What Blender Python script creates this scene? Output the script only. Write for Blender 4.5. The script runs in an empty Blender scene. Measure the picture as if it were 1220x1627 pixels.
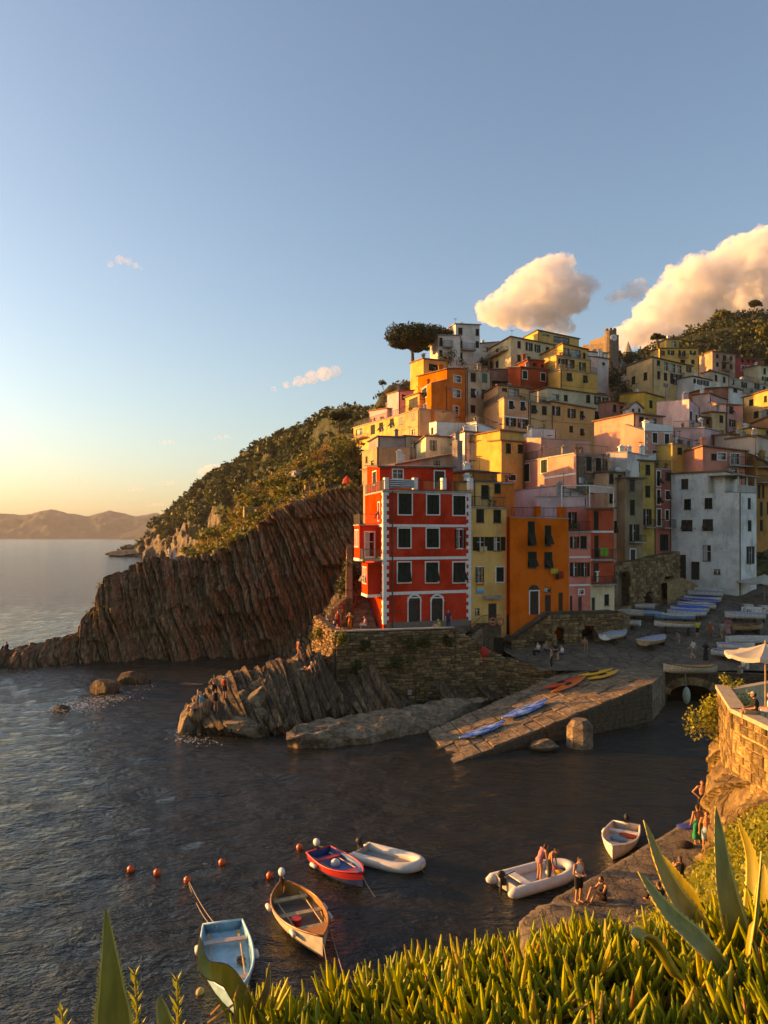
import bpy, bmesh, math, random
import numpy as np
from mathutils import Vector, Matrix, Euler
R = math.radians
random.seed(7); rng = np.random.default_rng(7)
SC = bpy.context.scene
COL = SC.collection
# ---------------------------------------------------------------- camera
F, CX, HY, H = 1220.0, 610.0, 852.0, 14.5     # focal length (px), centre column, horizon row, eye height (m)
cam_d = bpy.data.cameras.new('camera'); cam = bpy.data.objects.new('camera', cam_d); COL.objects.link(cam)
cam_d.sensor_fit = 'HORIZONTAL'; cam_d.sensor_width = 36; cam_d.lens = 36
cam_d.shift_y = (HY-813.5)/1220.0; cam_d.clip_start = 0.1; cam_d.clip_end = 40000
cam.location = (0, 0, H); cam.rotation_euler = (R(90), 0, 0)
SC.camera = cam
# ---------------------------------------------------------------- sky and sun
SUN_AZ, SUN_EL = R(-76), R(9)                 # azimuth from +Y (clockwise), elevation
world = bpy.data.worlds.new('World'); SC.world = world; world.use_nodes = True
wn = world.node_tree; wn.nodes.clear()
wo = wn.nodes.new('ShaderNodeOutputWorld'); bg = wn.nodes.new('ShaderNodeBackground')
sky = wn.nodes.new('ShaderNodeTexSky'); sky.sky_type = 'NISHITA'; sky.sun_disc = False
sky.sun_elevation = SUN_EL; sky.sun_rotation = SUN_AZ
sky.altitude = 0; sky.air_density = 1.0; sky.dust_density = 2.2; sky.ozone_density = 4.6
bg.inputs[1].default_value = 0.15
wn.links.new(sky.outputs[0], bg.inputs[0]); wn.links.new(bg.outputs[0], wo.inputs[0])
sun_d = bpy.data.lights.new('sun', 'SUN'); sun_d.energy = 4.0; sun_d.angle = R(0.6); sun_d.color = (1.0, 0.56, 0.20)
sun = bpy.data.objects.new('sun', sun_d); COL.objects.link(sun)
to_sun = Vector((math.sin(SUN_AZ)*math.cos(SUN_EL), math.cos(SUN_AZ)*math.cos(SUN_EL), math.sin(SUN_EL)))
sun.rotation_euler = to_sun.to_track_quat('Z', 'Y').to_euler(); sun.location = to_sun*300
vs = SC.view_settings; vs.view_transform = 'Standard'; vs.look = 'None'; vs.gamma = 1; vs.exposure = 1.48
vs.use_white_balance = True; vs.white_balance_temperature = 11200; vs.white_balance_tint = 16
vs.use_curve_mapping = False
SC.cycles.use_denoising = True
SC.cycles.max_bounces = 8; SC.cycles.diffuse_bounces = 3; SC.cycles.glossy_bounces = 3; SC.cycles.transmission_bounces = 3
SC.cycles.volume_bounces = 4; SC.cycles.transparent_max_bounces = 8; SC.cycles.sample_clamp_indirect = 4
SC.cycles.caustics_reflective = False; SC.cycles.caustics_refractive = False

# ---------------------------------------------------------------- helpers
def W(px, py, Y): return Vector(((px-CX)/F*Y, Y, H+(HY-py)/F*Y))
def ZW(px, py, z=0.0): return W(px, py, (H-z)*F/(py-HY))
REG = {'R0': (0, 0, 1.0), 'R1': (540, 480, 260/1220), 'R2': (760, 480, 240/1220), 'R3': (980, 480, 240/1220),
       'R4': (540, 680, 260/1175), 'R5': (740, 660, 260/1175), 'R6': (960, 680, 260/1175), 'R7': (1100, 640, 120/610),
       'R8': (860, 720, 220/1220), 'R9': (520, 700, 120/630), 'RP': (960, 900, 260/1220), 'RQ': (1040, 1020, 180/976)}
def PX(reg, x, y): a, b, s = REG[reg]; return a+x*s, b+y*s
def lerp(a, b, t): return a+(b-a)*t
ORG = {}
def rename_safe(n): return n
def thing(name, label, cat, loc=(0, 0, 0), group=None, kind=None):
    o = bpy.data.objects.new(name, None); COL.objects.link(o); o.location = loc; o.empty_display_size = .1
    o['label'] = label; o['category'] = cat
    if group: o['group'] = group
    if kind: o['kind'] = kind
    ORG[o.name] = Vector(loc); return o
def tag(o, label=None, cat=None, group=None, kind=None):
    if label: o['label'] = label
    if cat: o['category'] = cat
    if group: o['group'] = group
    if kind: o['kind'] = kind
    return o
def link(name, me, mat=None, parent=None):
    o = bpy.data.objects.new(name, me); COL.objects.link(o)
    if mat is not None:
        for m in (mat if isinstance(mat, (list, tuple)) else [mat]): me.materials.append(m)
    if parent is not None: o.parent = parent; ORG[o.name] = ORG[parent.name]
    else: ORG[o.name] = Vector((0, 0, 0))
    return o
def np_mesh(name, v, f, mat=None, parent=None, smooth=False, mi=None):
    """v (N,3) world coords, f (M,k) constant-size faces"""
    v = np.asarray(v, np.float32); f = np.asarray(f, np.int32)
    if parent is not None: v = v-np.array(ORG[parent.name], np.float32)
    me = bpy.data.meshes.new(name); k = f.shape[1]
    me.vertices.add(len(v)); me.vertices.foreach_set('co', v.ravel())
    me.loops.add(f.size); me.loops.foreach_set('vertex_index', f.ravel())
    me.polygons.add(len(f)); me.polygons.foreach_set('loop_start', np.arange(0, f.size, k, dtype=np.int32))
    if smooth: me.polygons.foreach_set('use_smooth', np.ones(len(f), bool))
    if mi is not None: me.polygons.foreach_set('material_index', np.asarray(mi, np.int32))
    me.update(calc_edges=True); me.validate()
    return link(name, me, mat, parent)
class MB:
    """collects shapes in world (or local) coordinates, builds one mesh object"""
    def __init__(s): s.v = []; s.f = []; s.m = []; s.cur = 0
    def add(s, vs, fs):
        n = len(s.v); s.v += [tuple(x) for x in vs]; s.f += [tuple(i+n for i in f) for f in fs]; s.m += [s.cur]*len(fs); return s
    def quad(s, a, b, c, d): return s.add([a, b, c, d], [(0, 1, 2, 3)])
    def hexa(s, p):   # p: 4 bottom (ccw) + 4 top
        return s.add(p, [(3, 2, 1, 0), (4, 5, 6, 7), (0, 1, 5, 4), (1, 2, 6, 5), (2, 3, 7, 6), (3, 0, 4, 7)])
    def box(s, c, sx, sy, sz, M=None):
        p = [Vector((x*sx/2, y*sy/2, z*sz/2)) for z in (-1, 1) for x, y in ((-1, -1), (1, -1), (1, 1), (-1, 1))]
        if M is not None: p = [M @ q for q in p]
        return s.hexa([Vector(c)+q for q in p])
    def tube(s, pts, r, n=6, cap=True):
        pts = [Vector(p) for p in pts]; rr = r if isinstance(r, (list, tuple)) else [r]*len(pts)
        base = len(s.v); prev = None
        for i, p in enumerate(pts):
            d = (pts[min(i+1, len(pts)-1)]-pts[max(i-1, 0)])
            d = d.normalized() if d.length > 1e-9 else Vector((0, 0, 1))
            a = d.cross(Vector((0, 0, 1)))
            if a.length < 1e-3: a = d.cross(Vector((1, 0, 0)))
            a.normalize()
            if prev is not None and a.dot(prev) < 0: a = -a
            prev = a; b = d.cross(a)
            for k in range(n):
                t = 2*math.pi*k/n; s.v.append(tuple(p+(a*math.cos(t)+b*math.sin(t))*rr[i]))
        for i in range(len(pts)-1):
            for k in range(n):
                k2 = (k+1) % n
                s.f.append((base+i*n+k, base+i*n+k2, base+(i+1)*n+k2, base+(i+1)*n+k)); s.m.append(s.cur)
        if cap:
            s.f.append(tuple(base+k for k in reversed(range(n)))); s.m.append(s.cur)
            e = base+(len(pts)-1)*n; s.f.append(tuple(e+k for k in range(n))); s.m.append(s.cur)
        return s
    def ball(s, c, rx, ry=None, rz=None, nu=10, nv=6, M=None):
        ry = ry or rx; rz = rz or rx; base = len(s.v); c = Vector(c)
        for j in range(nv+1):
            ph = math.pi*j/nv
            for i in range(nu):
                th = 2*math.pi*i/nu
                q = Vector((rx*math.sin(ph)*math.cos(th), ry*math.sin(ph)*math.sin(th), rz*math.cos(ph)))
                if M is not None: q = M @ q
                s.v.append(tuple(c+q))
        for j in range(nv):
            for i in range(nu):
                i2 = (i+1) % nu
                s.f.append((base+j*nu+i, base+(j+1)*nu+i, base+(j+1)*nu+i2, base+j*nu+i2)); s.m.append(s.cur)
        return s
    def build(s, name, mat, parent=None, smooth=False, local=False):
        me = bpy.data.meshes.new(name)
        o = Vector((0, 0, 0)) if (parent is None or local) else ORG[parent.name]
        me.from_pydata([(x-o.x, y-o.y, z-o.z) for x, y, z in s.v], [], s.f); 
        ob = link(name, me, mat, parent)
        if any(s.m): me.polygons.foreach_set('material_index', s.m)
        if smooth: me.polygons.foreach_set('use_smooth', [True]*len(me.polygons))
        me.update(); return ob
# numpy noise
def _hash(i, j, k, seed):
    h = (i*374761393+j*668265263+k*2147483647+seed*1274126177) & 0xffffffff
    h = ((h ^ (h >> 13))*1274126177) & 0xffffffff; h = ((h ^ (h >> 16))*2246822519) & 0xffffffff
    return ((h ^ (h >> 15)) & 0xffffff)/float(0xffffff)*2-1
def vnoise(p, seed=0):
    p = np.asarray(p, np.float64); i = np.floor(p).astype(np.int64); f = p-i; f = f*f*(3-2*f); r = 0
    for dx in (0, 1):
        for dy in (0, 1):
            for dz in (0, 1):
                w = (f[..., 0] if dx else 1-f[..., 0])*(f[..., 1] if dy else 1-f[..., 1])*(f[..., 2] if dz else 1-f[..., 2])
                r = r+w*_hash(i[..., 0]+dx, i[..., 1]+dy, i[..., 2]+dz, seed)
    return r
def fbm(p, oct=4, seed=0, gain=.5):
    r = 0; a = 1.0; p = np.asarray(p, np.float64)
    for o in range(oct): r = r+a*vnoise(p*(2**o), seed+o*17); a *= gain
    return r
def layers(s, seed, w0=.25, w1=.8, span=400):
    g = np.random.default_rng(seed); w = g.uniform(w0, w1, int(span/((w0+w1)/2))+10); e = np.cumsum(w)-span/2
    off = g.uniform(-1, 1, len(e)+1); i = np.searchsorted(e, s); i = np.clip(i, 1, len(e)-1)
    fr = (s-e[i-1])/(e[i]-e[i-1]); d = np.minimum(fr, 1-fr)*(e[i]-e[i-1])
    return off[i], d
def grid_faces(nv, nu):
    a = (np.arange(nv-1)[:, None]*nu+np.arange(nu-1)[None, :]).ravel()
    return np.stack([a, a+nu, a+nu+1, a+1], 1)
def patch_pts(cols, rows, nu, nv):
    """rows: list of lists (per column) of world points; bilinear refine to (nv,nu,3)"""
    A = np.array([[tuple(p) for p in r] for r in rows], float)
    cx = np.asarray(cols, float); tu = np.interp(np.linspace(0, 1, nu), np.linspace(0, 1, len(cx)), np.arange(len(cx)))
    L = np.concatenate([[0], np.cumsum(np.maximum(np.linalg.norm(np.diff(A, axis=0), axis=2).mean(1), 1e-3))])
    L /= L[-1]; tv = np.interp(np.linspace(0, 1, nv), L, np.arange(len(rows)))
    wcol = np.concatenate([[0], np.cumsum(np.maximum(np.linalg.norm(np.diff(A, axis=1), axis=2).mean(0), 1e-3))]); wcol /= wcol[-1]
    tu = np.interp(np.linspace(0, 1, nu), wcol, np.arange(len(cx)))
    i = np.minimum(tu.astype(int), len(cx)-2); fu = (tu-i)[None, :, None]
    j = np.minimum(tv.astype(int), len(rows)-2); fv = (tv-j)[:, None, None]
    J, I = j[:, None], i[None, :]
    return (A[J, I]*(1-fu)+A[J, I+1]*fu)*(1-fv)+(A[J+1, I]*(1-fu)+A[J+1, I+1]*fu)*fv

# ---------------------------------------------------------------- materials
MATS = {}
def nt(name):
    m = bpy.data.materials.new(name); m.use_nodes = True; t = m.node_tree
    b = t.nodes['Principled BSDF']; return m, t, b
def N(t, typ, **kw):
    n = t.nodes.new(typ)
    for k, v in kw.items():
        if k.startswith('i_'): n.inputs[k[2:].replace('_', ' ')].default_value = v
        elif k.startswith('n_'): n.inputs[int(k[2:])].default_value = v
        else: setattr(n, k, v)
    return n
def ramp(t, fac, stops):
    r = t.nodes.new('ShaderNodeValToRGB'); e = r.color_ramp.elements
    while len(e) < len(stops): e.new(.5)
    for k, (p, c) in enumerate(stops): e[k].position = p; e[k].color = (*c, 1) if len(c) == 3 else c
    t.links.new(fac, r.inputs[0]); return r.outputs[0]
def coords(t, scale=(1, 1, 1), rot=(0, 0, 0), src='Object'):
    tc = t.nodes.new('ShaderNodeTexCoord'); mp = t.nodes.new('ShaderNodeMapping')
    mp.inputs['Scale'].default_value = scale; mp.inputs['Rotation'].default_value = rot
    t.links.new(tc.outputs[src], mp.inputs[0]); return mp.outputs[0]
def bump(t, b, h, strength=.3, dist=.02):
    n = N(t, 'ShaderNodeBump'); n.inputs['Strength'].default_value = strength; n.inputs['Distance'].default_value = dist
    t.links.new(h, n.inputs['Height']); t.links.new(n.outputs[0], b.inputs['Normal']); return n
def noise(t, vec, scale, detail=4, rough=.55):
    n = N(t, 'ShaderNodeTexNoise', i_Scale=scale, i_Detail=detail, i_Roughness=rough)
    if vec is not None: t.links.new(vec, n.inputs['Vector'])
    return n.outputs[0]
def mixc(t, fac, a, b, mode='MIX'):
    n = N(t, 'ShaderNodeMix', data_type='RGBA', blend_type=mode)
    for s, x in ((0, fac), (6, a), (7, b)):
        if isinstance(x, (int, float)): n.inputs[s].default_value = x
        elif isinstance(x, (tuple, list)): n.inputs[s].default_value = (*x, 1) if len(x) == 3 else x
        else: t.links.new(x, n.inputs[s])
    return n.outputs[2]
def mixf(t, x, k=.7):
    q = N(t, 'ShaderNodeMath', operation='MULTIPLY_ADD', n_1=-k, n_2=k); t.links.new(x, q.inputs[0]); return q.outputs[0]
def mixm(t, x, k):
    q = N(t, 'ShaderNodeMath', operation='MULTIPLY', n_1=k); t.links.new(x, q.inputs[0]); return q.outputs[0]
def simple(name, c, rough=.6, metal=0.0, spec=.3, var=.12, scale=6):
    if name in MATS: return MATS[name]
    m, t, b = nt(name); v = coords(t)
    nz = noise(t, v, scale, 5)
    lo = tuple(x*(1-var*1.6) for x in c); hi = tuple(min(1, x*(1+var)) for x in c)
    t.links.new(ramp(t, nz, [(.3, lo), (.7, hi)]), b.inputs['Base Color'])
    b.inputs['Roughness'].default_value = rough; b.inputs['Metallic'].default_value = metal
    b.inputs['Specular IOR Level'].default_value = spec
    MATS[name] = m; return m
def plaster(c, wear=.5):
    key = 'plaster_%d_%d_%d_%d' % (c[0]*1000, c[1]*1000, c[2]*1000, wear*10)
    if key in MATS: return MATS[key]
    m, t, b = nt(key); tc = t.nodes.new('ShaderNodeNewGeometry'); mp1 = t.nodes.new('ShaderNodeMapping'); mp2 = t.nodes.new('ShaderNodeMapping'); mp2.inputs['Scale'].default_value = (1.0, 1.0, .2)
    t.links.new(tc.outputs['Position'], mp1.inputs[0]); t.links.new(tc.outputs['Position'], mp2.inputs[0]); v, v2 = mp1.outputs[0], mp2.outputs[0]
    n1 = noise(t, v, .38, 8, .62); n2 = noise(t, v2, 1.6, 8, .7); n3 = noise(t, v, 9, 6, .75); n4 = noise(t, v, 1.7, 8, .7)
    w = .55+.75*wear
    def mul(x, k):
        q = N(t, 'ShaderNodeMath', operation='MULTIPLY', n_1=k, use_clamp=True); t.links.new(x, q.inputs[0]); return q.outputs[0]
    g_ = sum(c)/3; fade = tuple(min(.88, x*1.22+.016) for x in c); dk = tuple(x*.50+.012 for x in c)
    base = mixc(t, mul(ramp(t, n1, [(.42, (0, 0, 0)), (.62, (1, 1, 1))]), .75*w), c, fade)
    base = mixc(t, mul(ramp(t, n1, [(.36, (1, 1, 1)), (.5, (0, 0, 0))]), .7), base, tuple(x*.72 for x in c))
    base = mixc(t, mul(ramp(t, n2, [(.52, (0, 0, 0)), (.78, (1, 1, 1))]), .7*w), base, dk)
    base = mixc(t, mul(ramp(t, n4, [(.60, (0, 0, 0)), (.66, (1, 1, 1))]), .55*w*wear), base, (g_*.62+.03, g_*.55+.02, g_*.46+.02))
    base = mixc(t, mul(ramp(t, n3, [(.55, (0, 0, 0)), (.8, (1, 1, 1))]), .4), base, tuple(x*.62 for x in c))
    t.links.new(base, b.inputs['Base Color']); b.inputs['Roughness'].default_value = .95; b.inputs['Specular IOR Level'].default_value = .05
    bump(t, b, n3, .5, .03); MATS[key] = m; return m
def rockmat(name, cols, bed=(0, 0, 0), stretch=(6, 1.2, .35), scale=1.0, moss=None, rough=.85, tone=False):
    if name in MATS: return MATS[name]
    m, t, b = nt(name); v = coords(t, stretch, bed); v0 = coords(t)
    a = noise(t, v, .55*scale, 6, .65); c = noise(t, v0, 1.1*scale, 6, .7); d = noise(t, v0, 6*scale, 5, .7)
    mx = N(t, 'ShaderNodeMath', operation='MULTIPLY_ADD', n_1=.6); t.links.new(a, mx.inputs[0])
    m2 = N(t, 'ShaderNodeMath', operation='MULTIPLY', n_1=.4); t.links.new(c, m2.inputs[0]); t.links.new(m2.outputs[0], mx.inputs[2])
    col = ramp(t, mx.outputs[0], [(.32, cols[0]), (.47, cols[1]), (.57, cols[2]), (.7, cols[3])])
    if any(bed):
        fs = noise(t, coords(t, (stretch[0]*2.6, stretch[1], stretch[2]*.8), bed), 1.0*scale, 3, .6); col = mixc(t, mixm(t, ramp(t, fs, [(.38, (1, 1, 1)), (.47, (0, 0, 0))]), .5), col, tuple(x*.6 for x in cols[0])); col = mixc(t, mixm(t, ramp(t, fs, [(.56, (0, 0, 0)), (.66, (1, 1, 1))]), .5), col, tuple(min(1, x*1.2) for x in cols[3]))
    oi = N(t, 'ShaderNodeObjectInfo'); gi = N(t, 'ShaderNodeNewGeometry'); sm_ = N(t, 'ShaderNodeMath', operation='ADD'); t.links.new(oi.outputs['Random'], sm_.inputs[0]); t.links.new(gi.outputs['Random Per Island'], sm_.inputs[1]); fr_ = N(t, 'ShaderNodeMath', operation='FRACT'); t.links.new(sm_.outputs[0], fr_.inputs[0])
    if tone: col = mixc(t, 1.0, col, ramp(t, fr_.outputs[0], [(0, (.45, .45, .47)), (.5, (.9, .86, .82)), (1, (1.5, 1.42, 1.3))]), 'MULTIPLY')
    if moss:
        mk = ramp(t, c, [(.56, (0, 0, 0)), (.68, (1, 1, 1))]); col = mixc(t, mk, col, moss)
    t.links.new(col, b.inputs['Base Color']); b.inputs['Roughness'].default_value = rough; b.inputs['Specular IOR Level'].default_value = .25
    vo = N(t, 'ShaderNodeTexVoronoi', feature='DISTANCE_TO_EDGE', i_Scale=.9*scale); wv_ = N(t, 'ShaderNodeVectorMath', operation='ADD'); nc = N(t, 'ShaderNodeTexNoise', i_Scale=1.5*scale, i_Detail=4.0); t.links.new(v, nc.inputs['Vector']); t.links.new(v, wv_.inputs[0]); t.links.new(nc.outputs[1], wv_.inputs[1]); t.links.new(wv_.outputs[0], vo.inputs['Vector'])
    ck = ramp(t, vo.outputs['Distance'], [(0, (0, 0, 0)), (.07, (1, 1, 1))]); col = mixc(t, mixf(t, ck), col, tuple(x*.45 for x in cols[0])); t.links.new(col, b.inputs['Base Color'])
    hsum = N(t, 'ShaderNodeMath', operation='ADD'); t.links.new(a, hsum.inputs[0]); t.links.new(d, hsum.inputs[1]); h2 = N(t, 'ShaderNodeMath', operation='MULTIPLY_ADD', n_1=.5); t.links.new(ck, h2.inputs[0]); t.links.new(hsum.outputs[0], h2.inputs[2])
    bump(t, b, h2.outputs[0], .9, .16/scale); MATS[name] = m; return m
def leafmat(name, stops, rough=.55, trans=.25, patchy=0):
    if name in MATS: return MATS[name]
    m, t, b = nt(name); g = N(t, 'ShaderNodeNewGeometry')
    lc = ramp(t, g.outputs['Random Per Island'], stops)
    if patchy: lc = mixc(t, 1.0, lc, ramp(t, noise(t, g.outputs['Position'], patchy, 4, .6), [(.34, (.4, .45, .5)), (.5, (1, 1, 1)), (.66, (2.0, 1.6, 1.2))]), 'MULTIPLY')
    t.links.new(lc, b.inputs['Base Color'])
    b.inputs['Roughness'].default_value = rough; b.inputs['Specular IOR Level'].default_value = .3
    if trans > 0:
        tr = N(t, 'ShaderNodeBsdfTranslucent'); ms = N(t, 'ShaderNodeMixShader', n_0=trans)
        t.links.new(ramp(t, g.outputs['Random Per Island'], [(p, tuple(min(1, x*1.6) for x in c)) for p, c in stops]), tr.inputs[0])
        out = t.nodes['Material Output']; t.links.new(b.outputs[0], ms.inputs[1]); t.links.new(tr.outputs[0], ms.inputs[2]); t.links.new(ms.outputs[0], out.inputs[0])
    MATS[name] = m; return m
# ================================================================ setting: sea, hills, rock
def water_mat():
    m, t, b = nt('sea_water'); v = coords(t, (1, 1, 1))
    b.inputs['Base Color'].default_value = (.020, .020, .014, 1); b.inputs['Roughness'].default_value = .07
    b.inputs['IOR'].default_value = 1.33; b.inputs['Specular IOR Level'].default_value = .5
    vv = coords(t, (.75, 1.25, 1), (0, 0, R(18)))
    a = noise(t, vv, .9, 5, .6); c = noise(t, coords(t, (.9, 1.3, 1), (0, 0, R(-25))), 3.2, 4, .6); d = noise(t, vv, .12, 3, .5)
    m1 = N(t, 'ShaderNodeMath', operation='MULTIPLY', n_1=.30); t.links.new(c, m1.inputs[0])
    ad = N(t, 'ShaderNodeMath', operation='ADD'); t.links.new(a, ad.inputs[0]); t.links.new(m1.outputs[0], ad.inputs[1])
    m2 = N(t, 'ShaderNodeMath', operation='MULTIPLY', n_1=1.5); t.links.new(d, m2.inputs[0])
    ad2 = N(t, 'ShaderNodeMath', operation='ADD'); t.links.new(ad.outputs[0], ad2.inputs[0]); t.links.new(m2.outputs[0], ad2.inputs[1])
    bump(t, b, ad2.outputs[0], 1.0, .34)
    return m
WATER = water_mat()
# one sheet, fine near the camera, reaching past the horizon
xs = np.concatenate([[-30000, -8000, -3000, -1200, -500, -250, -140], np.linspace(-90, 45, 271), [80, 140, 250, 500, 1200, 3000, 8000, 30000]])
ys = np.concatenate([[-300, -60, 0], np.linspace(14, 100, 173), np.linspace(103, 180, 26), [200, 240, 300, 400, 600, 1000, 2000, 4000, 9000, 30000]])
GX, GY = np.meshgrid(xs, ys)
p = np.stack([GX*.32+GY*.1, GY*.5, 0*GX], -1)
amp = np.clip((GX+90)/20, 0, 1)*np.clip((45-GX)/10, 0, 1)*np.clip((180-GY)/60, 0, 1)*np.clip((GY-14)/5, 0, 1)
calm = np.clip((28-GX)/30, .25, 1)*np.clip((-GX+22)/22, .3, 1)
wz = (fbm(p*1.5, 4, 3)*.10+vnoise(p*.5, 9)*.09)*amp*calm
sea = np_mesh('sea', np.stack([GX, GY, wz], -1).reshape(-1, 3), grid_faces(len(ys), len(xs)), WATER, smooth=True)
tag(sea, 'dark rippled sea filling the harbour and reaching the horizon', 'sea', kind='structure')

DRY = [(.08, .045, .022), (.20, .118, .058), (.32, .195, .098), (.52, .345, .19)]
BED = (0, R(24), 0)
ROCK = rockmat('headland_rock', DRY, BED, (5, 1.0, .3), 1.0)
ROCK_FAR = rockmat('far_cliff_rock', [(.10, .075, .05), (.17, .125, .085), (.22, .17, .115), (.28, .215, .15)], BED, (2.2, 1, .3), .35)
SOIL = rockmat('hill_soil', [(.035, .04, .014), (.06, .06, .02), (.10, .085, .03), (.19, .13, .055)], (0, 0, 0), (1, 1, 1), .6)
GRASSY = rockmat('scrub_ground', [(.02, .03, .008), (.035, .045, .012), (.06, .06, .018), (.11, .085, .03)], (0, 0, 0), (1, 1, 1), .3)

def far_mountains():
    g = simple('mountain_scrub', (.022, .024, .022), .95, var=.2, scale=.004)
    for nm, Y, pts, lab in (('hills', 5200, [(-200, 822), (-60, 818), (0, 816), (40, 818), (80, 809), (110, 816), (140, 820), (175, 811), (215, 820), (250, 815), (300, 842), (330, 851)], 'far blue grey mountain ridge across the bay on the horizon'),
                        ('hills', 3600, [(190, 852), (215, 842), (240, 827), (262, 814), (290, 805), (320, 790), (380, 760), (450, 730)], 'nearer hazy hill slope rising behind the far coast')):
        xs = np.linspace(pts[0][0], pts[-1][0], 160); ytop = np.interp(xs, [a for a, _ in pts], [b for _, b in pts])
        rows = []
        for t in np.linspace(0, 1, 26):
            X = (xs-CX)/F*Y; hz = (HY-ytop)/F*Y+H
            zz = hz*(1-t)-4*t; yy = Y-(t**.8)*Y*.10+0*xs
            q = np.stack([X*.012, yy*.012, zz*0], -1)
            n = fbm(q, 4, 5)
            zz = np.where(t < .999, zz+(n*hz*.22)*(t*(1-t)*3.2)+vnoise(q*3, 2)*hz*.02, zz)
            rows.append(np.stack([X*(yy/Y), yy, zz], -1))
        rows = [np.stack([rows[0][:, 0], rows[0][:, 1]+300, rows[0][:, 2]*0-5], -1)]+rows
        v = np.stack(rows); o = np_mesh(nm, v.reshape(-1, 3), grid_faces(v.shape[0], v.shape[1]), g, smooth=True)
        tag(o, lab, 'hills', kind='structure')
far_mountains()

def leaf_quads(c, size, aspect=.6, up=.0, seed=0, droop=0):
    """c (N,3) centres -> quads with random orientation; size scalar or (N,)"""
    g = np.random.default_rng(seed); n = len(c)
    a = g.normal(size=(n, 3)); a[:, 2] = a[:, 2]*.7+up; a /= np.linalg.norm(a, axis=1)[:, None]
    b = np.cross(a, g.normal(size=(n, 3))); b /= np.linalg.norm(b, axis=1)[:, None]
    s = (np.asarray(size)*g.uniform(.6, 1.3, n))[:, None]; a = a*s; b = b*s*aspect
    v = np.stack([c-a, c-b*.9+a*.1, c+a, c+b*.9+a*.1], 1).reshape(-1, 3)
    return v, np.arange(n*4).reshape(n, 4)
def clumps(base, nrm_up, n_leaf, rad, size, seed, flat=.75):
    """base (N,3) clump feet; leaf centres inside irregular domes"""
    g = np.random.default_rng(seed); N_ = len(base); rad = np.broadcast_to(rad, (N_,))
    d = g.normal(size=(N_, n_leaf, 3)); d /= np.linalg.norm(d, axis=2)[..., None]; d[..., 2] = np.abs(d[..., 2])
    r = g.uniform(.45, 1.0, (N_, n_leaf))**.6
    wob = 1+.35*g.normal(size=(N_, n_leaf))*.5
    c = base[:, None, :]+d*(r*wob)[..., None]*rad[:, None, None]*np.array([1, 1, flat])
    return c.reshape(-1, 3), np.repeat(rad, n_leaf)*size
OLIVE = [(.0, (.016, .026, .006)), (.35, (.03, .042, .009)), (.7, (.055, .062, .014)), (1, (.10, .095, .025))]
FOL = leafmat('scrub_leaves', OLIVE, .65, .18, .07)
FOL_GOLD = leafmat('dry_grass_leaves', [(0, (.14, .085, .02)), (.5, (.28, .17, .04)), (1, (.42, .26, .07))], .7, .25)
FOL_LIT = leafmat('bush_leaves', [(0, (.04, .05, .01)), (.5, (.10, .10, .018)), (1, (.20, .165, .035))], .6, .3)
PINE = leafmat('pine_needles', [(0, (.012, .022, .006)), (.5, (.028, .042, .010)), (1, (.06, .07, .018))], .65, .12)
BARK = rockmat('bark', [(.03, .02, .012), (.06, .04, .025), (.09, .06, .038), (.13, .09, .06)], (0, 0, 0), (3, 3, .6), 4)

def scatter(v, n, seed, mask=None):
    """random points on a patch grid v (nv,nu,3)"""
    g = np.random.default_rng(seed); nv, nu, _ = v.shape
    e1 = v[:-1, 1:]-v[:-1, :-1]; e2 = v[1:, :-1]-v[:-1, :-1]; ar = np.linalg.norm(np.cross(e1, e2), axis=2)
    if mask is not None: ar = ar*mask[:-1, :-1]
    pr = (ar/ar.sum()).ravel(); idx = g.choice(len(pr), n, p=pr); j, i = np.divmod(idx, nu-1); a = g.random((n, 1)); b = g.random((n, 1))
    return (v[j, i]*(1-a)+v[j, i+1]*a)*(1-b)+(v[j+1, i]*(1-a)+v[j+1, i+1]*a)*b

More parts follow.
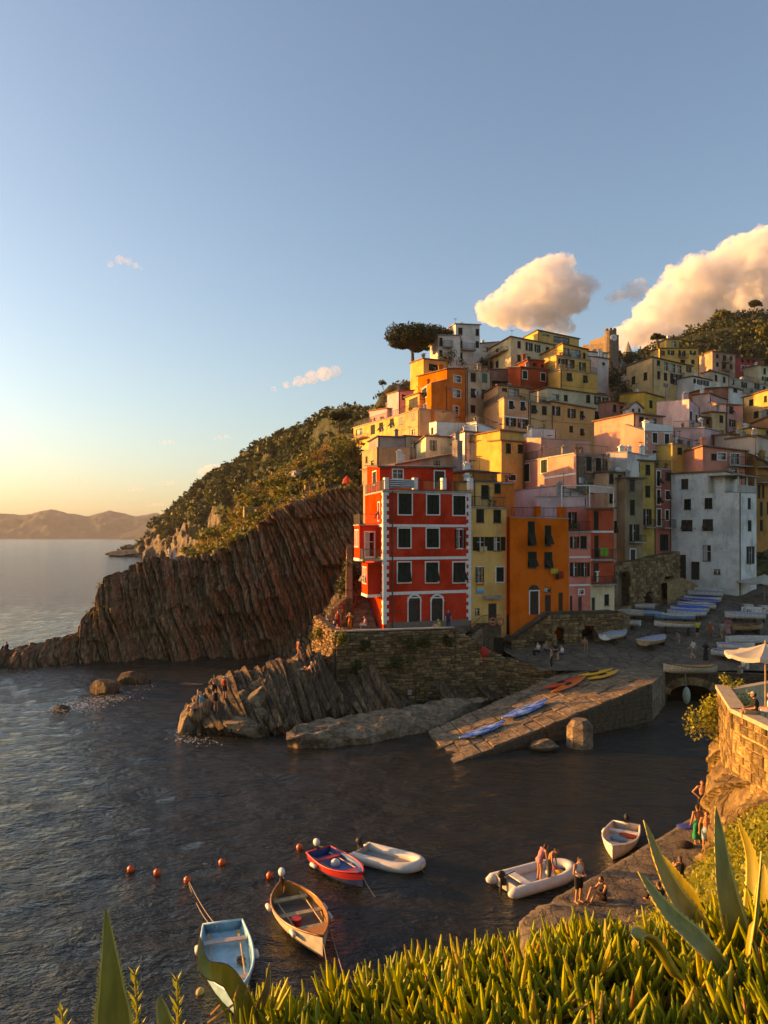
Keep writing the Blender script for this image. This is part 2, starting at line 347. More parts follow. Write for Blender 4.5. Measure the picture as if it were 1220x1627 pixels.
def far_coast():
    X = [175, 200, 225, 250, 290, 330, 360, 420, 500, 545, 580, 640, 700]
    T = [884, 876, 860, 832, 800, 765, 742, 700, 662, 645, 648, 640, 640]
    Yt = [575, 570, 560, 545, 505, 465, 435, 385, 325, 300, 290, 275, 270]
    M1 = [885, 882, 872, 856, 834, 806, 795, 760, 730, 715, 712, 700, 700]
    Yb = [555, 545, 530, 515, 470, 420, 390, 340, 280, 255, 235, 225, 220]
    rows = [[W(x*1.0, t, y)+Vector((30, 60, -20)) for x, t, y in zip(X, T, Yt)], [W(x, t, y) for x, t, y in zip(X, T, Yt)],
            [W(x, m, (a*.45+b*.55)) for x, m, a, b in zip(X, M1, Yt, Yb)],
            [Vector(((x-CX)/F*b, b, -1)) for x, b in zip(X, Yb)]]
    v = patch_pts(X, rows, 230, 110); s = v[..., 0]*.95+v[..., 2]*.3
    off, d = layers(s, 21, 3, 9, 1600); n = fbm(v*.03, 5, 31); h01 = np.linspace(0, 1, 110)[:, None]
    rocky = np.clip((h01-.42)/.2, 0, 1)
    v[..., 1] -= n*9+rocky*(off*5+fbm(v*.12, 3, 5)*4); v[..., 2] += fbm(v*.05, 3, 77)*2.5*(1-rocky)*(h01 < .97)
    # rocky lower cliffs, scrub above (height with a ragged limit)
    fz = v[:-1, :-1]; lim = np.interp((fz[..., 0]/fz[..., 1]), [-.35, -.2, -.1, 0], [3, 30, 26, 20])
    mi = (fz[..., 2] > lim+fbm(fz*.06, 3, 8)*14).astype(int).ravel()
    o = np_mesh('coast_hill', v.reshape(-1, 3), grid_faces(110, 230), [ROCK_FAR, GRASSY], smooth=True, mi=mi)
    tag(o, 'scrub covered coastal hill with bare ribbed cliffs above the sea', 'hill', kind='structure')
    mk = np.zeros(v.shape[:2]); mk[:-1, :-1] = mi.reshape(109, 229); mk[:, :4] = 0
    mk *= np.linspace(0, 1, 110)[:, None] > .12
    mk = mk*np.clip(.6+vnoise(v*.045, 66)*1.2, .03, 1); b = scatter(v, 5200, 4, mk); rad = np.random.default_rng(2).uniform(.8, 3.6, len(b))*np.clip(b[:, 1]/330, .55, 1.3)
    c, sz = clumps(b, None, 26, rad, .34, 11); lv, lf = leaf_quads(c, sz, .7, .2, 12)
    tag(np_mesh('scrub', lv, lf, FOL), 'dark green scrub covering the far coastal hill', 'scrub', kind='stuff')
far_coast()

def rock_grid(name, X, rows, nu, nv, seed, bed=(.91, 0, .41), lay=(.25, .75), amp=.55, namp=.9, mat=ROCK, label='', kind='structure', keep_bottom=True):
    v = patch_pts(X, rows, nu, nv); s = v@np.array(bed)+v[..., 2]*.10*np.sin(v[..., 0]*.11+seed)+fbm(v*.06, 3, seed)*1.0+vnoise(v*.35, seed+2)*.12
    off, d = layers(s, seed, *lay); big, _ = layers(s*1.0, seed+1, lay[1]*2.2, lay[1]*6)
    mask = np.clip(.85+fbm(v*.17, 3, seed+21)*.7, .35, 1.4)
    disp = mask*(off*amp*.5-np.exp(-(d/.07)**2)*amp*.7)+big*amp*.8+fbm(v*.13, 4, seed+23)*namp*1.5+fbm(v*.35, 4, seed+3)*namp*.8+fbm(v*np.array([1.2, 1.2, .5]), 3, seed+5)*namp*.25
    li = np.floor(s/(lay[0]*1.6)).astype(np.int64); hz_ = _hash(li, li*0+3, li*0, seed)*3; zi = np.floor((v[..., 2]+hz_)/(1.1+.9*np.abs(_hash(li, li*0+5, li*0, seed)))).astype(np.int64)
    disp = disp+_hash(li, zi, li*0+1, seed)*amp*.42
    L2 = np.floor(s/(lay[1]*3.1)).astype(np.int64); z2 = np.floor((v[..., 2]+_hash(L2, L2*0, L2*0, seed+8)*4)/3.1).astype(np.int64); disp = disp+_hash(L2, z2, L2*0+2, seed)*amp*.85
    v[..., 1] -= disp; v[..., 2] += off*.16*amp/.5+fbm(v*.8, 2, seed+4)*.22
    o = np_mesh(name, v.reshape(-1, 3), grid_faces(nv, nu), mat); tag(o, label, 'rock', kind=kind); return v
# the big layered headland across the cove
HX = [-40, 0, 40, 80, 122, 135, 152, 172, 200, 240, 290, 340, 400, 450, 500, 560, 600]
HT = [1046, 1034, 1026, 1018, 1004, 975, 945, 916, 902, 888, 884, 880, 842, 806, 788, 772, 768]
HB = [85, 85, 85.5, 86.5, 87.5, 87.8, 88, 88.5, 89, 89.5, 90, 90.7, 92, 93.5, 95, 97, 98]
HU = [1.5, 1.5, 2, 2, 2.5, 3, 3.5, 4, 5, 6, 6.5, 7, 8.5, 8.5, 8, 7.5, 7.5]
hd_rows = [[Vector(((x-CX)/F*(b+u+9), b+u+9, -1.5)) for x, b, u in zip(HX, HB, HU)],
           [W(x, t+6, b+u+2.5) for x, t, b, u in zip(HX, HT, HB, HU)],
           [W(x, t, b+u) for x, t, b, u in zip(HX, HT, HB, HU)],
           [lerp(W(x, t, b+u), Vector(((x-CX)/F*b, b, -1.2)), .5)+Vector((0, -.6, 0)) for x, t, b, u in zip(HX, HT, HB, HU)],
           [Vector(((x-CX)/F*b, b, -1.4)) for x, b in zip(HX, HB)]]
headland = rock_grid('headland', HX, hd_rows, 760, 300, 41, label='brown headland of steeply tilted rock layers rising from the sea', amp=.85, namp=.7, lay=(.28, .85))

tm = np.zeros(headland.shape[:2]); tm[95:215, 120:] = 1
tb = scatter(headland, 420, 77, tm*(vnoise(headland*.15, 3) > .05)); c, sz = clumps(tb, None, 30, np.random.default_rng(3).uniform(.2, .55, len(tb)), .3, 78); lv, lf = leaf_quads(c, sz, .4, .5, 79)
tag(np_mesh('cliff_tufts', lv, lf, leafmat('dry_tuft', [(0, (.05, .05, .012)), (.6, (.13, .10, .025)), (1, (.22, .15, .04))], .7, .2)), 'tufts of grass and herbs on the headland cliff', 'tufts', kind='stuff')
# garden slope between the headland and the village
GXs = [300, 323, 360, 392, 428, 456, 490, 520, 548, 562, 570]
GT = [876, 850, 828, 777, 759, 743, 722, 706, 700, 705, 730]
GB = [892, 885, 876, 852, 830, 812, 796, 788, 780, 778, 778]
gs_rows = [[W(x, t, 128)+Vector((4, 14, -8)) for x, t in zip(GXs, GT)], [W(x, t, 112+18*i/10) for i, (x, t) in enumerate(zip(GXs, GT))],
           [W(x, (t+b)/2+2, 106+12*i/10) for i, (x, t, b) in enumerate(zip(GXs, GT, GB))], [W(x, b+4, 99.5+5*i/10) for i, (x, b) in enumerate(zip(GXs, GB))]]
gs = patch_pts(GXs, gs_rows, 150, 70); ter, _ = layers(gs[..., 2]+fbm(gs*.1, 2, 3)*1.5, 5, 1.2, 3)
gs[..., 1] -= fbm(gs*.15, 4, 61)*1.4+ter*.5; gs[..., 2] += fbm(gs*.3, 3, 62)*.5
tag(np_mesh('garden_slope', gs.reshape(-1, 3), grid_faces(70, 150), SOIL, smooth=True), 'terraced garden slope between the headland and the village', 'slope', kind='structure')
gmask = np.ones(gs.shape[:2]); gmask[:9] = 0
gb = scatter(gs, 260, 8, gmask); rr = rng.uniform(.7, 1.9, len(gb))
c, sz = clumps(gb, None, 60, rr, .24, 13); lv, lf = leaf_quads(c, sz, .6, .2, 14)
tag(np_mesh('garden_scrub', lv, lf, FOL_LIT), 'sunlit green scrub on the garden slope', 'scrub', kind='stuff')
gmask2 = np.zeros(gs.shape[:2]); gmask2[38:, 8:120] = 1
gb = scatter(gs, 240, 18, gmask2); rr = rng.uniform(.4, .95, len(gb))
c, sz = clumps(gb, None, 50, rr, .4, 23, 1.1); lv, lf = leaf_quads(c, sz, .16, .9, 24)
tag(np_mesh('dry_grass', lv, lf, FOL_GOLD), 'golden dry grass along the headland rim', 'grass', kind='stuff')

# village hillside
def hill_z(Y): return np.interp(Y, [60, 78, 90, 105, 120, 135, 150, 170, 200], [3, 6, 13.5, 21.5, 29, 36.5, 42.5, 47, 47])
def hillside():
    xs = np.linspace(-14, 130, 145); ys = np.linspace(80, 200, 90); GX, GY = np.meshgrid(xs, ys)
    k = GX/GY*F+CX
    z = hill_z(GY)-2.0
    lim = np.interp(k, [480, 540, 560, 600, 640, 660, 720], [10, 18, 32, 39.5, 46, 48.5, 60]); z = np.minimum(z+np.where(k < 680, 3, 0), lim); nr_ = np.clip((GY-126)/18, 0, 1); z = z-(1-nr_)*np.interp(k, [620, 700], [15, 0])
    z = np.where(k < 640, z-np.clip(GY-150, 0, 60)*.5*np.clip((640-k)/60, 0, 1), z)
    side = np.clip((k-900)/250, 0, 1); z = z*(1-side*.28); z = np.where((k < 556) & (GY < 108), -4, z); z = np.where((k > 800) & (GY < 97), -2, z)
    z = z+fbm(np.stack([GX, GY, 0*GX], -1)*.1, 4, 19)*1.0
    v = np.stack([GX, GY, z], -1); o = np_mesh('hillside', v.reshape(-1, 3), grid_faces(90, 145), SOIL, smooth=True)
    tag(o, 'steep earth hillside under the village houses', 'hillside', kind='structure')
    m = (k > 560) & (GY < 185); b = scatter(v, 500, 31, m.astype(float)); rr = rng.uniform(.7, 1.6, len(b))
    c, sz = clumps(b, None, 36, rr, .28, 33); lv, lf = leaf_quads(c, sz, .6, .2, 34)
    tag(np_mesh('hillside_scrub', lv, lf, FOL), 'dark scrub growing between the houses on the hillside', 'scrub', kind='stuff')
hillside()

# wooded hill on the right
def wooded_hill():
    X = [900, 960, 1010, 1040, 1080, 1120, 1160, 1195, 1230, 1300, 1420]
    T = [586, 574, 562, 553, 541, 529, 513, 502, 494, 480, 470]
    rows = [[W(x, t, 275)+Vector((0, 40, -30)) for x, t in zip(X, T)], [W(x, t+3, 262) for x, t in zip(X, T)],
            [W(x, (t+640)/2+6, 228) for x, t in zip(X, T)], [W(x, 645, 190) for x in X]]
    v = patch_pts(X, rows, 90, 50); v[..., 2] += fbm(v*.05, 4, 91)*2.2; v[..., 1] += fbm(v*.04, 3, 92)*5
    tag(np_mesh('wooded_hill', v.reshape(-1, 3), grid_faces(50, 90), GRASSY, smooth=True), 'wooded green hill rising behind the village on the right', 'hill', kind='structure')
    mk = np.ones(v.shape[:2]); mk[:4] = 0
    b = scatter(v, 1500, 93, mk); rr = np.random.default_rng(5).uniform(1.2, 3.4, len(b))
    c, sz = clumps(b, None, 52, rr, .22, 94, .9); lv, lf = leaf_quads(c, sz, .65, .2, 95)
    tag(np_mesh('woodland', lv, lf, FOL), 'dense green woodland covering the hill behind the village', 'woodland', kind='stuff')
    return v
wh = wooded_hill()
# ================================================================ buildings
GLASS, _t, _b = nt('window_glass'); _b.inputs['Base Color'].default_value = (.012, .012, .014, 1); _b.inputs['Roughness'].default_value = .08
WHITE = plaster((.72, .66, .58), .35); TRIM = simple('white_trim', (.74, .68, .60), .8)
GREEN = simple('green_shutter', (.013, .022, .012), .75, 0, .15, .4); GREEN2 = simple('bright_green_shutter', (.02, .13, .06), .6)
BROWN = simple('brown_shutter', (.24, .085, .03), .7); DARKWOOD = simple('dark_weathered_wood', (.045, .035, .025), .8, var=.35)
ROOFT = simple('roof_tile', (.20, .105, .06), .85, var=.3, scale=3); SLATE = simple('slate_roof', (.11, .095, .08), .85, var=.3, scale=3)
CONC = simple('concrete', (.32, .28, .23), .9, var=.2, scale=2); IRON = simple('wrought_iron', (.03, .027, .025), .6)
BLACKC = simple('black_cable', (.02, .02, .02), .7); POTM = simple('terracotta_pot', (.34, .12, .06), .85)
WASH = [simple('washing_%d' % k, c_, .95) for k, c_ in enumerate(((.6, .55, .5), (.12, .16, .3), (.45, .12, .1), (.2, .3, .36), (.5, .4, .2)))]
FRAMEW = simple('painted_frame', (.12, .095, .07), .7, var=.3)
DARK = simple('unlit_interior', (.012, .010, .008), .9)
CURTAIN = simple('pale_curtain', (.5, .44, .36), .9)
PALEBLUE, _t, _b = nt('sky_blue_glass'); _b.inputs['Base Color'].default_value = (.10, .16, .2, 1); _b.inputs['Roughness'].default_value = .05
class Plane:
    def __init__(s, A, B):
        s.A = Vector((A[0], A[1], 0)); d = Vector((B[0]-A[0], B[1]-A[1], 0)); s.L = d.length; s.t = d/s.L; s.n = Vector((s.t.y, -s.t.x, 0))
    def pt(s, u, z, o=0.0): q = s.A+s.t*u+s.n*o; return Vector((q.x, q.y, z))
    def uz(s, px, py):
        k = (px-CX)/F; u = (k*s.A.y-s.A.x)/(s.t.x-k*s.t.y); Y = s.A.y+s.t.y*u; return u, H+(HY-py)/F*Y
def pbox(mb, P, u0, u1, z0, z1, o0, o1):
    mb.hexa([P.pt(u0, z0, o1), P.pt(u1, z0, o1), P.pt(u1, z0, o0), P.pt(u0, z0, o0), P.pt(u0, z1, o1), P.pt(u1, z1, o1), P.pt(u1, z1, o0), P.pt(u0, z1, o0)])
def wall_mesh(mb, P, zA, zB, zb, holes, depth=.2):
    zmin = min(zA, zB); hs = []
    for (u0, u1, z0, z1) in holes:
        u0, u1 = max(.05, u0), min(P.L-.05, u1); z0, z1 = max(zb+.02, z0), min(zmin-.03, z1)
        if u1-u0 > .1 and z1-z0 > .1: hs.append((u0, u1, z0, z1))
    us = sorted({0.0, P.L}|{x for h in hs for x in h[:2]}); zs = sorted({zb, zmin}|{x for h in hs for x in h[2:]})
    for a, b in zip(us, us[1:]):
        for c, d in zip(zs, zs[1:]):
            if b-a < 1e-4 or d-c < 1e-4: continue
            m, n = (a+b)/2, (c+d)/2
            if any(h[0] < m < h[1] and h[2] < n < h[3] for h in hs): continue
            mb.quad(P.pt(a, c), P.pt(b, c), P.pt(b, d), P.pt(a, d))
    if abs(zA-zB) > 1e-3:
        top = [P.pt(0, zmin), P.pt(P.L, zmin)]+([P.pt(P.L, zB)] if zB > zmin else [])+([P.pt(0, zA)] if zA > zmin else [])
        mb.add(top, [tuple(range(len(top)))])
    for (u0, u1, z0, z1) in hs:
        q = [(u0, z0), (u1, z0), (u1, z1), (u0, z1)]
        for (a, b), (c, d) in zip(q, q[1:]+q[:1]): mb.quad(P.pt(a, b), P.pt(a, b, -depth), P.pt(c, d, -depth), P.pt(c, d))
def leaf_panel(mb, P, u0, u1, z0, z1, o):
    """a shutter leaf: frame, mid rail and louvres"""
    t = .045; w = min(.07, (u1-u0)*.2)
    pbox(mb, P, u0, u0+w, z0, z1, o, o+t); pbox(mb, P, u1-w, u1, z0, z1, o, o+t)
    for z in (z0, (z0+z1)/2-.03, z1-.06): pbox(mb, P, u0+w, u1-w, z, z+.06, o, o+t-.005)
    n = max(4, int((z1-z0)/.16))
    for k in range(n):
        z = z0+.06+(z1-z0-.12)*k/n; h = (z1-z0-.12)/n
        mb.quad(P.pt(u0+w, z, o+.036), P.pt(u1-w, z, o+.036), P.pt(u1-w, z+h, o+.006), P.pt(u0+w, z+h, o+.006))
def tilted_leaf(mb, P, u0, u1, z0, z1, ang):
    """hinged at the top (z1), swung outward by ang"""
    L = z1-z0; oz = math.sin(ang)*L; zz = z1-math.cos(ang)*L
    a, b, c, d = P.pt(u0, z1, .03), P.pt(u1, z1, .03), P.pt(u1, zz, .03+oz), P.pt(u0, zz, .03+oz)
    k = P.n*.035*math.cos(ang)+Vector((0, 0, .035*math.sin(ang)))
    mb.hexa([d, c, c+k, d+k, a, b, b+k, a+k])
def window(T, P, r, kind, trim=None, shut=None):
    u0, u1, z0, z1 = r; w = u1-u0; h = z1-z0; um = (u0+u1)/2; shut = shut or GREEN
    door = kind in 'dDA'
    nm = 'door' if door else 'window'
    fr = MB(); tw = .11 if trim else .06; pr = .035 if trim else -.09
    o0 = .0 if trim else -.16
    e = tw if trim else 0
    if trim:
        pbox(fr, P, u0-tw, u0, z0-(0 if door else tw), z1+tw, .002, pr); pbox(fr, P, u1, u1+tw, z0-(0 if door else tw), z1+tw, .002, pr)
        pbox(fr, P, u0, u1, z1, z1+tw, .002, pr)
        if not door: pbox(fr, P, u0, u1, z0-tw, z0, .002, pr+.04)
    else:
        pbox(fr, P, u0, u0+.05, z0, z1, -.17, -.10); pbox(fr, P, u1-.05, u1, z0, z1, -.17, -.10); pbox(fr, P, u0+.05, u1-.05, z1-.05, z1, -.17, -.10)
        if not door: pbox(fr, P, u0-.06, u1+.06, z0-.07, z0, -.1, .07)
    W_ = fr.build(nm, trim or FRAMEW, T)
    pane = MB(); pbox(pane, P, u0+.01, u1-.01, z0+.01, z1-.01, -.21, -.185)
    if kind == 'c' or kind == 'x':
        for a, b in ((u0, um-.01), (um+.01, u1)):
            m = MB(); leaf_panel(m, P, a+.012, b-.0, z0+.015, z1-.015, -.03); m.build('shutter', shut, W_)
        return
    if kind == 'o':
        # leaves folded back against the wall; the opening is the middle half of the given rectangle
        pass
    if kind == 's':
        zm = z0+h*.52
        for a, b in ((u0, um-.01), (um+.01, u1)):
            m = MB(); leaf_panel(m, P, a+.012, b, zm, z1-.015, -.03)
            tilted_leaf(m, P, a+.012, b, z0+.02, zm-.01, R(random.choice((28, 34, 40, 18)))); m.build('shutter', shut, W_)
    pane.build('pane', GLASS if kind != 'b' else PALEBLUE, W_)
    if kind in 'gob':
        m = MB(); pbox(m, P, um-.03, um+.03, z0, z1, -.185, -.12); pbox(m, P, u0+.05, um-.03, z0+h*.6, z0+h*.6+.05, -.185, -.13); pbox(m, P, um+.03, u1-.05, z0+h*.6, z0+h*.6+.05, -.185, -.13)
        m.build('mullion', TRIM, W_)
        if random.random() < .5:
            m = MB(); pbox(m, P, u0+.06, um-.05, z0+.03, z1-.03, -.184, -.178); m.build('curtain', CURTAIN, W_)
    if kind == 'd':
        m = MB(); pbox(m, P, u0+.05, u1-.05, z0, z1-.05, -.18, -.11)
        for k in range(3): pbox(m, P, u0+.12, u1-.12, z0+.1+k*(h-.2)/3, z0+(k+1)*(h-.2)/3, -.11, -.095)
        m.build('door_leaf', DARKWOOD, W_)
def railing(T, pts, h=.95, mat=None, step=.14, name='railing', posts=True):
    mb = MB(); pts = [Vector(p) for p in pts]
    for a, b in zip(pts, pts[1:]):
        L = (b-a).length; n = max(1, int(L/step)); up = Vector((0, 0, h))
        mb.tube([a+up, b+up], .028, 4); mb.tube([a+up*.08, b+up*.08], .018, 4)
        for k in range(n+1):
            p = lerp(a, b, k/n); big = k % 8 == 0
            if big or posts: mb.tube([p, p+up], .022 if big else .011, 4, False)
    return mb.build(name, mat or IRON, T)
def balcony(T, P, u0, u1, z, dep=.9, h=.95, mat=None, solid=None):
    mb = MB(); pbox(mb, P, u0, u1, z-.14, z, .005, dep); S = mb.build('balcony', CONC, T)
    if solid: 
        m = MB(); pbox(m, P, u0, u1, z, z+h, dep-.1, dep-.003); pbox(m, P, u0, u0+.1, z, z+h, .005, dep-.1); pbox(m, P, u1-.1, u1, z, z+h, .005, dep-.1); m.build('parapet', solid, S)
    else: railing(S, [P.pt(u0+.04, z, .02), P.pt(u0+.04, z, dep-.05), P.pt(u1-.04, z, dep-.05), P.pt(u1-.04, z, .02)], h, mat)
    return S
def expand(q, e):
    c = sum(q, Vector((0, 0, 0)))/len(q); out = []
    n = len(q)
    for i in range(n):
        a = (q[i]-q[i-1]); b = (q[(i+1) % n]-q[i]); a.z = b.z = 0; a.normalize(); b.normalize()
        out.append(q[i]+(a-b)*e)
    return out
HOUSES = {}
def house(key, reg, label, col, blocks, cat='house', name='house', shut=None, trim=None, roof='slab', wear=.5, roofmat=None, sink=4.0, group='houses of the village'):
    """blocks: list of dict(c=[(x,ytop,Y),...2 or 3], b=ybase, w='x0,x1,y0,y1,k;...' (wall picked by column), depth)"""
    T = None; RH = random.Random(key)
    if isinstance(col, tuple) and col[1] > .3 and col[2] < .2: col = (min(.78, col[0]*1.18), col[1]*.96, col[2]*1.15)
    elif isinstance(col, tuple): col = tuple(min(.80, x*1.12) for x in col)
    wmat = plaster(col, wear) if isinstance(col, tuple) else col
    for bi, bl in enumerate(blocks):
        cs = bl['c']; pts = []
        for (x, y, Y) in cs: px, py = PX(reg, x, y); pts.append((px, W(px, py, Y)))
        near = min(range(len(cs)), key=lambda i: cs[i][2])
        px, py = PX(reg, cs[near][0], bl['b']); zb = W(px, py, cs[near][2]).z-bl.get('sink', sink)
        P3 = [p for _, p in pts]
        if len(P3) == 2:
            t = P3[1]-P3[0]; t.z = 0; t.normalize(); n = Vector((-t.y, t.x, 0)); d = bl.get('depth', 7)
            D = P3[0]+n*d; C = P3[1]+n*d; quad = [P3[0], P3[1], C, D]; vis = [(0, 1)]
        else:
            D, A, B = P3; C = D+B-A; quad = [D, A, B, C]; vis = [(0, 1), (1, 2)]
        if T is None: T = thing(name, label, cat, (quad[vis[-1][0]].x, quad[vis[-1][0]].y, zb), group); HOUSES[key] = (T, [])
        planes = [Plane(quad[i], quad[j]) for i, j in vis]; HOUSES[key][1].extend(planes)
        holes = [[] for _ in planes]; wins = []
        for wtxt in filter(None, (s.strip() for s in bl.get('w', '').split(';'))):
            f = wtxt.split(','); x0, x1, y0, y1 = map(float, f[:4]); kind = f[4] if len(f) > 4 else 'c'; fl = f[5] if len(f) > 5 else ''
            a = PX(reg, x0, y0); b = PX(reg, x1, y1); xm = (a[0]+b[0])/2
            wi = 0 if (len(planes) == 1 or xm < pts[1][0]) else 1; P = planes[wi]
            u0, _ = P.uz(a[0], (a[1]+b[1])/2); u1, _ = P.uz(b[0], (a[1]+b[1])/2); _, z1 = P.uz(xm, a[1]); _, z0 = P.uz(xm, b[1])
            u0, u1 = max(.15, u0), min(P.L-.15, u1)
            if u1-u0 < .2: continue
            if kind == 'o':   # leaves beside the opening
                q = (u1-u0)*.27; lv = [(u0, u0+q), (u1-q, u1)]; u0, u1 = u0+q, u1-q
                for l0, l1 in lv:
                    m = MB(); leaf_panel(m, P, l0, l1, z0, z1, .01); m.build('shutter', shut or GREEN, T)
            holes[wi].append((u0, u1, z0, z1)); wins.append((P, (u0, u1, z0, z1), kind, fl))
        mb = MB()
        for k in range(4):
            a, b = quad[k], quad[(k+1) % 4]; P = Plane(a, b); hl = []
            if (k, (k+1) % 4) in vis: hl = holes[vis.index((k, (k+1) % 4))]
            wall_mesh(mb, P, a.z, b.z, zb, hl)
        mb.build('wall', bl.get('mat', wmat), T)
        rf = bl.get('roof', roof); q = [v.copy() for v in quad]; m = MB()
        if rf == 'slab':
            e = expand(q, .28); lo = [v+Vector((0, 0, .01)) for v in e]; hi = [v+Vector((0, 0, .17)) for v in e]; m.hexa(lo+hi)
            m.build('roof', roofmat or bl.get('rm', ROOFT), T)
        elif rf == 'flat':
            e = expand(q, .06); m.hexa([v+Vector((0, 0, .0)) for v in e]+[v+Vector((0, 0, .10)) for v in e]); m.build('roof', roofmat or bl.get('rm', CONC), T)
        elif rf == 'terrace':
            e = expand(q, .12); m.hexa([v-Vector((0, 0, .12)) for v in e]+[v+Vector((0, 0, .04)) for v in e]); rr = m.build('roof_terrace', CONC, T)
            railing(rr, [v+Vector((0, 0, .04)) for v in expand(q, -.05)][:3] if len(P3) == 3 else [v+Vector((0, 0, .04)) for v in expand(q, -.05)][:2], .95)
        elif rf == 'gable':  # ridge parallel to the last visible wall's normal
            i, j = vis[-1]; A, B = quad[i], quad[j]; k2, l2 = (j+1) % 4, (j+2) % 4
            ra = (A+B)/2+Vector((0, 0, bl.get('rise', 1.6))); rb = (quad[k2]+quad[l2])/2+Vector((0, 0, bl.get('rise', 1.6)))
            m.add([A, B, ra], [(0, 1, 2)]); m.build('gable', bl.get('mat', wmat), T); m = MB(); m.add([quad[k2], quad[l2], rb], [(0, 1, 2)]); m.build('gable', bl.get('mat', wmat), T); m = MB()
            up = Vector((0, 0, .14)); t = (B-A); t.z = 0; t.normalize(); f_ = (ra-rb).normalized()*.25
            for (p0, p1) in ((A-t*.25, quad[l2]-t*.25), (B+t*.25, quad[k2]+t*.25)):
                lo = [p0+f_+Vector((0, 0, -.1)), ra+f_+Vector((0, 0, .02)), rb-f_+Vector((0, 0, .02)), p1-f_+Vector((0, 0, -.1))]; m.hexa(lo+[v+up for v in lo])
            m.build('roof', roofmat or bl.get('rm', ROOFT), T)
        for (P, r, kind, fl) in wins:
            tr = trim; sh = shut
            if 'w' in fl: tr = TRIM
            if 'n' in fl: tr = None
            if 'B' in fl: sh = BROWN
            if 'G' in fl: sh = GREEN2
            if 'D' in fl: sh = DARKWOOD
            window(T, P, r, kind, tr, sh)
        if cat == 'house' and bl.get('sink', sink) != 0 and key not in ('red', 'orange', 'little_white'):
            ctr = sum(quad, Vector((0, 0, 0)))/4; zt_ = ctr.z
            for _ in range(RH.choice((0, 1, 1, 2))):
                s_, t_ = RH.uniform(.2, .8), RH.uniform(.12, .6); p = lerp(lerp(quad[0], quad[1], s_), lerp(quad[3], quad[2], s_), t_); w_ = RH.uniform(.4, .7); h_ = RH.uniform(.7, 1.5); m = MB(); m.box(p+Vector((0, 0, h_/2)), w_, w_, h_); m.box(p+Vector((0, 0, h_+.06)), w_+.2, w_+.2, .1); m.box(p+Vector((0, 0, h_+.2)), w_*.6, w_*.6, .2); m.build('chimney', RH.choice((CONC, WHITE, wmat)), T)
            if RH.random() < .55:
                s_, t_ = RH.uniform(.15, .85), RH.uniform(.1, .5); p = lerp(lerp(quad[0], quad[1], s_), lerp(quad[3], quad[2], s_), t_); h_ = RH.uniform(1.6, 2.8); m = MB(); m.tube([p, p+Vector((0, 0, h_))], .03, 4)
                for q_ in range(5): m.tube([p+Vector((-.4+.04*q_, -.2+q_*.14, h_-.1)), p+Vector((.4-.04*q_, -.2+q_*.14, h_-.1))], .012, 3)
                m.tube([p+Vector((0, -.25, h_-.1)), p+Vector((0, .5, h_-.1))], .015, 3); m.build('aerial', IRON, T)
            P = planes[-1]; za = min(quad[vis[-1][0]].z, quad[vis[-1][1]].z)
            if RH.random() < .75 and P.L > 2:
                u = RH.choice((.18, P.L-.18)); m = MB(); m.tube([P.pt(u, zb, .07), P.pt(u, za, .07)], .055, 5); m.build('downpipe', simple('copper_pipe', (.10, .05, .03), .6), T)
            if RH.random() < .45 and P.L > 3.5:
                zc = za-RH.uniform(2.2, 3.6); m = MB(); m.tube([P.pt(lerp(.1, P.L-.1, k/8), zc-.12*math.sin(math.pi*k/8), .05) for k in range(9)], .016, 3); m.build('cable', BLACKC, T)
            if bl.get('roof', roof) == 'terrace' and RH.random() < .9:
                for _ in range(RH.choice((2, 3, 4))):
                    s_ = RH.uniform(.08, .92); i0, i1 = vis[-1]; p = lerp(quad[i0], quad[i1], s_)-planes[-1].n*RH.uniform(.3, .7)+Vector((0, 0, .05)); m = MB(); m.tube([p, p+Vector((0, 0, .32))], [.13, .18], 7); PT_ = m.build('flower_pot', POTM, T); q = np.random.default_rng(RH.randrange(9999)); d = q.normal(size=(60, 3)); d /= np.linalg.norm(d, axis=1)[:, None]; v_, f_ = leaf_quads(np.array(p)+np.array([0, 0, .55])+d*.3*q.uniform(.3, 1, (60, 1)), .09, .6, .3, RH.randrange(999)); np_mesh('pot_plant', v_, f_, FOL_LIT, PT_)
            if RH.random() < .4 and P.L > 3:
                u0 = RH.uniform(.3, P.L-1.6); zc = za-RH.uniform(2.5, 4.5); n_ = RH.choice((2, 3)); L_ = MB(); 
                for q_ in range(n_):
                    uu = u0+q_*.42; hh = RH.uniform(.35, .7); m = MB(); pbox(m, P, uu, uu+.36, zc-hh, zc, .10, .13); m.build('washing', RH.choice((WASH)), T)
    return T
def band(T, P, px0, px1, py, w=.28, proud=.04, mat=None, name='string_course'):
    u0, z = P.uz(px0, py); u1, _ = P.uz(px1, py); m = MB(); pbox(m, P, u0, u1, z-w/2, z+w/2, .003, proud); return m.build(name, mat or TRIM, T)
def pipe(T, P, px, py0, py1, r=.05, mat=None):
    u, z0 = P.uz(px, py0); _, z1 = P.uz(px, py1); m = MB(); m.tube([P.pt(u, z0, .08), P.pt(u, z1, .08)], r, 6); m.build('downpipe', mat or simple('copper_pipe', (.10, .05, .03), .6), T)
def bal_px(key, pi, reg, x0, x1, ytop, ybot, dep=.9, mat=None, solid=None):
    T, Ps = HOUSES[key]; P = Ps[pi]; a = PX(reg, x0, ybot); b = PX(reg, x1, ytop)
    u0, z = P.uz(*a); u1, _ = P.uz(b[0], a[1]); _, zt = P.uz(b[0], b[1]); return balcony(T, P, u0, u1, z, dep, max(.6, zt-z), mat, solid)
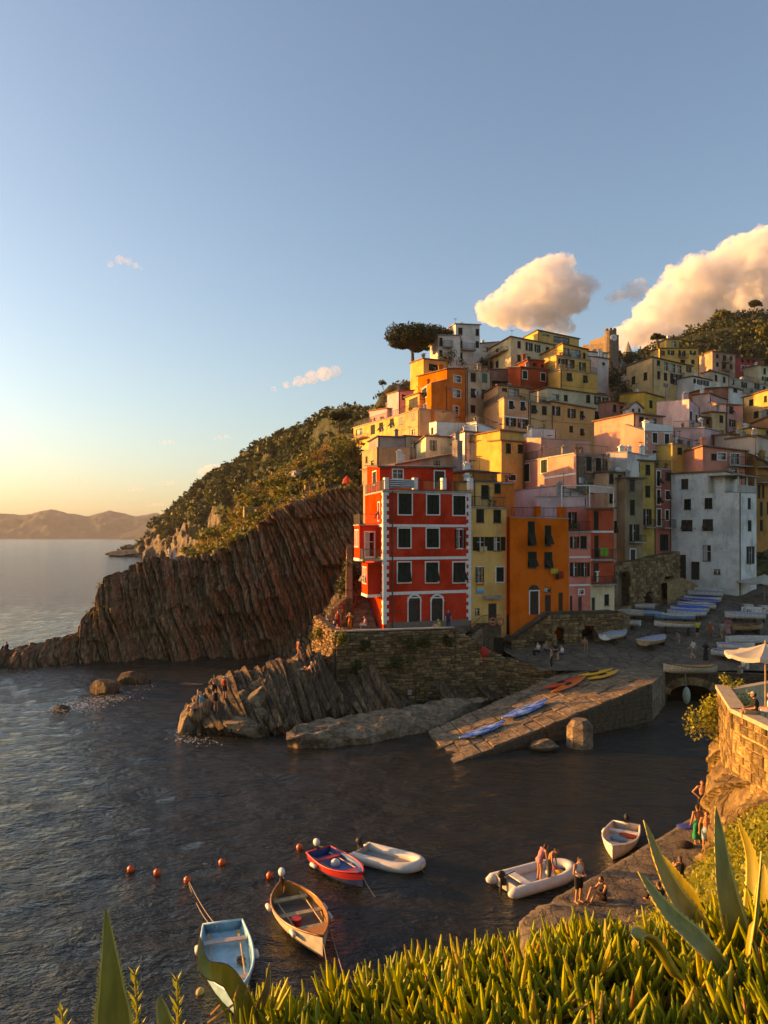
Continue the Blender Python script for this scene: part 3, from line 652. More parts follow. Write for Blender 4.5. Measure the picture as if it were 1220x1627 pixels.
# colours
RED = (.56, .030, .009); YEL = (.76, .41, .105); ORG_ = (.72, .112, .007); PNK = (.66, .18, .125); DRED = (.46, .065, .024); CREAM = (.70, .50, .30)
OCH = (.55, .34, .13); GOLD = (.60, .36, .07); TAN = (.34, .23, .12); GREY = (.26, .22, .18); PALE = (.66, .56, .44); SALM = (.58, .25, .18); MAUVE = (.42, .27, .25); LPINK = (.60, .36, .33)
# --- front row -----------------------------------------------------------------
house('red', 'R4', 'tall red house with white quoins and bands at the head of the sea wall', RED, [
    dict(c=[(180, 480, 78), (312, 452, 70), (942, 460, 73.5)], b=1450, sink=.05, roof='terrace', w='420,515,470,620,c;625,712,480,620,c;813,900,487,625,c;418,506,722,858,c;622,710,722,858,c;825,897,730,862,o;415,507,965,1108,s;617,705,965,1108,s;813,900,965,1108,s;492,575,1222,1445,d;657,737,1222,1445,d'),
    dict(c=[(195, 275, 81), (285, 285, 75.2), (812, 290, 78)], b=445, sink=.3, w='235,262,315,405,c,w;380,450,300,362,g;680,750,310,438,d', roof='slab')], trim=TRIM, wear=.7, roofmat=SLATE)
T, PS = HOUSES['red']; PL, PF = PS[0], PS[1]
a = lambda x, y: PX('R4', x, y)
for y, w in ((455, .22), (700, .24), (938, .26), (1190, .28)): band(T, PF, a(330, y)[0], a(925, y)[0], a(330, y)[1], w)
for y in (700, 938, 1190):
    zz = PF.uz(*a(312, y))[1]; m = MB(); pbox(m, PL, 0, PL.L, zz-.13, zz+.13, .003, .04); m.build('string_course', TRIM, T)
band(T, PF, a(330, 1)[0], a(935, 1)[0], a(1, 1428)[1], .72, .045, simple('grey_plinth', (.20, .15, .11), .9), 'plinth')
zt = PF.uz(*a(312, 455))[1]; zb_ = PF.uz(*a(312, 1410))[1]; nq = 34
for side in (0, 1):
    for k in range(nq):
        z0 = lerp(zb_, zt, k/nq); z1 = lerp(zb_, zt, (k+.97)/nq); w = .52 if k % 2 else .30; m = MB()
        if side == 0:
            m.cur = 0; pbox(m, PF, -.05, w, z0, z1, .002, .05); pbox(m, PL, PL.L-w, PL.L, z0, z1, .002, .05)
        else: pbox(m, PF, PF.L-w, PF.L-.01, z0, z1, .002, .05)
        m.build('quoin', TRIM, T)
pipe(T, PF, a(375, 0)[0], a(0, 452)[1], a(0, 1450)[1], .07)
# arched fanlights and window heads
for (x0, x1, y) in ((492, 575, 1222), (657, 737, 1222)):
    u0, z = PF.uz(*a(x0, y)); u1, _ = PF.uz(*a(x1, y)); r = (u1-u0)/2; c = (u0+u1)/2; m = MB(); n = 12
    for k in range(n):
        t0, t1 = math.pi*k/n, math.pi*(k+1)/n
        q = [PF.pt(c+math.cos(t)*rr, z-.35+math.sin(t)*rr, o) for o in (.004, .06) for t, rr in ((t0, r), (t0, r+.16), (t1, r+.16), (t1, r))]
        m.hexa([q[4], q[5], q[6], q[7], q[0], q[1], q[2], q[3]])
    m.build('door_arch', TRIM, T)
    m = MB(); m.add([PF.pt(c, z-.35, .02)]+[PF.pt(c+math.cos(math.pi*k/n)*r, z-.35+math.sin(math.pi*k/n)*r, .02) for k in range(n+1)], [(0, k+1, k+2) for k in range(n)]); m.build('fanlight', GLASS, T)
# bays on the sunny side
nL = PL.n; tF = PF.t
for (back, proj, dep, y0, y1, wy) in ((.9, 1.35, 2.6, 975, 1205, ((990, 1075), )), (2.0, 1.9, 2.6, 700, 945, ((730, 835), ))):
    base = PL.pt(PL.L-back, 0); z1 = PF.uz(*a(312, y0))[1]; z0 = PF.uz(*a(312, y1))[1]
    A_ = base-tF*proj; D_ = A_-PL.t*dep; B_ = base
    m = MB(); wl = []
    for k in range(2): wl.append((dep*(.2+.4*k), dep*(.2+.4*k)+.55, lerp(z0, z1, .38), lerp(z0, z1, .86)))
    P0 = Plane(D_, A_); P1 = Plane(A_, B_)
    wall_mesh(m, P0, z1, z1, z0, wl); dh = [(.55, 1.45, z0+.2, z0+2.5)] if back > 1.5 else []
    wall_mesh(m, P1, z1, z1, z0, dh); q = [D_, A_, B_, B_-PL.t*dep]
    m.add([Vector((p.x, p.y, z)) for z in (z0, z1) for p in q], [(3, 2, 1, 0), (4, 5, 6, 7)]); m.build('bay', plaster(RED, .4), T)
    m = MB(); m.hexa([Vector((p.x, p.y, z0-.18)) for p in expand([Vector(v) for v in q], .05)]+[Vector((p.x, p.y, z0+.08)) for p in expand([Vector(v) for v in q], .05)]); m.build('string_course', TRIM, T)
    for r in wl: window(T, P0, r, 's' if back < 1.5 else 'c', TRIM, simple('grey_green_shutter', (.25, .24, .17), .7))
    for r in dh: window(T, P1, r, 'g', TRIM)
    if back > 1.5:
        S = MB(); u = PL.L-back; pbox(S, PL, u+.1, PL.L-.2, z0-.15, z0+.0, .01, proj); S = S.build('balcony', CONC, T)
        railing(S, [PL.pt(u+.1, z0, proj-.05), PL.pt(PL.L-.25, z0, proj-.05), PL.pt(PL.L-.25, z0, .05)], .95)
        m = MB(); m.hexa([Vector((p.x, p.y, z1)) for p in expand([Vector(v) for v in q], .1)]+[Vector((p.x, p.y, z1+.12)) for p in expand([Vector(v) for v in q], .1)]); S = m.build('balcony', CONC, T)
        railing(S, [Vector((p.x, p.y, z1+.12)) for p in q[:3]], .95)
window(T, PL, (PL.L-2.2, PL.L-1.5, PF.uz(*a(312, 660))[1], PF.uz(*a(312, 530))[1]), 's', TRIM)
# roof terrace: white piers and a striped cloth on the rail
for x in (322, 530, 735, 928):
    u, z = PF.uz(*a(x, 440)); m = MB(); pbox(m, PF, u, u+.42, z, z+1.08, -.45, .03); m.build('terrace_pier', TRIM, T)
STRIPE, t_, b_ = nt('striped_cloth'); v_ = coords(t_, (1, 1, 1)); wv = N(t_, 'ShaderNodeTexWave', wave_type='BANDS', bands_direction='Z', i_Scale=1.7, i_Distortion=1.5); t_.links.new(v_, wv.inputs[0])
t_.links.new(ramp(t_, wv.outputs[0], [(.45, (.04, .05, .09)), (.55, (.6, .56, .5))]), b_.inputs[0]); b_.inputs['Roughness'].default_value = .9
def cloth(name, label, cat, P, u0, u1, z0, z1, o, mat, group=None, wav=.04, seed=1):
    nu, nv = 14, 8; v = []
    for j in range(nv+1):
        for i in range(nu+1):
            u = lerp(u0, u1, i/nu); z = lerp(z1, z0, j/nv); w = math.sin(i*1.9+seed)*wav*(.3+j/nv)+math.sin(i*.7+j)*wav*.5
            v.append(P.pt(u, z-abs(math.sin(i*.9+seed))*.03, o+w))
    f = [(j*(nu+1)+i, j*(nu+1)+i+1, (j+1)*(nu+1)+i+1, (j+1)*(nu+1)+i) for j in range(nv) for i in range(nu)]
    m = MB(); m.add(v, f); ob = m.build(name, mat, None, True); md = ob.modifiers.new('t', 'SOLIDIFY'); md.thickness = .012
    return tag(ob, label, cat, group)
u0, z1 = PF.uz(*a(355, 366)); u1, z0 = PF.uz(*a(528, 432)); cloth('striped_cloth', 'navy and white striped cloth hung on the red house roof terrace rail', 'cloth', PF, u0, u1, z0, z1, .12, STRIPE)
house('yellow', 'R5', 'narrow yellow house with dark green shutters right of the red house', YEL, [
    dict(c=[(40, 655, 73.6), (292, 662, 75)], b=1600, sink=.6, roof='terrace', w='75,130,672,768,c;198,252,678,770,c;40,165,872,972,o;167,288,872,972,o;70,128,1090,1200,o,w;218,272,1090,1195,c,w;162,222,1350,1475,d;68,100,1385,1430,g'),
    dict(c=[(50, 475, 76), (198, 480, 77)], b=655, sink=.3, w='110,165,500,600,c')], shut=GREEN, wear=.5, roofmat=SLATE)
T, PS = HOUSES['yellow']; P = PS[0]; a = lambda x, y: PX('R5', x, y)
u0, z = P.uz(*a(122, 1315)); u1, z1 = P.uz(*a(240, 1292)); m = MB(); pbox(m, P, u0, u1, z, z+.28, .01, .7); m.build('door_canopy', CONC, T)
house('orange', 'R5', 'bright orange house with propped shutters between yellow and pink houses', ORG_, [
    dict(c=[(288, 735, 77), (320, 733, 74.3), (737, 745, 76.3)], b=1560, sink=1.0, roof='flat', w='445,495,760,938,s;567,613,790,940,s;445,508,978,1095,s;563,620,980,1098,s;460,522,1262,1430,d,w;568,613,1290,1425,d;665,698,1272,1418,d;562,613,1235,1268,g')], wear=.3, trim=None)
T, PS = HOUSES['orange']; P = PS[1]
for x0, x1, y0, y1 in ((508, 540, 652, 735), (675, 712, 656, 745)):
    u0, z0 = P.uz(*a(x0, y1)); u1, z1 = P.uz(*a(x1, y0)); m = MB(); pbox(m, P, u0, u1, z0+.1, z1, -.6, -.02); m.build('terrace_pier', plaster(ORG_, .3), T)
u, z = P.uz(*a(330, 735)); railing(T, [P.pt(.2, z+.1, -.1), P.pt(P.L-.2, z+.1, -.1)], .9)
u, z = P.uz(*a(490, 1262)); m = MB()
for k in range(10):
    t0, t1 = math.pi*k/10, math.pi*(k+1)/10; m.add([P.pt(u, z, .015), P.pt(u+math.cos(t0)*.62, z+math.sin(t0)*.62, .015), P.pt(u+math.cos(t1)*.62, z+math.sin(t1)*.62, .015)], [(0, 1, 2)])
m.build('fanlight', GLASS, T)
house('pink', 'R5', 'narrow pink house with white framed windows right of the orange house', PNK, [
    dict(c=[(738, 838, 76.3), (897, 832, 77)], b=1420, sink=1.5, roof='terrace', w='742,812,870,952,o;822,868,865,955,c;742,822,1055,1155,o;826,900,1055,1155,o;808,834,1302,1415,d;740,766,1295,1415,d;812,846,1252,1282,g,w'),
    dict(c=[(718, 665, 79.5), (880, 655, 80.2)], b=838, sink=1, w='735,795,695,822,o', roof='flat')], trim=None)
house('crimson', 'R5', 'brick red house above a cream ground floor beside the arcade', DRED, [
    dict(c=[(868, 675, 78.2), (893, 676, 77), (1063, 672, 78.4)], b=1215, sink=0, w='918,952,685,822,c;922,952,862,1018,c;915,955,1060,1195,d', rm=SLATE),
    dict(c=[(868, 1216, 78.3), (895, 1217, 76.95), (1067, 1215, 78.4)], b=1430, sink=1.5, mat=plaster(CREAM, .4), roof='none', w='903,930,1308,1412,d;995,1027,1285,1363,c')], trim=None)
T, PS = HOUSES['crimson']; P = PS[1]
for y in (835, 1038, 1222): band(T, P, a(896, y)[0], a(1060, y)[0], a(896, y)[1], .2)
bal_px('crimson', 1, 'R5', 905, 1055, 1150, 1212, .6); bal_px('crimson', 1, 'R5', 905, 1055, 960, 1036, .5)
T, PS = HOUSES['pink']; P = PS[0]
for y in (1018, 1220): band(T, P, a(742, y)[0], a(893, y)[0], a(742, y)[1], .18)
TOW = simple('green_towel', (.12, .33, .04), .95); P = HOUSES['crimson'][1][1]
for i, (x0, x1) in enumerate(((935, 960), (963, 992))):
    u0, z1 = P.uz(*a(x0, 950)); u1, z0 = P.uz(*a(x1, 1010)); cloth('towel', ('left', 'right')[i]+' one of two green towels drying on the brick red house', 'towel', P, u0, u1, z0, z1, .6, TOW, 'green towels on the balcony', .02, i)
P = HOUSES['orange'][1][1]
for (x0, x1, y0, y1, c, l) in ((598, 650, 1100, 1135, (.5, .4, .05), 'yellow cloth drying below an orange house window'), (634, 660, 1118, 1175, (.03, .02, .02), 'black cloth drying below an orange house window'), (664, 692, 1115, 1168, (.4, .03, .02), 'red cloth drying below an orange house window')):
    u0, z1 = P.uz(*a(x0, y0)); u1, z0 = P.uz(*a(x1, y1)); cloth('laundry', l, 'laundry', P, u0, u1, z0, z1, .25, simple('laundry_%d' % x0, c, .95), 'laundry on the orange house', .02)
P = HOUSES['yellow'][1][0]; FLAG, t_, b_ = nt('rainbow_flag'); tc = N(t_, 'ShaderNodeTexCoord'); sp = N(t_, 'ShaderNodeSeparateXYZ'); t_.links.new(tc.outputs['Generated'], sp.inputs[0])
cr = t_.nodes.new('ShaderNodeValToRGB'); cr.color_ramp.interpolation = 'CONSTANT'; t_.links.new(sp.outputs[2], cr.inputs[0])
for k, (p_, c_) in enumerate([(0, (.08, .3, .5)), (.28, (.1, .4, .6)), (.5, (.6, .45, .05)), (.7, (.65, .2, .02)), (.85, (.5, .03, .03))]):
    e = cr.color_ramp.elements; (e[k] if k < len(e) else e.new(p_)).position = p_; e[k].color = (*c_, 1)
t_.links.new(cr.outputs[0], b_.inputs[0]); b_.inputs['Roughness'].default_value = .9
u0, z1 = P.uz(*a(73, 1205)); u1, z0 = P.uz(*a(128, 1277)); cloth('flag', 'rainbow striped flag hung below a yellow house window', 'flag', P, u0, u1, z0, z1, .08, FLAG, None, .015)
# --- houses behind the front row --------------------------------------------------
RUBBLE = rockmat('rubble_masonry', [(.10, .07, .045), (.2, .14, .09), (.28, .2, .13), (.4, .3, .2)], (0, 0, 0), (1, 1, 1.6), 3.5)
house('stonepink', 'R5', 'salmon pink house with a bare stone front and roof terrace', SALM, [
    dict(c=[(415, 330, 96), (792, 268, 84), (1022, 288, 87.5)], b=560, mat=plaster(SALM, .3), roof='terrace', w='540,585,318,412,c,w;418,458,348,475,c,w;865,903,295,398,c;933,970,305,408,c;870,915,475,560,c,G;925,990,475,565,o,G'),
    dict(c=[(413, 165, 97), (540, 168, 93)], b=340, sink=2, roof='flat')], trim=None)
T, PS = HOUSES['stonepink']; band(T, PS[0], a(565, 1)[0], a(788, 1)[0], a(1, 450)[1], .2)
P = PS[1]; g = random.Random(5); mstone = MB()
hol = [tuple(list(P.uz(*a(x0, y1)))+list(P.uz(*a(x1, y0)))) for x0, x1, y0, y1 in ((865, 903, 295, 398), (933, 970, 305, 408), (870, 915, 475, 560), (925, 990, 475, 565))]
zt_ = P.uz(*a(900, 285))[1]; z = P.uz(*a(900, 575))[1]
while z < zt_-.3:
    hh = g.uniform(.14, .3); u = .02
    while u < P.L-.3:
        w = g.uniform(.18, .5); 
        if not any(h[0]-.15 < u+w/2 < h[2]+.15 and h[1]-.1 < z+hh/2 < h[3]+.1 for h in hol): pbox(mstone, P, u+.02, u+w-.02, z+.015, z+hh-.015, .0, g.uniform(.02, .07))
        u += w
    z += hh
tag(mstone.build('facing_stones', RUBBLE, T), kind='stuff')
house('palewall', 'R5', 'pale pink rooftop with green doors and a white pergola frame', LPINK, [
    dict(c=[(350, 545, 83), (672, 505, 80.5), (872, 590, 82)], b=660, sink=2, roof='flat', w='685,815,522,585,c,G'),
    dict(c=[(510, 588, 79.2), (868, 585, 80.4)], b=665, sink=2, roof='flat', depth=.4)])
T, PS = HOUSES['palewall']; m = MB()
q = [W(*a(x, y), Y) for x, y, Y in ((688, 505, 79.5), (888, 503, 80.4), (1060, 522, 82.5))]
for p0, p1 in zip(q, q[1:]): m.tube([p0, p1], .06, 4)
for p0 in q: m.tube([p0, p0-Vector((0, 0, 4.5))], .06, 4)
m.build('pergola_frame', TRIM, T)
m = MB(); m.hexa([q[1]+Vector((0, 0, -.75)), q[2]+Vector((0, 0, -.55)), q[2]+Vector((0, .05, -.55)), q[1]+Vector((0, .05, -.75)), q[1], q[2], q[2]+Vector((0, .05, 0)), q[1]+Vector((0, .05, 0))]); m.build('awning', plaster((.6, .4, .33), .2), T)
house('cream_tall', 'R8', 'tall cream house with flaking plaster right of the brick red house', (.52, .36, .18), [
    dict(c=[(583, 168, 84.5), (737, 182, 86.2)], b=960, sink=2, rm=SLATE, w='597,635,178,270,c;672,707,190,280,c;600,632,357,440,s;672,712,364,455,s;640,664,597,697,s;676,714,594,700,s')], wear=1.2)
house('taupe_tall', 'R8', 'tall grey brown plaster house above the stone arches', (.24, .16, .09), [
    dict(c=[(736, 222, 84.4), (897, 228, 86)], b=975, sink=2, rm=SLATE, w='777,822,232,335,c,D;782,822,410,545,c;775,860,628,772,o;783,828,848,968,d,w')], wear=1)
bal_px('taupe_tall', 0, 'R8', 775, 880, 720, 780, .7)
house('ochre_tall', 'R8', 'ochre yellow house rising behind the grey brown house', (.46, .27, .07), [
    dict(c=[(752, 62, 89.5), (1008, 78, 92)], b=820, sink=3, rm=SLATE, w='820,865,90,155,c;917,958,102,192,c;915,958,286,388,c;893,968,492,632,o')], wear=1)
bal_px('ochre_tall', 0, 'R8', 893, 975, 585, 648, .6)
house('red_tall', 'R8', 'narrow rose red house left of the white house', (.40, .10, .07), [
    dict(c=[(1003, 135, 92.2), (1142, 140, 94.4)], b=1000, sink=3, roof='terrace', w='1015,1048,158,290,s,w;1093,1138,168,245,c;1017,1047,322,450,s,w;1093,1132,332,408,s,w;1018,1052,494,640,c,w;1092,1122,502,590,c,w;1045,1118,715,858,x')], wear=.8)  # x entry: near-black leaves stand in for the shade inside the arch
bal_px('red_tall', 0, 'R8', 1030, 1140, 588, 655, .8)
house('white', 'R6', 'big white house with peeling plaster above the boats on the square', (.60, .55, .48), [
    dict(c=[(470, 333, 95), (866, 313, 91.3)], b=1165, sink=.6, roof='slab', depth=7, w='552,602,365,438,c,D;572,622,510,585,c;720,775,502,578,c;553,633,660,738,s,D;705,780,655,735,s,D;705,765,842,955,g;622,683,960,1090,d;785,833,1015,1050,g;478,586,910,1080,x,D'),  # x entry: dark leaves put in place of shade in the open archway
    dict(c=[(866, 462, 91.28), (967, 466, 90.4), (1092, 470, 94)], b=1170, sink=.6, roof='flat', w='1030,1050,502,580,c;1030,1055,662,738,c;1020,1075,850,975,o')], wear=1.1)
T, PS = HOUSES['white']; P = PS[1]; P2 = PS[2]; a6 = lambda x, y: PX('R6', x, y)
m = MB(); z0 = P2.uz(*a6(970, 466))[1]; z1 = P2.uz(*a6(970, 335))[1]
pbox(m, P2, -1.6, P2.L+.3, z1-.12, z1, -3, .3); m.build('loggia_roof', CONC, T)
for u in (.05, P2.L*.5, P2.L-.1): m = MB(); pbox(m, P2, u, u+.14, z0, z1-.12, -.2, -.06); m.build('loggia_post', TRIM, T)
m = MB(); pbox(m, P2, .02, P2.L, z0+.1, z0+1.0, -.15, .02); m.build('parapet', plaster((.4, .34, .28), .9), T)
m = MB(); pbox(m, P2, -1.4, P2.L-.2, z0+.1, z1-.12, -3, -2.8); m.build('loggia_wall', plaster((.42, .34, .26), .8), T)
# right-hand side
house('coral', 'R6', 'coral pink house with a black balcony above the white house', (.58, .20, .13), [
    dict(c=[(540, 185, 101), (706, 132, 97), (1018, 172, 99.5)], b=330, w='768,805,184,230,c;812,874,180,228,g,w;905,970,185,262,g,w;900,955,292,325,g,w')], wear=.3)
bal_px('coral', 1, 'R6', 885, 1025, 215, 270, 1.0)
house('orange_tall', 'R7', 'tall ochre orange house at the right edge behind the white house', (.40, .17, .045), [
    dict(c=[(420, 395, 101.5), (512, 440, 99), (660, 520, 102)], b=1140, sink=4, roof='slab', w='528,545,665,770,c;563,580,665,770,c;545,567,800,915,c;545,567,945,1032,c;600,620,800,900,c;482,545,405,458,g')], wear=.7)
bal_px('orange_tall', 1, 'R7', 520, 640, 600, 640, .9); bal_px('orange_tall', 1, 'R7', 520, 640, 455, 515, .9)
house('beige_block', 'R3', 'plain beige block with a blank side at the right edge of the village', (.50, .35, .26), [
    dict(c=[(880, 1108, 106), (1132, 1080, 101), (1235, 1112, 104)], b=1210), dict(c=[(780, 1080, 109), (905, 1072, 106)], b=1170)])
house('gold_gable', 'R3', 'mustard yellow low house with a shallow gable at the right edge', GOLD, [
    dict(c=[(905, 1062, 112), (1075, 1015, 108), (1240, 1030, 110)], b=1120, w='1205,1220,1035,1075,c')])
house('rust_gable', 'R3', 'rust orange gable wall under the yellow house at the right edge', (.42, .16, .07), [dict(c=[(1095, 985, 114), (1260, 905, 111)], b=1040)])
house('yellow_right', 'R3', 'yellow house with small dark windows at the right edge', (.60, .40, .12), [
    dict(c=[(1020, 775, 124), (1245, 705, 118)], b=1010, w='1067,1103,787,835,c;1187,1212,757,808,c;1106,1145,882,935,c;1195,1222,866,915,c')])
house('pink_quoin', 'R3', 'long salmon pink house with white quoins and a blank side wall', (.55, .24, .17), [
    dict(c=[(-183, 968, 109), (135, 903, 102), (372, 930, 105)], b=1060, sink=3, w='180,215,925,968,c;232,252,935,985,c;270,320,940,1000,g'),
    dict(c=[(60, 990, 102.6), (222, 1045, 100), (452, 1050, 103)], b=1235, sink=5, roof='flat', w='287,325,1057,1137,c,w;385,420,1065,1145,c,w;285,330,1198,1240,c,w;390,425,1205,1240,c,w')], wear=.3)
T, PS = HOUSES['pink_quoin']; P = PS[3]; m = MB(); z = P.uz(*PX('R3', 222, 1045))[1]
pbox(m, P, .05, P.L-.05, z+.1, z+1.15, -.12, .02); m.build('parapet', TRIM, T)
for k in range(14):
    z1 = z-.3-k*.42; m = MB(); w = .55 if k % 2 else .3; pbox(m, P, .0, w, z1, z1+.4, .003, .05); m.build('quoin', TRIM, T)
house('pink_wall', 'R3', 'pink house with a tall blank wall and narrow front', LPINK, [
    dict(c=[(320, 808, 120), (582, 790, 111), (664, 850, 114.5)], b=1020, roof='flat', w='587,606,882,955,c,w;632,650,908,978,c,w'), dict(c=[(455, 1020, 110), (705, 1010, 107)], b=1100, roof='terrace')], wear=.2)
house('mauve', 'R3', 'mauve grey house with a propped shutter in the upper right village', MAUVE, [
    dict(c=[(612, 752, 132), (748, 740, 126), (885, 790, 128)], b=880, roof='slab'), dict(c=[(750, 815, 124), (880, 832, 119), (1018, 838, 121.5)], b=1070, w='908,940,843,900,s;906,956,950,1005,o')])
house('lime', 'R3', 'small lemon yellow house between the pink and mauve houses', (.56, .42, .17), [
    dict(c=[(690, 900, 119), (770, 890, 115.5), (884, 900, 117)], b=1070, w='828,858,915,973,c;830,866,1035,1062,g')])
house('brownpink', 'R3', 'brown pink narrow house with flat eaves beside the lemon yellow house', (.36, .18, .11), [dict(c=[(655, 928, 115), (797, 942, 117)], b=1090, w='720,745,945,985,c')])
house('yellow_low', 'R3', 'mustard yellow house behind the small white chapel', (.52, .36, .06), [
    dict(c=[(20, 745, 133), (222, 732, 127), (378, 775, 131)], b=905, w='262,287,793,855,c')])
house('chapel', 'R3', 'tiny white chapel with a pointed brown roof', (.58, .5, .42), [dict(c=[(98, 858, 122.5), (206, 858, 123)], b=895, roof='gable', rise=1.0, depth=2, w='122,140,860,890,x;172,188,858,888,c')], name='chapel', cat='chapel', group=None)
house('red_flat', 'R3', 'brick red low wall house with a white end block', (.42, .13, .07), [
    dict(c=[(560, 745, 141), (720, 700, 136), (917, 688, 138)], b=765), dict(c=[(915, 690, 137.5), (1010, 715, 140)], b=790, mat=WHITE, w='940,972,700,728,c')])
house('grey_terraces', 'R3', 'row of grey terraces with awnings below the red house', (.42, .33, .25), [
    dict(c=[(880, 600, 152), (1250, 680, 162)], b=780, roof='terrace', w='925,950,625,665,g;1003,1050,648,690,o;1110,1150,660,700,o;1180,1200,680,715,c'), dict(c=[(1000, 730, 142), (1180, 750, 147)], b=800, roof='terrace')])
house('white_low', 'R3', 'low white house with three windows under a grey roof', (.62, .56, .50), [dict(c=[(610, 602, 141), (764, 635, 144)], b=720, rm=SLATE, w='617,638,617,655,c;647,690,628,665,o;697,740,636,675,o')])
house('beige_up', 'R3', 'beige house with grey shutters right of the low white house', (.50, .38, .26), [dict(c=[(682, 580, 150), (760, 558, 145), (905, 600, 149)], b=700, w='790,811,588,638,c;855,876,602,650,c')])
house('yellow_big', 'R3', 'big yellow house with a loggia and curved eaves', (.58, .42, .16), [
    dict(c=[(78, 520, 148), (285, 447, 140), (610, 522, 146)], b=750, w='120,148,600,662,c;215,245,568,630,c;322,348,470,512,c;383,412,487,550,g;423,472,500,562,g;490,522,512,572,g;560,600,522,566,o;325,350,558,620,c;378,406,570,632,c;430,520,582,665,o;550,586,608,665,c;560,586,705,740,c')], roofmat=SLATE)
house('yellow_top', 'R3', 'tall golden house at the crest below the wooded hill', (.60, .40, .09), [
    dict(c=[(265, 405, 172), (345, 378, 165), (657, 375, 169)], b=590, w='338,385,392,427,o;410,462,390,426,o;498,552,390,440,o;588,637,393,426,o;513,550,465,495,c;600,626,465,498,c'), dict(c=[(345, 330, 170), (400, 302, 166), (507, 305, 168)], b=380, w='440,480,318,355,g')])
bal_px('yellow_top', 1, 'R3', 495, 560, 425, 445, .8)
house('pink_top', 'R3', 'pink house with two small balconies near the crest', (.48, .25, .16), [
    dict(c=[(665, 440, 183), (770, 400, 176), (962, 428, 180)], b=600, w='800,821,420,452,c;855,881,428,480,c;912,932,438,468,c;800,822,487,520,c;850,881,495,545,c;912,932,502,538,c')])
bal_px('pink_top', 1, 'R3', 845, 905, 462, 482, .8); bal_px('pink_top', 1, 'R3', 845, 905, 528, 548, .8)
house('red_top', 'R3', 'crimson house with pale windows near the crest', (.42, .055, .045), [dict(c=[(962, 448, 180), (1156, 470, 184)], b=630, w='1003,1026,512,556,g,w;1050,1073,515,560,g,w;1095,1118,520,558,g,w;1003,1024,462,488,c;1050,1070,466,492,c;1095,1115,470,496,c')])
house('cream_top', 'R3', 'cream house at the right edge near the crest', (.55, .45, .27), [dict(c=[(1148, 512, 178), (1260, 526, 181)], b=660, w='1183,1203,533,582,c;1170,1222,605,635,o')])
# upper middle
house('cream_left', 'R2', 'large cream house with a side balcony and dark shutters', (.55, .42, .24), [
    dict(c=[(75, 388, 151), (262, 282, 141), (622, 352, 147)], b=560, w='315,341,315,372,c;380,437,328,393,o;453,499,345,405,o;543,571,362,395,c;313,341,425,485,c;392,421,438,462,c;140,162,375,430,c;140,162,475,528,c')])
bal_px('cream_left', 0, 'R2', 100, 240, 400, 460, 1.1)
house('gold_crest', 'R2', 'golden flat roofed house on the crest of the village', (.60, .40, .10), [dict(c=[(370, 288, 162), (480, 230, 154), (812, 300, 159)], b=370, w='605,735,282,330,g;515,575,247,272,g')], roofmat=SLATE)
house('gold_steps', 'R2', 'golden stepped house with a glazed veranda', (.60, .37, .08), [
    dict(c=[(500, 432, 143), (682, 338, 135.5), (882, 388, 139)], b=480, w='690,736,372,430,g;740,826,385,450,b;845,864,408,455,c'),
    dict(c=[(535, 457, 139), (628, 430, 134), (908, 472, 137.5)], b=570, roof='terrace', w='645,695,458,522,o;700,775,464,532,o;812,866,488,552,o'),
    dict(c=[(565, 578, 134), (662, 541, 130), (962, 580, 133.5)], b=720, roof='terrace', w='713,755,572,637,s;845,880,592,650,s')])
house('darkred_up', 'R2', 'dark red house with two square windows in the upper village', (.36, .055, .018), [
    dict(c=[(240, 532, 136), (340, 528, 132), (562, 550, 135.5)], b=700, w='357,394,556,620,c,w;503,541,573,637,c,w'), dict(c=[(320, 505, 139), (400, 467, 135.5), (532, 480, 137.5)], b=550, w='440,470,488,520,c;505,525,500,530,c')], roofmat=SLATE)
house('pink_bal', 'R2', 'small pink house with a balcony beside the dark red house', (.50, .22, .15), [dict(c=[(92, 548, 137), (250, 545, 138.5)], b=690, w='110,180,645,690,g;220,262,650,680,g')])
bal_px('pink_bal', 0, 'R2', 95, 295, 580, 632, 1.0)
house('ochre_row_left', 'R2', 'ochre house with green propped shutters and white band', (.55, .33, .13), [
    dict(c=[(42, 860, 124.5), (207, 770, 114), (411, 800, 116.6)], b=1030, roof='terrace', w='245,283,797,868,s,w;338,376,805,880,s,w;222,302,935,1002,o;318,398,945,1018,o'),
    dict(c=[(42, 742, 125), (155, 674, 118.5), (420, 702, 121.5)], b=800, sink=2, w='190,230,695,725,c;240,330,700,760,g')])
T, PS = HOUSES['ochre_row_left']; band(T, PS[1], PX('R2', 210, 1)[0], PX('R2', 408, 1)[0], PX('R2', 1, 922)[1], .25)
house('ochre_row_mid', 'R2', 'narrow tan house with two propped shutters in the ochre row', (.50, .30, .14), [dict(c=[(411, 806, 116.6), (587, 828, 118.6)], b=1030, roof='terrace', w='427,468,832,898,s;513,551,840,910,c;515,536,985,1015,g')])
house('ochre_row_right', 'R2', 'wide orange ochre house with a terrace in the ochre row', (.56, .32, .10), [dict(c=[(587, 806, 118.6), (936, 866, 122.4)], b=1140, w='598,660,842,915,o;720,784,862,935,o;820,849,880,948,s;735,763,1000,1050,c;822,851,1022,1075,s')])
house('beige_behind', 'R2', 'pale beige house behind the ochre row', (.50, .40, .25), [dict(c=[(560, 692, 127), (1070, 765, 132)], b=970, w='600,650,745,790,g;690,720,750,800,c;870,903,748,812,c;935,987,760,825,o;1000,1050,770,832,o;940,973,882,945,s;1018,1048,895,935,c')])
house('pink_small', 'R2', 'small rose house right of the beige house', (.46, .17, .12), [dict(c=[(1072, 802, 129), (1202, 832, 132)], b=930, w='1088,1112,828,888,c;1145,1170,838,895,c')])
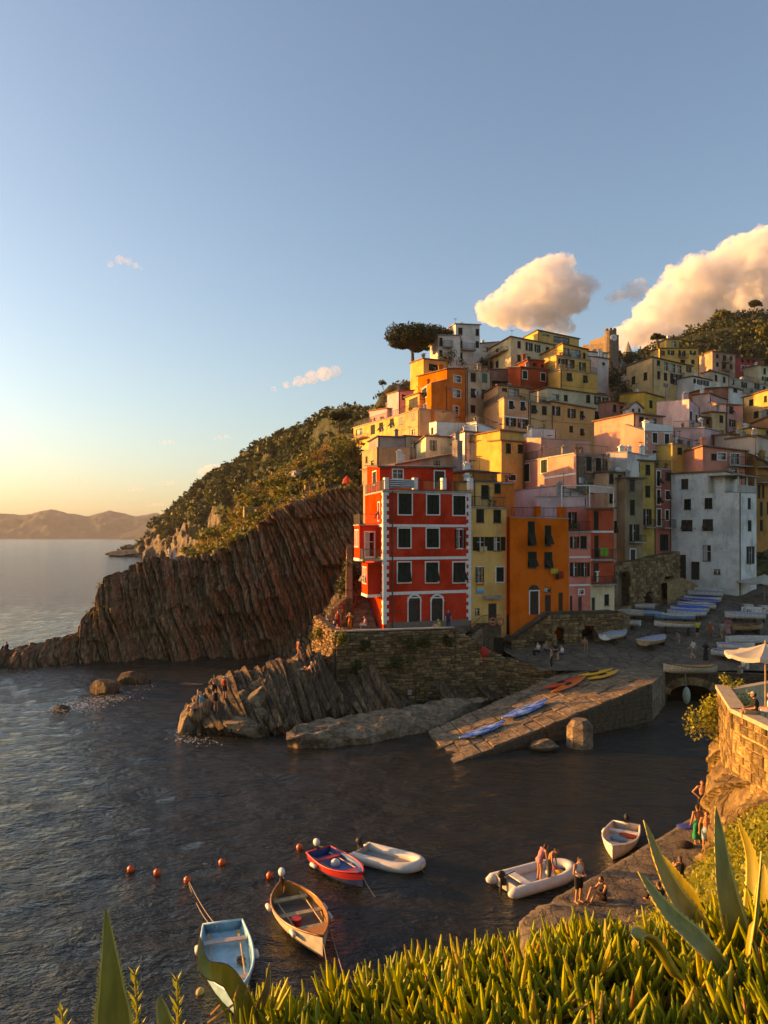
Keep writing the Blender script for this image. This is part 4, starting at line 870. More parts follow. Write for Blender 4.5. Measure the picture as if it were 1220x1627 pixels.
house('white_pink', 'R2', 'little pale pink house below the castle ruin', (.58, .42, .36), [dict(c=[(880, 440, 150), (962, 448, 147), (1050, 462, 149)], b=560, w='998,1022,486,515,c,w'), dict(c=[(885, 402, 153), (1042, 415, 155)], b=450, mat=WHITE, w='960,1010,410,440,g')])
house('grey_white_shed', 'R2', 'low whitewashed shed with a shallow roof below the ochre row', (.55, .50, .44), [dict(c=[(365, 1065, 110), (430, 1020, 107.5), (628, 1030, 109.5)], b=1100, roof='flat')])
house('yellow_small', 'R2', 'narrow yellow house with two rows of small windows', (.52, .34, .08), [dict(c=[(92, 1128, 96), (185, 1122, 93.5), (368, 1135, 95.5)], b=1420, roof='slab', w='222,262,1140,1220,c;318,358,1150,1220,c;245,300,1395,1440,c,w'), dict(c=[(175, 1040, 97), (365, 1060, 99)], b=1130)], wear=.6)
# upper left
house('white_tower', 'R1', 'white modern tower house beside the umbrella pine on the crest', (.58, .50, .42), [
    dict(c=[(806, 200, 158), (862, 166, 151), (1042, 172, 152.5)], b=430, roof='slab', w='882,913,190,240,c;888,913,282,345,c;888,913,375,420,c;1012,1036,200,250,c;1012,1036,292,340,c'),
    dict(c=[(672, 335, 152), (735, 252, 146.5), (897, 250, 148)], b=440, w='740,765,265,328,c;740,763,357,403,c')], roofmat=CONC, wear=.4)
bal_px('white_tower', 1, 'R1', 892, 1000, 318, 356, 1.0); bal_px('white_tower', 3, 'R1', 765, 830, 298, 336, 1.0)
house('grey_roof_small', 'R1', 'small grey house with a dark roof right of the white tower', (.42, .37, .32), [dict(c=[(1038, 312, 156), (1175, 298, 159)], b=400, w='1065,1120,335,370,g')], roofmat=SLATE)
house('gold_block', 'R1', 'plain golden block house with one dark window below the pine', (.60, .33, .08), [dict(c=[(525, 458, 141), (622, 425, 134.5), (802, 442, 138)], b=650, w='663,728,463,513,c')], wear=.3)
house('big_orange', 'R1', 'big orange house with small white framed windows high on the left', (.58, .125, .018), [
    dict(c=[(600, 650, 125.5), (680, 606, 119), (800, 575, 121.2)], b=1000, roof='flat', w='612,648,642,715,s;612,648,767,835,s;612,646,887,960,s'),
    dict(c=[(797, 502, 121.2), (942, 496, 123.8)], b=900, w='848,900,550,597,g;845,898,655,710,g;845,884,777,835,g')], trim=TRIM, wear=.3)
house('stained_beige', 'R1', 'stained beige house right of the big orange house', (.48, .36, .18), [dict(c=[(943, 508, 124), (1118, 522, 127)], b=890, roof='terrace', w='975,1012,527,593,c;1057,1098,532,598,c,G;975,1012,645,712,c;1055,1090,652,720,c;975,1008,768,825,c')], wear=1.2)
house('yellow_row', 'R1', 'long sunlit yellow house with balconies at the left end of the village', (.60, .40, .12), [
    dict(c=[(102, 935, 138), (426, 845, 123.6)], b=1215, sink=8, w='118,168,945,990,g;228,262,915,985,c;292,322,897,965,s;372,402,868,935,s;120,165,1075,1130,g;125,165,1180,1215,c', roof='terrace')], wear=.5)
bal_px('yellow_row', 0, 'R1', 103, 205, 990, 1030, 1.1); bal_px('yellow_row', 0, 'R1', 103, 205, 1110, 1150, 1.1)
house('ochre_plain', 'R1', 'plain ochre house with grey green shutters left of the big orange house', (.52, .34, .14), [dict(c=[(426, 845, 123.6), (592, 792, 118)], b=1015, sink=6, roof='terrace', w='440,469,855,912,c;532,561,825,880,c;535,560,950,985,g')], shut=simple('grey_green_shutter', (.25, .24, .17), .7))
house('lilac', 'R1', 'lilac pink house on the slope at the left end of the village', (.50, .30, .30), [dict(c=[(352, 692, 136), (437, 668, 131), (550, 660, 134)], b=850, w='462,488,690,728,c'), dict(c=[(215, 815, 139), (352, 795, 134)], b=930)], wear=.3)
house('loggia', 'R1', 'golden loggia house with a canopy beside the big orange house', (.60, .36, .10), [dict(c=[(485, 715, 128), (592, 682, 122.5)], b=860, w='515,580,715,790,x,D')])
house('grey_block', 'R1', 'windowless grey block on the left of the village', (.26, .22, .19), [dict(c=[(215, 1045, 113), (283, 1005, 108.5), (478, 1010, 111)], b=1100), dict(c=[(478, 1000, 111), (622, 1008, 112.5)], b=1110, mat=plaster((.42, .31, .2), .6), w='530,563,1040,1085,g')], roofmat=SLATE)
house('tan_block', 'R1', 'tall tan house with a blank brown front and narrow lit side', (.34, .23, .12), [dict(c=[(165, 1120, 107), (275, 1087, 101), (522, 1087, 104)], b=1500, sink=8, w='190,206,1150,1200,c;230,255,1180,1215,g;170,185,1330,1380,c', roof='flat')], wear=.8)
house('cream_mid', 'R1', 'cream house with pale shutters and a stained side in the middle left', (.62, .50, .30), [dict(c=[(570, 1062, 109), (640, 1000, 105), (892, 1015, 107.5)], b=1180, w='668,722,1030,1105,o;878,908,1048,1120,x,D')], wear=1.0, shut=simple('grey_green_shutter', (.25, .24, .17), .7))
house('white_top', 'R1', 'white flat roofed block below the big orange house', (.62, .57, .50), [dict(c=[(665, 905, 113.5), (720, 892, 110.5), (1000, 905, 113.5)], b=1010, roof='flat', w='680,696,935,985,c'), dict(c=[(935, 905, 112), (1018, 890, 109), (1150, 940, 111)], b=1000, roof='terrace')], wear=.4)
house('white_brown', 'R1', 'white house with tall brown shutters behind the red house', (.60, .50, .44), [dict(c=[(815, 1010, 107.5), (930, 968, 101.5), (1117, 985, 104.5)], b=1420, w='970,1018,1010,1130,c,B;965,1016,1175,1245,s,B')], wear=.8)
house('white_brown_narrow', 'R1', 'narrow pinkish white house with brown shutters', (.56, .42, .34), [dict(c=[(1117, 1030, 99.5), (1207, 1035, 101)], b=1430, w='1140,1180,1050,1118,c,B;1140,1180,1195,1260,s,B')], wear=.6)
house('brown_roof', 'R4', 'tan house with a sloping brown roof behind the red house terrace', (.32, .23, .15), [dict(c=[(398, 272, 84), (848, 182, 88.5)], b=420, w='672,718,235,290,c'), dict(c=[(843, 95, 86.5), (880, 98, 87)], b=420, depth=.8, roof='flat', mat=plaster((.25, .2, .16), 1))], wear=1)
house('green_roof', 'R5', 'low orange house with a grey roof and potted terrace behind the yellow house', (.55, .16, .03), [dict(c=[(35, 470, 79.5), (345, 485, 82)], b=600, roof='terrace', w='205,250,490,560,c'), dict(c=[(25, 400, 81.5), (225, 420, 83)], b=480)], roofmat=SLATE)
house('shed_white', 'R6', 'whitewashed roof shed above the grey brown house', (.55, .48, .42), [dict(c=[(15, 180, 89), (165, 172, 87.5)], b=300, roof='flat'), dict(c=[(250, 215, 93), (372, 185, 94)], b=260, roof='flat')], wear=.6)
house('yellow_wash', 'R6', 'ochre house with a laundry terrace above the coral house', (.50, .30, .08), [dict(c=[(488, 110, 99), (640, 140, 101)], b=260, roof='terrace', w='525,557,140,190,c;580,605,150,190,c')])
house('little_white', 'R0', 'small white house among bushes above the headland', (.62, .54, .46), [dict(c=[(453, 751, 118), (470, 748, 115), (488, 752, 117)], b=775, sink=2, roof='flat', w='456,461,755,768,c;474,484,755,762,g')], group=None, wear=.3)
# castle ruin with clock tower, and a little bell spire
T = house('castle', 'R2', 'ruined stone castle wall with a round clock tower on the crest', RUBBLE, [dict(c=[(840, 345, 178), (1040, 330, 171), (1105, 345, 174)], b=520, roof='none'), dict(c=[(905, 312, 180), (1058, 262, 170)], b=400, roof='none', depth=2.2)], name='castle_ruin', cat='castle', group=None)
c0 = W(*PX('R2', 1067, 300), 169.5); m = MB(); zt = W(*PX('R2', 1067, 238), 169.5).z
m.tube([Vector((c0.x, c0.y, c0.z-14)), Vector((c0.x, c0.y, c0.z-6)), Vector((c0.x, c0.y, zt))], [3.6, 1.7, 1.25], 14); 
for k in range(7):
    t = 2*math.pi*k/7; m.box((c0.x+1.0*math.cos(t), c0.y+1.0*math.sin(t), zt+.25), .5, .5, .5)
m.build('tower', RUBBLE, T)
m = MB(); m.ball((c0.x+.3, c0.y-1.28, c0.z), .75, .12, .75, 14, 8); m.build('clock_face', TRIM, T)
m = MB(); m.box((c0.x+.3, c0.y-1.42, c0.z+.2), .07, .04, .5); m.box((c0.x+.45, c0.y-1.42, c0.z), .35, .04, .07); m.build('clock_hands', IRON, T)
s0 = W(*PX('R3', 90, 460), 185); T = thing('bell_tower', 'slender stone bell turret with a pointed spire on the crest', 'bell tower', s0-Vector((0, 0, 4)))
m = MB(); m.box(s0+Vector((0, 0, -1)), 1.8, 1.8, 5); m.build('shaft', RUBBLE, T); m = MB(); m.tube([s0+Vector((0, 0, 1.5)), s0+Vector((0, 0, 1.8)), s0+Vector((0, 0, 4.3))], [1.3, 1.0, .06], 8); m.build('spire', CONC, T)
m = MB()
for dx in (-1, 1): m.box(s0+Vector((dx*.4, -.91, .5)), .36, .05, 1.0)
m.build('belfry_opening', DARK, T)
house('spire_base', 'R3', 'low white church roof beside the bell turret', (.50, .44, .36), [dict(c=[(0, 462, 184), (165, 460, 186)], b=520, rm=SLATE)], group=None, name='church', cat='church')
# ================================================================ harbour: sea wall, rocks, slipway, square, quay
SW = rockmat('wall_stone', [(.15, .088, .042), (.31, .188, .088), (.43, .27, .13), (.56, .38, .2)], (0, 0, 0), (1, 1, 2), 2.2, tone=True)
SW2 = rockmat('golden_wall_stone', [(.20, .125, .05), (.33, .215, .088), (.42, .285, .12), (.52, .37, .18)], (0, 0, 0), (1, 1, 1.4), 2.0, tone=True)
MORTAR = rockmat('lime_mortar', [(.06, .04, .022), (.10, .066, .036), (.14, .095, .054), (.2, .14, .08)], (0, 0, 0), (1, 1, 1), 3)
RAMPST = rockmat('slipway_stone', [(.11, .072, .042), (.21, .142, .086), (.29, .202, .126), (.39, .28, .18)], (0, 0, 0), (1, 1, 1), 1.6)
PAVE = rockmat('square_paving', [(.10, .072, .048), (.15, .108, .073), (.185, .135, .092), (.24, .178, .122)], (0, 0, 0), (1, 1, 1), .8)
def block_mesh(seed, jit=.06):
    g = random.Random(seed); v = []
    for (x, z) in ((0, 0), (1, 0), (1, 1), (0, 1)): v.append((x, 0, z))
    for (x, z) in ((0, 0), (1, 0), (1, 1), (0, 1)): v.append((x+g.uniform(-jit, jit)*.4, .62, z+g.uniform(-jit, jit)*.4))
    for (x, z) in ((.1, .14), (.9, .14), (.9, .86), (.1, .86)): v.append((x+g.uniform(-jit, jit), 1+g.uniform(-.18, .1), z+g.uniform(-jit, jit)))
    f = []
    for r in (0, 4):
        for k in range(4): f.append((r+k, r+(k+1) % 4, r+4+(k+1) % 4, r+4+k))
    f += [(8, 9, 10, 11), (3, 2, 1, 0)]
    return v, f
BLK = [block_mesh(s, .1) for s in range(8)]; BLKME = {}
def blk_me(k, mat):
    key = (k, mat.name)
    if key not in BLKME:
        me = bpy.data.meshes.new('stone'); me.from_pydata(BLK[k][0], [], BLK[k][1]); me.materials.append(mat); me.update(); BLKME[key] = me
    return BLKME[key]
def put_stone(T, P, u, w, z, h, o, dep, mat, g, name='stone', tilt=0.0):
    ob = bpy.data.objects.new(name, blk_me(g.randrange(8), mat)); COL.objects.link(ob); ob.parent = T
    X = P.t*w; Zv = Vector((0, 0, h)); Yv = P.n*dep; q = P.pt(u, z, o)-ORG[T.name]
    ob.matrix_local = Matrix(((X.x, Yv.x, Zv.x, q.x), (X.y, Yv.y, Zv.y, q.y), (X.z, Yv.z, Zv.z, q.z), (0, 0, 0, 1)))
def stone_wall(T, walls, mat, hsz=(.16, .3), wsz=(.25, .7), nmax=300, dep=.14, seed=1, gap=.025, thick=.6, mortar=None, backing=True, jit=.03):
    """walls: (Plane, zA, zB, zb, holes, batter)"""
    g = random.Random(seed); items = []
    for (P, zA, zB, zb, holes, bat) in walls:
        if backing:
            m = MB(); o0 = -.02
            top = [P.pt(0, zA, -thick), P.pt(P.L, zB, -thick), P.pt(P.L, zB, o0), P.pt(0, zA, o0)]
            if not holes:
                lo = [P.pt(0, zb, -thick), P.pt(P.L, zb, -thick), P.pt(P.L, zb, o0+bat*(zB-zb)), P.pt(0, zb, o0+bat*(zA-zb))]
                m.hexa(lo+top)
            else: 
                Pb = Plane(P.pt(0, 0, o0), P.pt(P.L, 0, o0)); wall_mesh(m, Pb, zA, zB, zb, holes, thick); m.quad(*top)
            m.build('mortar_bed', mortar or MORTAR, T)
        z = zb
        while z < max(zA, zB)-.05:
            h = g.uniform(*hsz); u = g.uniform(-.2, 0)
            while u < P.L-.05:
                w = g.uniform(*wsz); a = max(u, .01); b = min(u+w, P.L-.01); zt = lerp(zA, zB, (a+b)/2/P.L)
                if b-a > .1 and z+h*.6 < zt and not any(h0 < (a+b)/2 < h1 and h2 < z+h/2 < h3 for h0, h1, h2, h3 in holes):
                    hh = min(h, zt-z+.03); items.append((P, a+gap/2, b-a-gap, z+gap/2+g.uniform(-jit, jit), hh-gap, bat*(zt-z)-.05, dep*g.uniform(.55, 1.25)))
                u += w
            z += h
    items.sort(key=lambda i: -i[2]*i[4])
    for (P, u, w, z, h, o, d) in items[:nmax]: put_stone(T, P, u, w, z, h, o, d, mat, g)
    if len(items) > nmax:
        V, Fc = [], []
        for (P, u, w, z, h, o, d) in items[nmax:]:
            bv, bf = BLK[g.randrange(8)]; n = len(V); V += [tuple(P.pt(u+x*w, z+zz*h, o+y*d)) for x, y, zz in bv]; Fc += [tuple(i+n for i in f) for f in bf]
        m = MB(); m.v = V; m.f = Fc; m.m = [0]*len(Fc); tag(m.build('small_stones', mat, T), kind='stuff')
def zp(Y): return float(np.interp(Y, [60, 66, 68, 73, 79, 86, 93, 105, 120], [2.7, 2.9, 3.02, 3.85, 4.92, 6.53, 7.94, 8.9, 10]))
def YG(py): return float(np.interp(-py, [-1075, -1058, -1030, -1000, -965, -938, -920], [65, 68, 73, 79, 86, 93, 101]))
def ground(px, py): Y = YG(py); return Vector(((px-CX)/F*Y, Y, zp(Y)))
# square (piazza)
gx = np.linspace(0, 1, 70); gy = np.linspace(66.2, 118, 60)
sqv = np.zeros((60, 70, 3))
for j, Y in enumerate(gy):
    x0 = (np.interp(Y, [66, 68, 72, 80, 118], [860, 845, 800, 800, 800])-CX)/F*Y; x1 = (1420-CX)/F*Y
    sqv[j, :, 0] = x0+(x1-x0)*gx; sqv[j, :, 1] = Y; sqv[j, :, 2] = zp(Y)
sqv[..., 2] += fbm(sqv*.6, 3, 71)*.05
tag(np_mesh('square', sqv.reshape(-1, 3), grid_faces(60, 70), PAVE, smooth=True), 'sloping paved village square with boats', 'square', kind='structure')
# terrace of the red house
zf = 5.98
def G(px, Y): return Vector(((px-CX)/F*Y, Y, 0))
TP = [G(500, 71), G(533, 65.8), G(722, 68.6), G(748, 73.2), G(760, 80), G(600, 82), G(548, 83)]
m = MB(); m.add([Vector((p.x, p.y, z)) for z in (zf-.5, zf) for p in TP], [tuple(range(7, 14))]+[(k, (k+1) % 7, 7+(k+1) % 7, 7+k) for k in range(7)])
tag(m.build('terrace', PAVE), 'stone paved terrace in front of the red house', 'terrace', kind='structure')
T = thing('sea_wall', 'high rubble stone sea wall under the red house terrace', 'wall', G(533, 65.8))
zt = zf+.32
pA, pB, pC, pD, pE = G(500, 71), G(533, 65.8), G(722, 68.6), G(802, 69.6), G(884, 67.0)
stone_wall(T, [(Plane(pA, pB), zt+.9, zt, .2, [], .05), (Plane(pB, pC), zt, zt, -.4, [], .05), (Plane(pC, pD), zt, 3.5, -.4, [], .04), (Plane(pD, pE), 3.5, 2.9, -.4, [], .03)], SW, (.15, .32), (.28, .95), 300, .22, 3, .05)
m = MB()
for P_, za, zb2 in ((Plane(pB, pC), zt, zt),): pbox(m, P_, 0, P_.L, za-.02, za+.08, -.65, .08)
m.build('coping', CONC, T)
for k, (x, y, wpx, hpx, c, l) in enumerate(((648.5, 1098.5, 6, 8, (.6, .5, .45), 'small white warning notice with red print fixed to the sea wall'), (668, 1096.5, 5.5, 9, (.62, .34, .03), 'small yellow notice fixed to the sea wall'))):
    P_ = Plane(pB, pC); u, z = P_.uz(x, y); m = MB(); o = .05*(zt-z)+.12; w, hh = wpx*.056/2, hpx*.056/2; pbox(m, P_, u-w, u+w, z-hh, z+hh, o, o+.03); ob = m.build('notice_board', simple('notice_%d' % k, c, .6)); tag(ob, l, 'notice')
    m = MB()
    for q in range(4): pbox(m, P_, u-w*.7, u+w*(.7 if q % 2 else .3), z+hh*.6-q*hh*.36, z+hh*.6-q*hh*.36+hh*.16, o+.03, o+.034)
    m.build('print', simple('notice_print_%d' % k, ((.4, .03, .02), (.1, .06, .01))[k], .7), ob)
# flight of steps up beside the red house
T = thing('stairs', 'stone steps climbing between the red house and a low wall', 'stairs', G(575, 70.5))
for k in range(20):
    y0 = 71.3+k*.52; z0 = zf+k*.19; a_, b_ = G(562-k*.35, y0), G(598-k*1.05, y0); m = MB()
    m.hexa([Vector((a_.x, y0, zf-.5)), Vector((b_.x, y0, zf-.5)), Vector((b_.x, y0+.6, zf-.5)), Vector((a_.x, y0+.6, zf-.5)), Vector((a_.x, y0, z0+.18)), Vector((b_.x, y0+.02, z0+.19)), Vector((b_.x, y0+.6, z0+.19)), Vector((a_.x, y0+.6, z0+.18))]); m.build('step', RAMPST, T)
T = thing('stair_wall', 'rough stone wall with a sunlit edge left of the steps', 'wall', G(549, 72))
p0, p1 = G(527, 71.5), G(550, 73); p2 = G(551, 84)
stone_wall(T, [(Plane(p0, p1), 7.6, 8.6, zf-.3, [], 0), (Plane(p2, p1), 13.6, 8.6, 4, [], 0)], SW, (.2, .4), (.35, .8), 120, .12, 9)
# landing beside the yellow house, its steps and life rings
T = thing('landing_steps', 'small stone stair with an iron rail at the yellow house door', 'stairs', G(770, 72))
m = MB(); A_, B_ = G(768, 72.2), G(796, 72.8); P_ = Plane(A_, B_); zl = W(780, 993, 72.3).z; pbox(m, P_, 0, P_.L, 2.5, zl, -1.6, 0); m.build('landing', MORTAR, T)
m = MB(); u, z = P_.uz(792, 1018); pbox(m, P_, u-.5, u+.45, 2.8, z+.3, -.02, .03); m.build('cellar_door', DARK, T)
for k in range(9):
    m = MB(); pbox(m, P_, -.3*(k+1), -.3*k, 2.5, zl-.22*(k+1), -1.5, -.05); m.build('step', RAMPST, T)
railing(T, [P_.pt(0, zl, -.1), P_.pt(-2.6, zl-1.9, -.1)], .9, posts=False); railing(T, [P_.pt(0, zl, -.1), P_.pt(P_.L, zl, -.1)], .9)
RING = simple('faded_red_ring', (.50, .13, .08), .6)
for k, x in enumerate((782, 794.5)):
    u, z = P_.uz(x, 987.5); m = MB(); c = P_.pt(u, z, .08); pts = [c+P_.t*math.cos(t)*.33+Vector((0, 0, math.sin(t)*.33)) for t in [2*math.pi*i/16 for i in range(17)]]; m.tube(pts, .085, 6, False)
    tag(m.build('life_ring', RING, None, True), ('left', 'right')[k]+' one of two faded red life rings on the stair rail', 'life ring', 'life rings')
m = MB(); u, z = Plane(pC, pD).uz(767, 1035); c = Plane(pC, pD).pt(u, z, .2); m.ball(c+Vector((0, 0, 0)), .35, .2, .5, 8, 6); m.ball(c+Vector((.25, 0, -.1)), .28, .2, .42, 8, 6); m.tube([c, c-Vector((0, 0, 1.6))], .07, 5)
tag(m.build('life_jackets', simple('red_jacket', (.5, .03, .02), .7), None, True), 'red life jackets hung on a post on the sea wall', 'life jackets')
# arcade of stone arches below the orange and pink houses
T = thing('arcade', 'stone arcade with dark arched openings under the orange house', 'wall', G(815, 72.5))
P_ = Plane(G(812, 72.6), G(986, 75.5)); P2 = Plane(G(986, 75.5), G(1000, 79))
def hl(x0, x1, y0, y1, P=P_): u0, z1 = P.uz(x0, y0); u1, z0 = P.uz(x1, y1); return (u0, u1, z0, z1)
hs = [hl(846, 868, 1006, 1048), hl(882, 897, 998, 1050), hl(924, 946, 994, 1050)]
zA, zB = P_.uz(812, 1020)[1], P_.uz(986, 972)[1]; PM = Plane(P_.A, P_.pt(P_.L*.36, 0)); PN = Plane(P_.pt(P_.L*.36, 0), P_.pt(P_.L, 0)); zt2 = P_.uz(900, 974)[1]
L1 = PM.L; hA = [h for h in hs if h[1] < L1]; hB = [(h[0]-L1, h[1]-L1, h[2], h[3]) for h in hs if h[0] >= L1]; hX = [h for h in hs if h[0] < L1 <= h[1]]
hA += [(h[0], L1-.06, h[2], h[3]) for h in hX]
stone_wall(T, [(PM, zA, zt2, 2.8, hA, 0), (PN, zt2, zB, 2.8, hB, 0), (P2, zB, zB-.6, 3.2, [], 0)], SW, (.16, .36), (.25, .75), 300, .2, 12, .045, thick=.7)
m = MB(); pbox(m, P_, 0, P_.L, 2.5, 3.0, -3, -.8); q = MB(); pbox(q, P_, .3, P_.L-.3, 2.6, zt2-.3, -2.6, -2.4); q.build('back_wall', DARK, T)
m = MB(); m.add([P_.pt(0, zA, 0), P_.pt(L1, zt2, 0), P_.pt(P_.L, zB, 0), P_.pt(P_.L, zB, -3.2), P_.pt(L1, zt2, -3.2), P_.pt(0, zA, -3.2)], [(0, 1, 4, 5), (1, 2, 3, 4)]); m.build('arcade_top', PAVE, T)
for i, h in enumerate(hs):   # arch rings
    c = (h[0]+h[1])/2; r = (h[1]-h[0])/2
    for k in range(9):
        t = math.pi*(k+.5)/9; m = MB(); cx, cz = c+math.cos(t)*(r+.1), h[3]-r*.3+math.sin(t)*(r+.1); e1 = P_.t*math.cos(t)+Vector((0, 0, math.sin(t))); e2 = P_.t*(-math.sin(t))+Vector((0, 0, math.cos(t))); p = P_.pt(cx, cz, .0); s_ = r*.17
        m.hexa([p-e1*.16-e2*s_-P_.n*.4, p+e1*.16-e2*s_-P_.n*.4, p+e1*.16-e2*s_+P_.n*.13, p-e1*.16-e2*s_+P_.n*.13, p-e1*.16+e2*s_-P_.n*.4, p+e1*.16+e2*s_-P_.n*.4, p+e1*.16+e2*s_+P_.n*.13, p-e1*.16+e2*s_+P_.n*.13]); m.build('arch_stone', SW, T)
# big stone base with blind arches below the tall houses
T = thing('arched_base', 'dark rubble stone base with big blind arches below the tall houses', 'wall', G(976, 82))
a8 = lambda x, y: PX('R8', x, y)
P_ = Plane(G(976, 81.8), G(1080, 90)); u1, z1 = P_.uz(*a8(790, 1040)); zt3 = P_.uz(*a8(850, 970))[1]
hs = [hl(a8(660, 0)[0], a8(778, 0)[0], a8(0, 1060)[1], a8(0, 1345)[1], P_), hl(a8(905, 0)[0], a8(975, 0)[0], a8(0, 1230)[1], a8(0, 1360)[1], P_), hl(a8(1065, 0)[0], a8(1160, 0)[0], a8(0, 1090)[1], a8(0, 1290)[1], P_)]
stone_wall(T, [(P_, zt3, zt3+1.2, 4.5, hs, 0)], SW, (.22, .45), (.3, .9), 300, .18, 15, thick=1.0)
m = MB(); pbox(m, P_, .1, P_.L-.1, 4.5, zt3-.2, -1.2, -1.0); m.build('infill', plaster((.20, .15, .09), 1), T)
for i, h in enumerate(hs):
    c = (h[0]+h[1])/2; r = (h[1]-h[0])/2
    for k in range(11):
        t = math.pi*(k+.5)/11; cx, cz = c+math.cos(t)*(r+.12), h[3]-r*.5+math.sin(t)*(r+.12); e1 = P_.t*math.cos(t)+Vector((0, 0, math.sin(t))); e2 = P_.t*(-math.sin(t))+Vector((0, 0, math.cos(t))); p = P_.pt(cx, cz, .02); s_ = r*.145
        m = MB(); m.hexa([p-e1*.2-e2*s_-P_.n*.4, p+e1*.2-e2*s_-P_.n*.4, p+e1*.2-e2*s_+P_.n*.15, p-e1*.2-e2*s_+P_.n*.15, p-e1*.2+e2*s_-P_.n*.4, p+e1*.2+e2*s_-P_.n*.4, p+e1*.2+e2*s_+P_.n*.15, p-e1*.2+e2*s_+P_.n*.15]); m.build('arch_stone', SW, T)
m = MB(); P3_ = Plane(G(1060, 87), G(1125, 92.5)); zq = 9.2; m.add([P3_.pt(0, 6, 0), P3_.pt(P3_.L*.45, 6, 0), P3_.pt(P3_.L, 7.4, 0), P3_.pt(P3_.L*.7, 8.8, 0), P3_.pt(P3_.L*.35, zq+.5, 0), P3_.pt(0, zq, 0)]+[P3_.pt(0, 6, -4), P3_.pt(P3_.L*.45, 6, -4), P3_.pt(P3_.L, 7.4, -4), P3_.pt(P3_.L*.7, 8.8, -4), P3_.pt(P3_.L*.35, zq+.5, -4), P3_.pt(0, zq, -4)], [(0, 1, 2, 3, 4, 5), (2, 8, 9, 3), (3, 9, 10, 4), (4, 10, 11, 5)]); tag(m.build('sloping_rubble_wall', SW), 'sloping dark rubble wall at the foot of the white house', 'wall')
# ---- quay wall of the square with the arch
T = thing('harbour_bridge', 'stone bridge with a low arch at the head of the harbour', 'bridge', G(1100, 65))
P_ = Plane(G(985, 66.6), G(1240, 64.6)); c_u = P_.uz(1098, 1100)[0]; ra = P_.uz(1136, 1100)[0]-c_u
harch = [(c_u-ra, c_u+ra, -1.0, 1.75)]
stone_wall(T, [(P_, 2.92, 2.85, -1.2, harch, 0)], rockmat('dark_wet_stone', [(.04, .03, .02), (.085, .06, .036), (.13, .09, .055), (.2, .14, .085)], (0, 0, 0), (1, 1, 2), 2), (.25, .5), (.4, 1.0), 150, .12, 22, thick=.5)
m = MB(); n = 20; pr = []
for k in range(n+1):
    t = math.pi*k/n; pr.append((c_u+math.cos(t)*ra*1.0, 1.0+math.sin(t)*.85))
for k in range(n): m.quad(P_.pt(*pr[k], -.05), P_.pt(*pr[k+1], -.05), P_.pt(*pr[k+1], -11), P_.pt(*pr[k], -11))
m.quad(P_.pt(c_u-ra, -1, -.05), P_.pt(c_u-ra, 1, -.05), P_.pt(c_u-ra, 1, -11), P_.pt(c_u-ra, -1, -11)); m.quad(P_.pt(c_u+ra, -1, -.05), P_.pt(c_u+ra, 1, -.05), P_.pt(c_u+ra, 1, -11), P_.pt(c_u+ra, -1, -11)); m.quad(P_.pt(c_u-ra, -1, -11), P_.pt(c_u+ra, -1, -11), P_.pt(c_u+ra, 2.2, -11), P_.pt(c_u-ra, 2.2, -11))
m.build('tunnel_lining', MORTAR, T)
for k in range(17):
    t = math.pi*(k+.5)/17; cx, cz = c_u+math.cos(t)*(ra+.1), 1.05+math.sin(t)*1.05; e1 = (P_.t*math.cos(t)*.7+Vector((0, 0, math.sin(t)))).normalized(); e2 = P_.n.cross(e1); p = P_.pt(cx, cz, .02); s_ = .19
    m = MB(); q = [p+e1*x+e2*y+P_.n*zz for y in (-s_, s_) for x, zz in ((-.32, -.4), (.34, -.4), (.34, .12), (-.32, .12))]; m.hexa(q); m.build('arch_stone', SW, T)
# pebbles of the inner harbour
pv = np.zeros((40, 60, 3)); 
for j, Y in enumerate(np.linspace(50, 66, 40)):
    pv[j, :, 0] = np.linspace((930-CX)/F*Y, (1330-CX)/F*Y, 60); pv[j, :, 1] = Y; pv[j, :, 2] = np.interp(Y, [50, 56, 62, 66], [-.5, -.12, .1, .3])
pv[..., 2] += fbm(pv*1.2, 4, 81)*.09
PEB = rockmat('wet_pebbles', [(.03, .022, .013), (.055, .04, .024), (.08, .06, .038), (.12, .09, .06)], (0, 0, 0), (1, 1, 1), 6, rough=.5)
tag(np_mesh('pebble_shore', pv.reshape(-1, 3), grid_faces(40, 60), PEB), 'dark wet pebble shore at the head of the harbour', 'shore', kind='structure')
# ---- slipway
N0, N1, F1, F0 = Vector((4.4, 49.2, -.12)), Vector((21.0, 60.2, 2.98)), Vector((18.0, 69.3, 3.03)), Vector((3.2, 56.2, .25))
T = thing('slipway', 'sloping stone slipway of worn slabs beside the harbour', 'slipway', N0)
def SL(s, t): return lerp(lerp(N0, N1, s), lerp(F0, F1, s), t)
m = MB(); dn = Vector((0, 0, -2.2)); m.hexa([N0+dn, N1+dn, F1+dn, F0+dn]+[p-Vector((0, 0, .12)) for p in (N0, N1, F1, F0)]); m.build('slipway_bed', MORTAR, T)
g = random.Random(4); ns = 17
for i in range(ns):
    cuts = [0]+sorted(g.uniform(.12, .88) for _ in range(3))+[1]; cuts = [0, .24+g.uniform(-.06, .06), .5+g.uniform(-.07, .07), .76+g.uniform(-.06, .06), 1]
    for a_, b_ in zip(cuts, cuts[1:]):
        s0, s1 = (i+.04)/ns, (i+.96)/ns; e = .008; up = Vector((0, 0, g.uniform(-.02, .07))); j = lambda: Vector((g.uniform(-.05, .05), g.uniform(-.05, .05), g.uniform(-.02, .02)))
        q = [SL(s0, a_+e), SL(s1, a_+e), SL(s1, b_-e), SL(s0, b_-e)]; tp = [p+up+j() for p in q]; m = MB(); m.hexa([p-Vector((0, 0, .3)) for p in q]+tp); m.build('stone_slab', RAMPST, T)
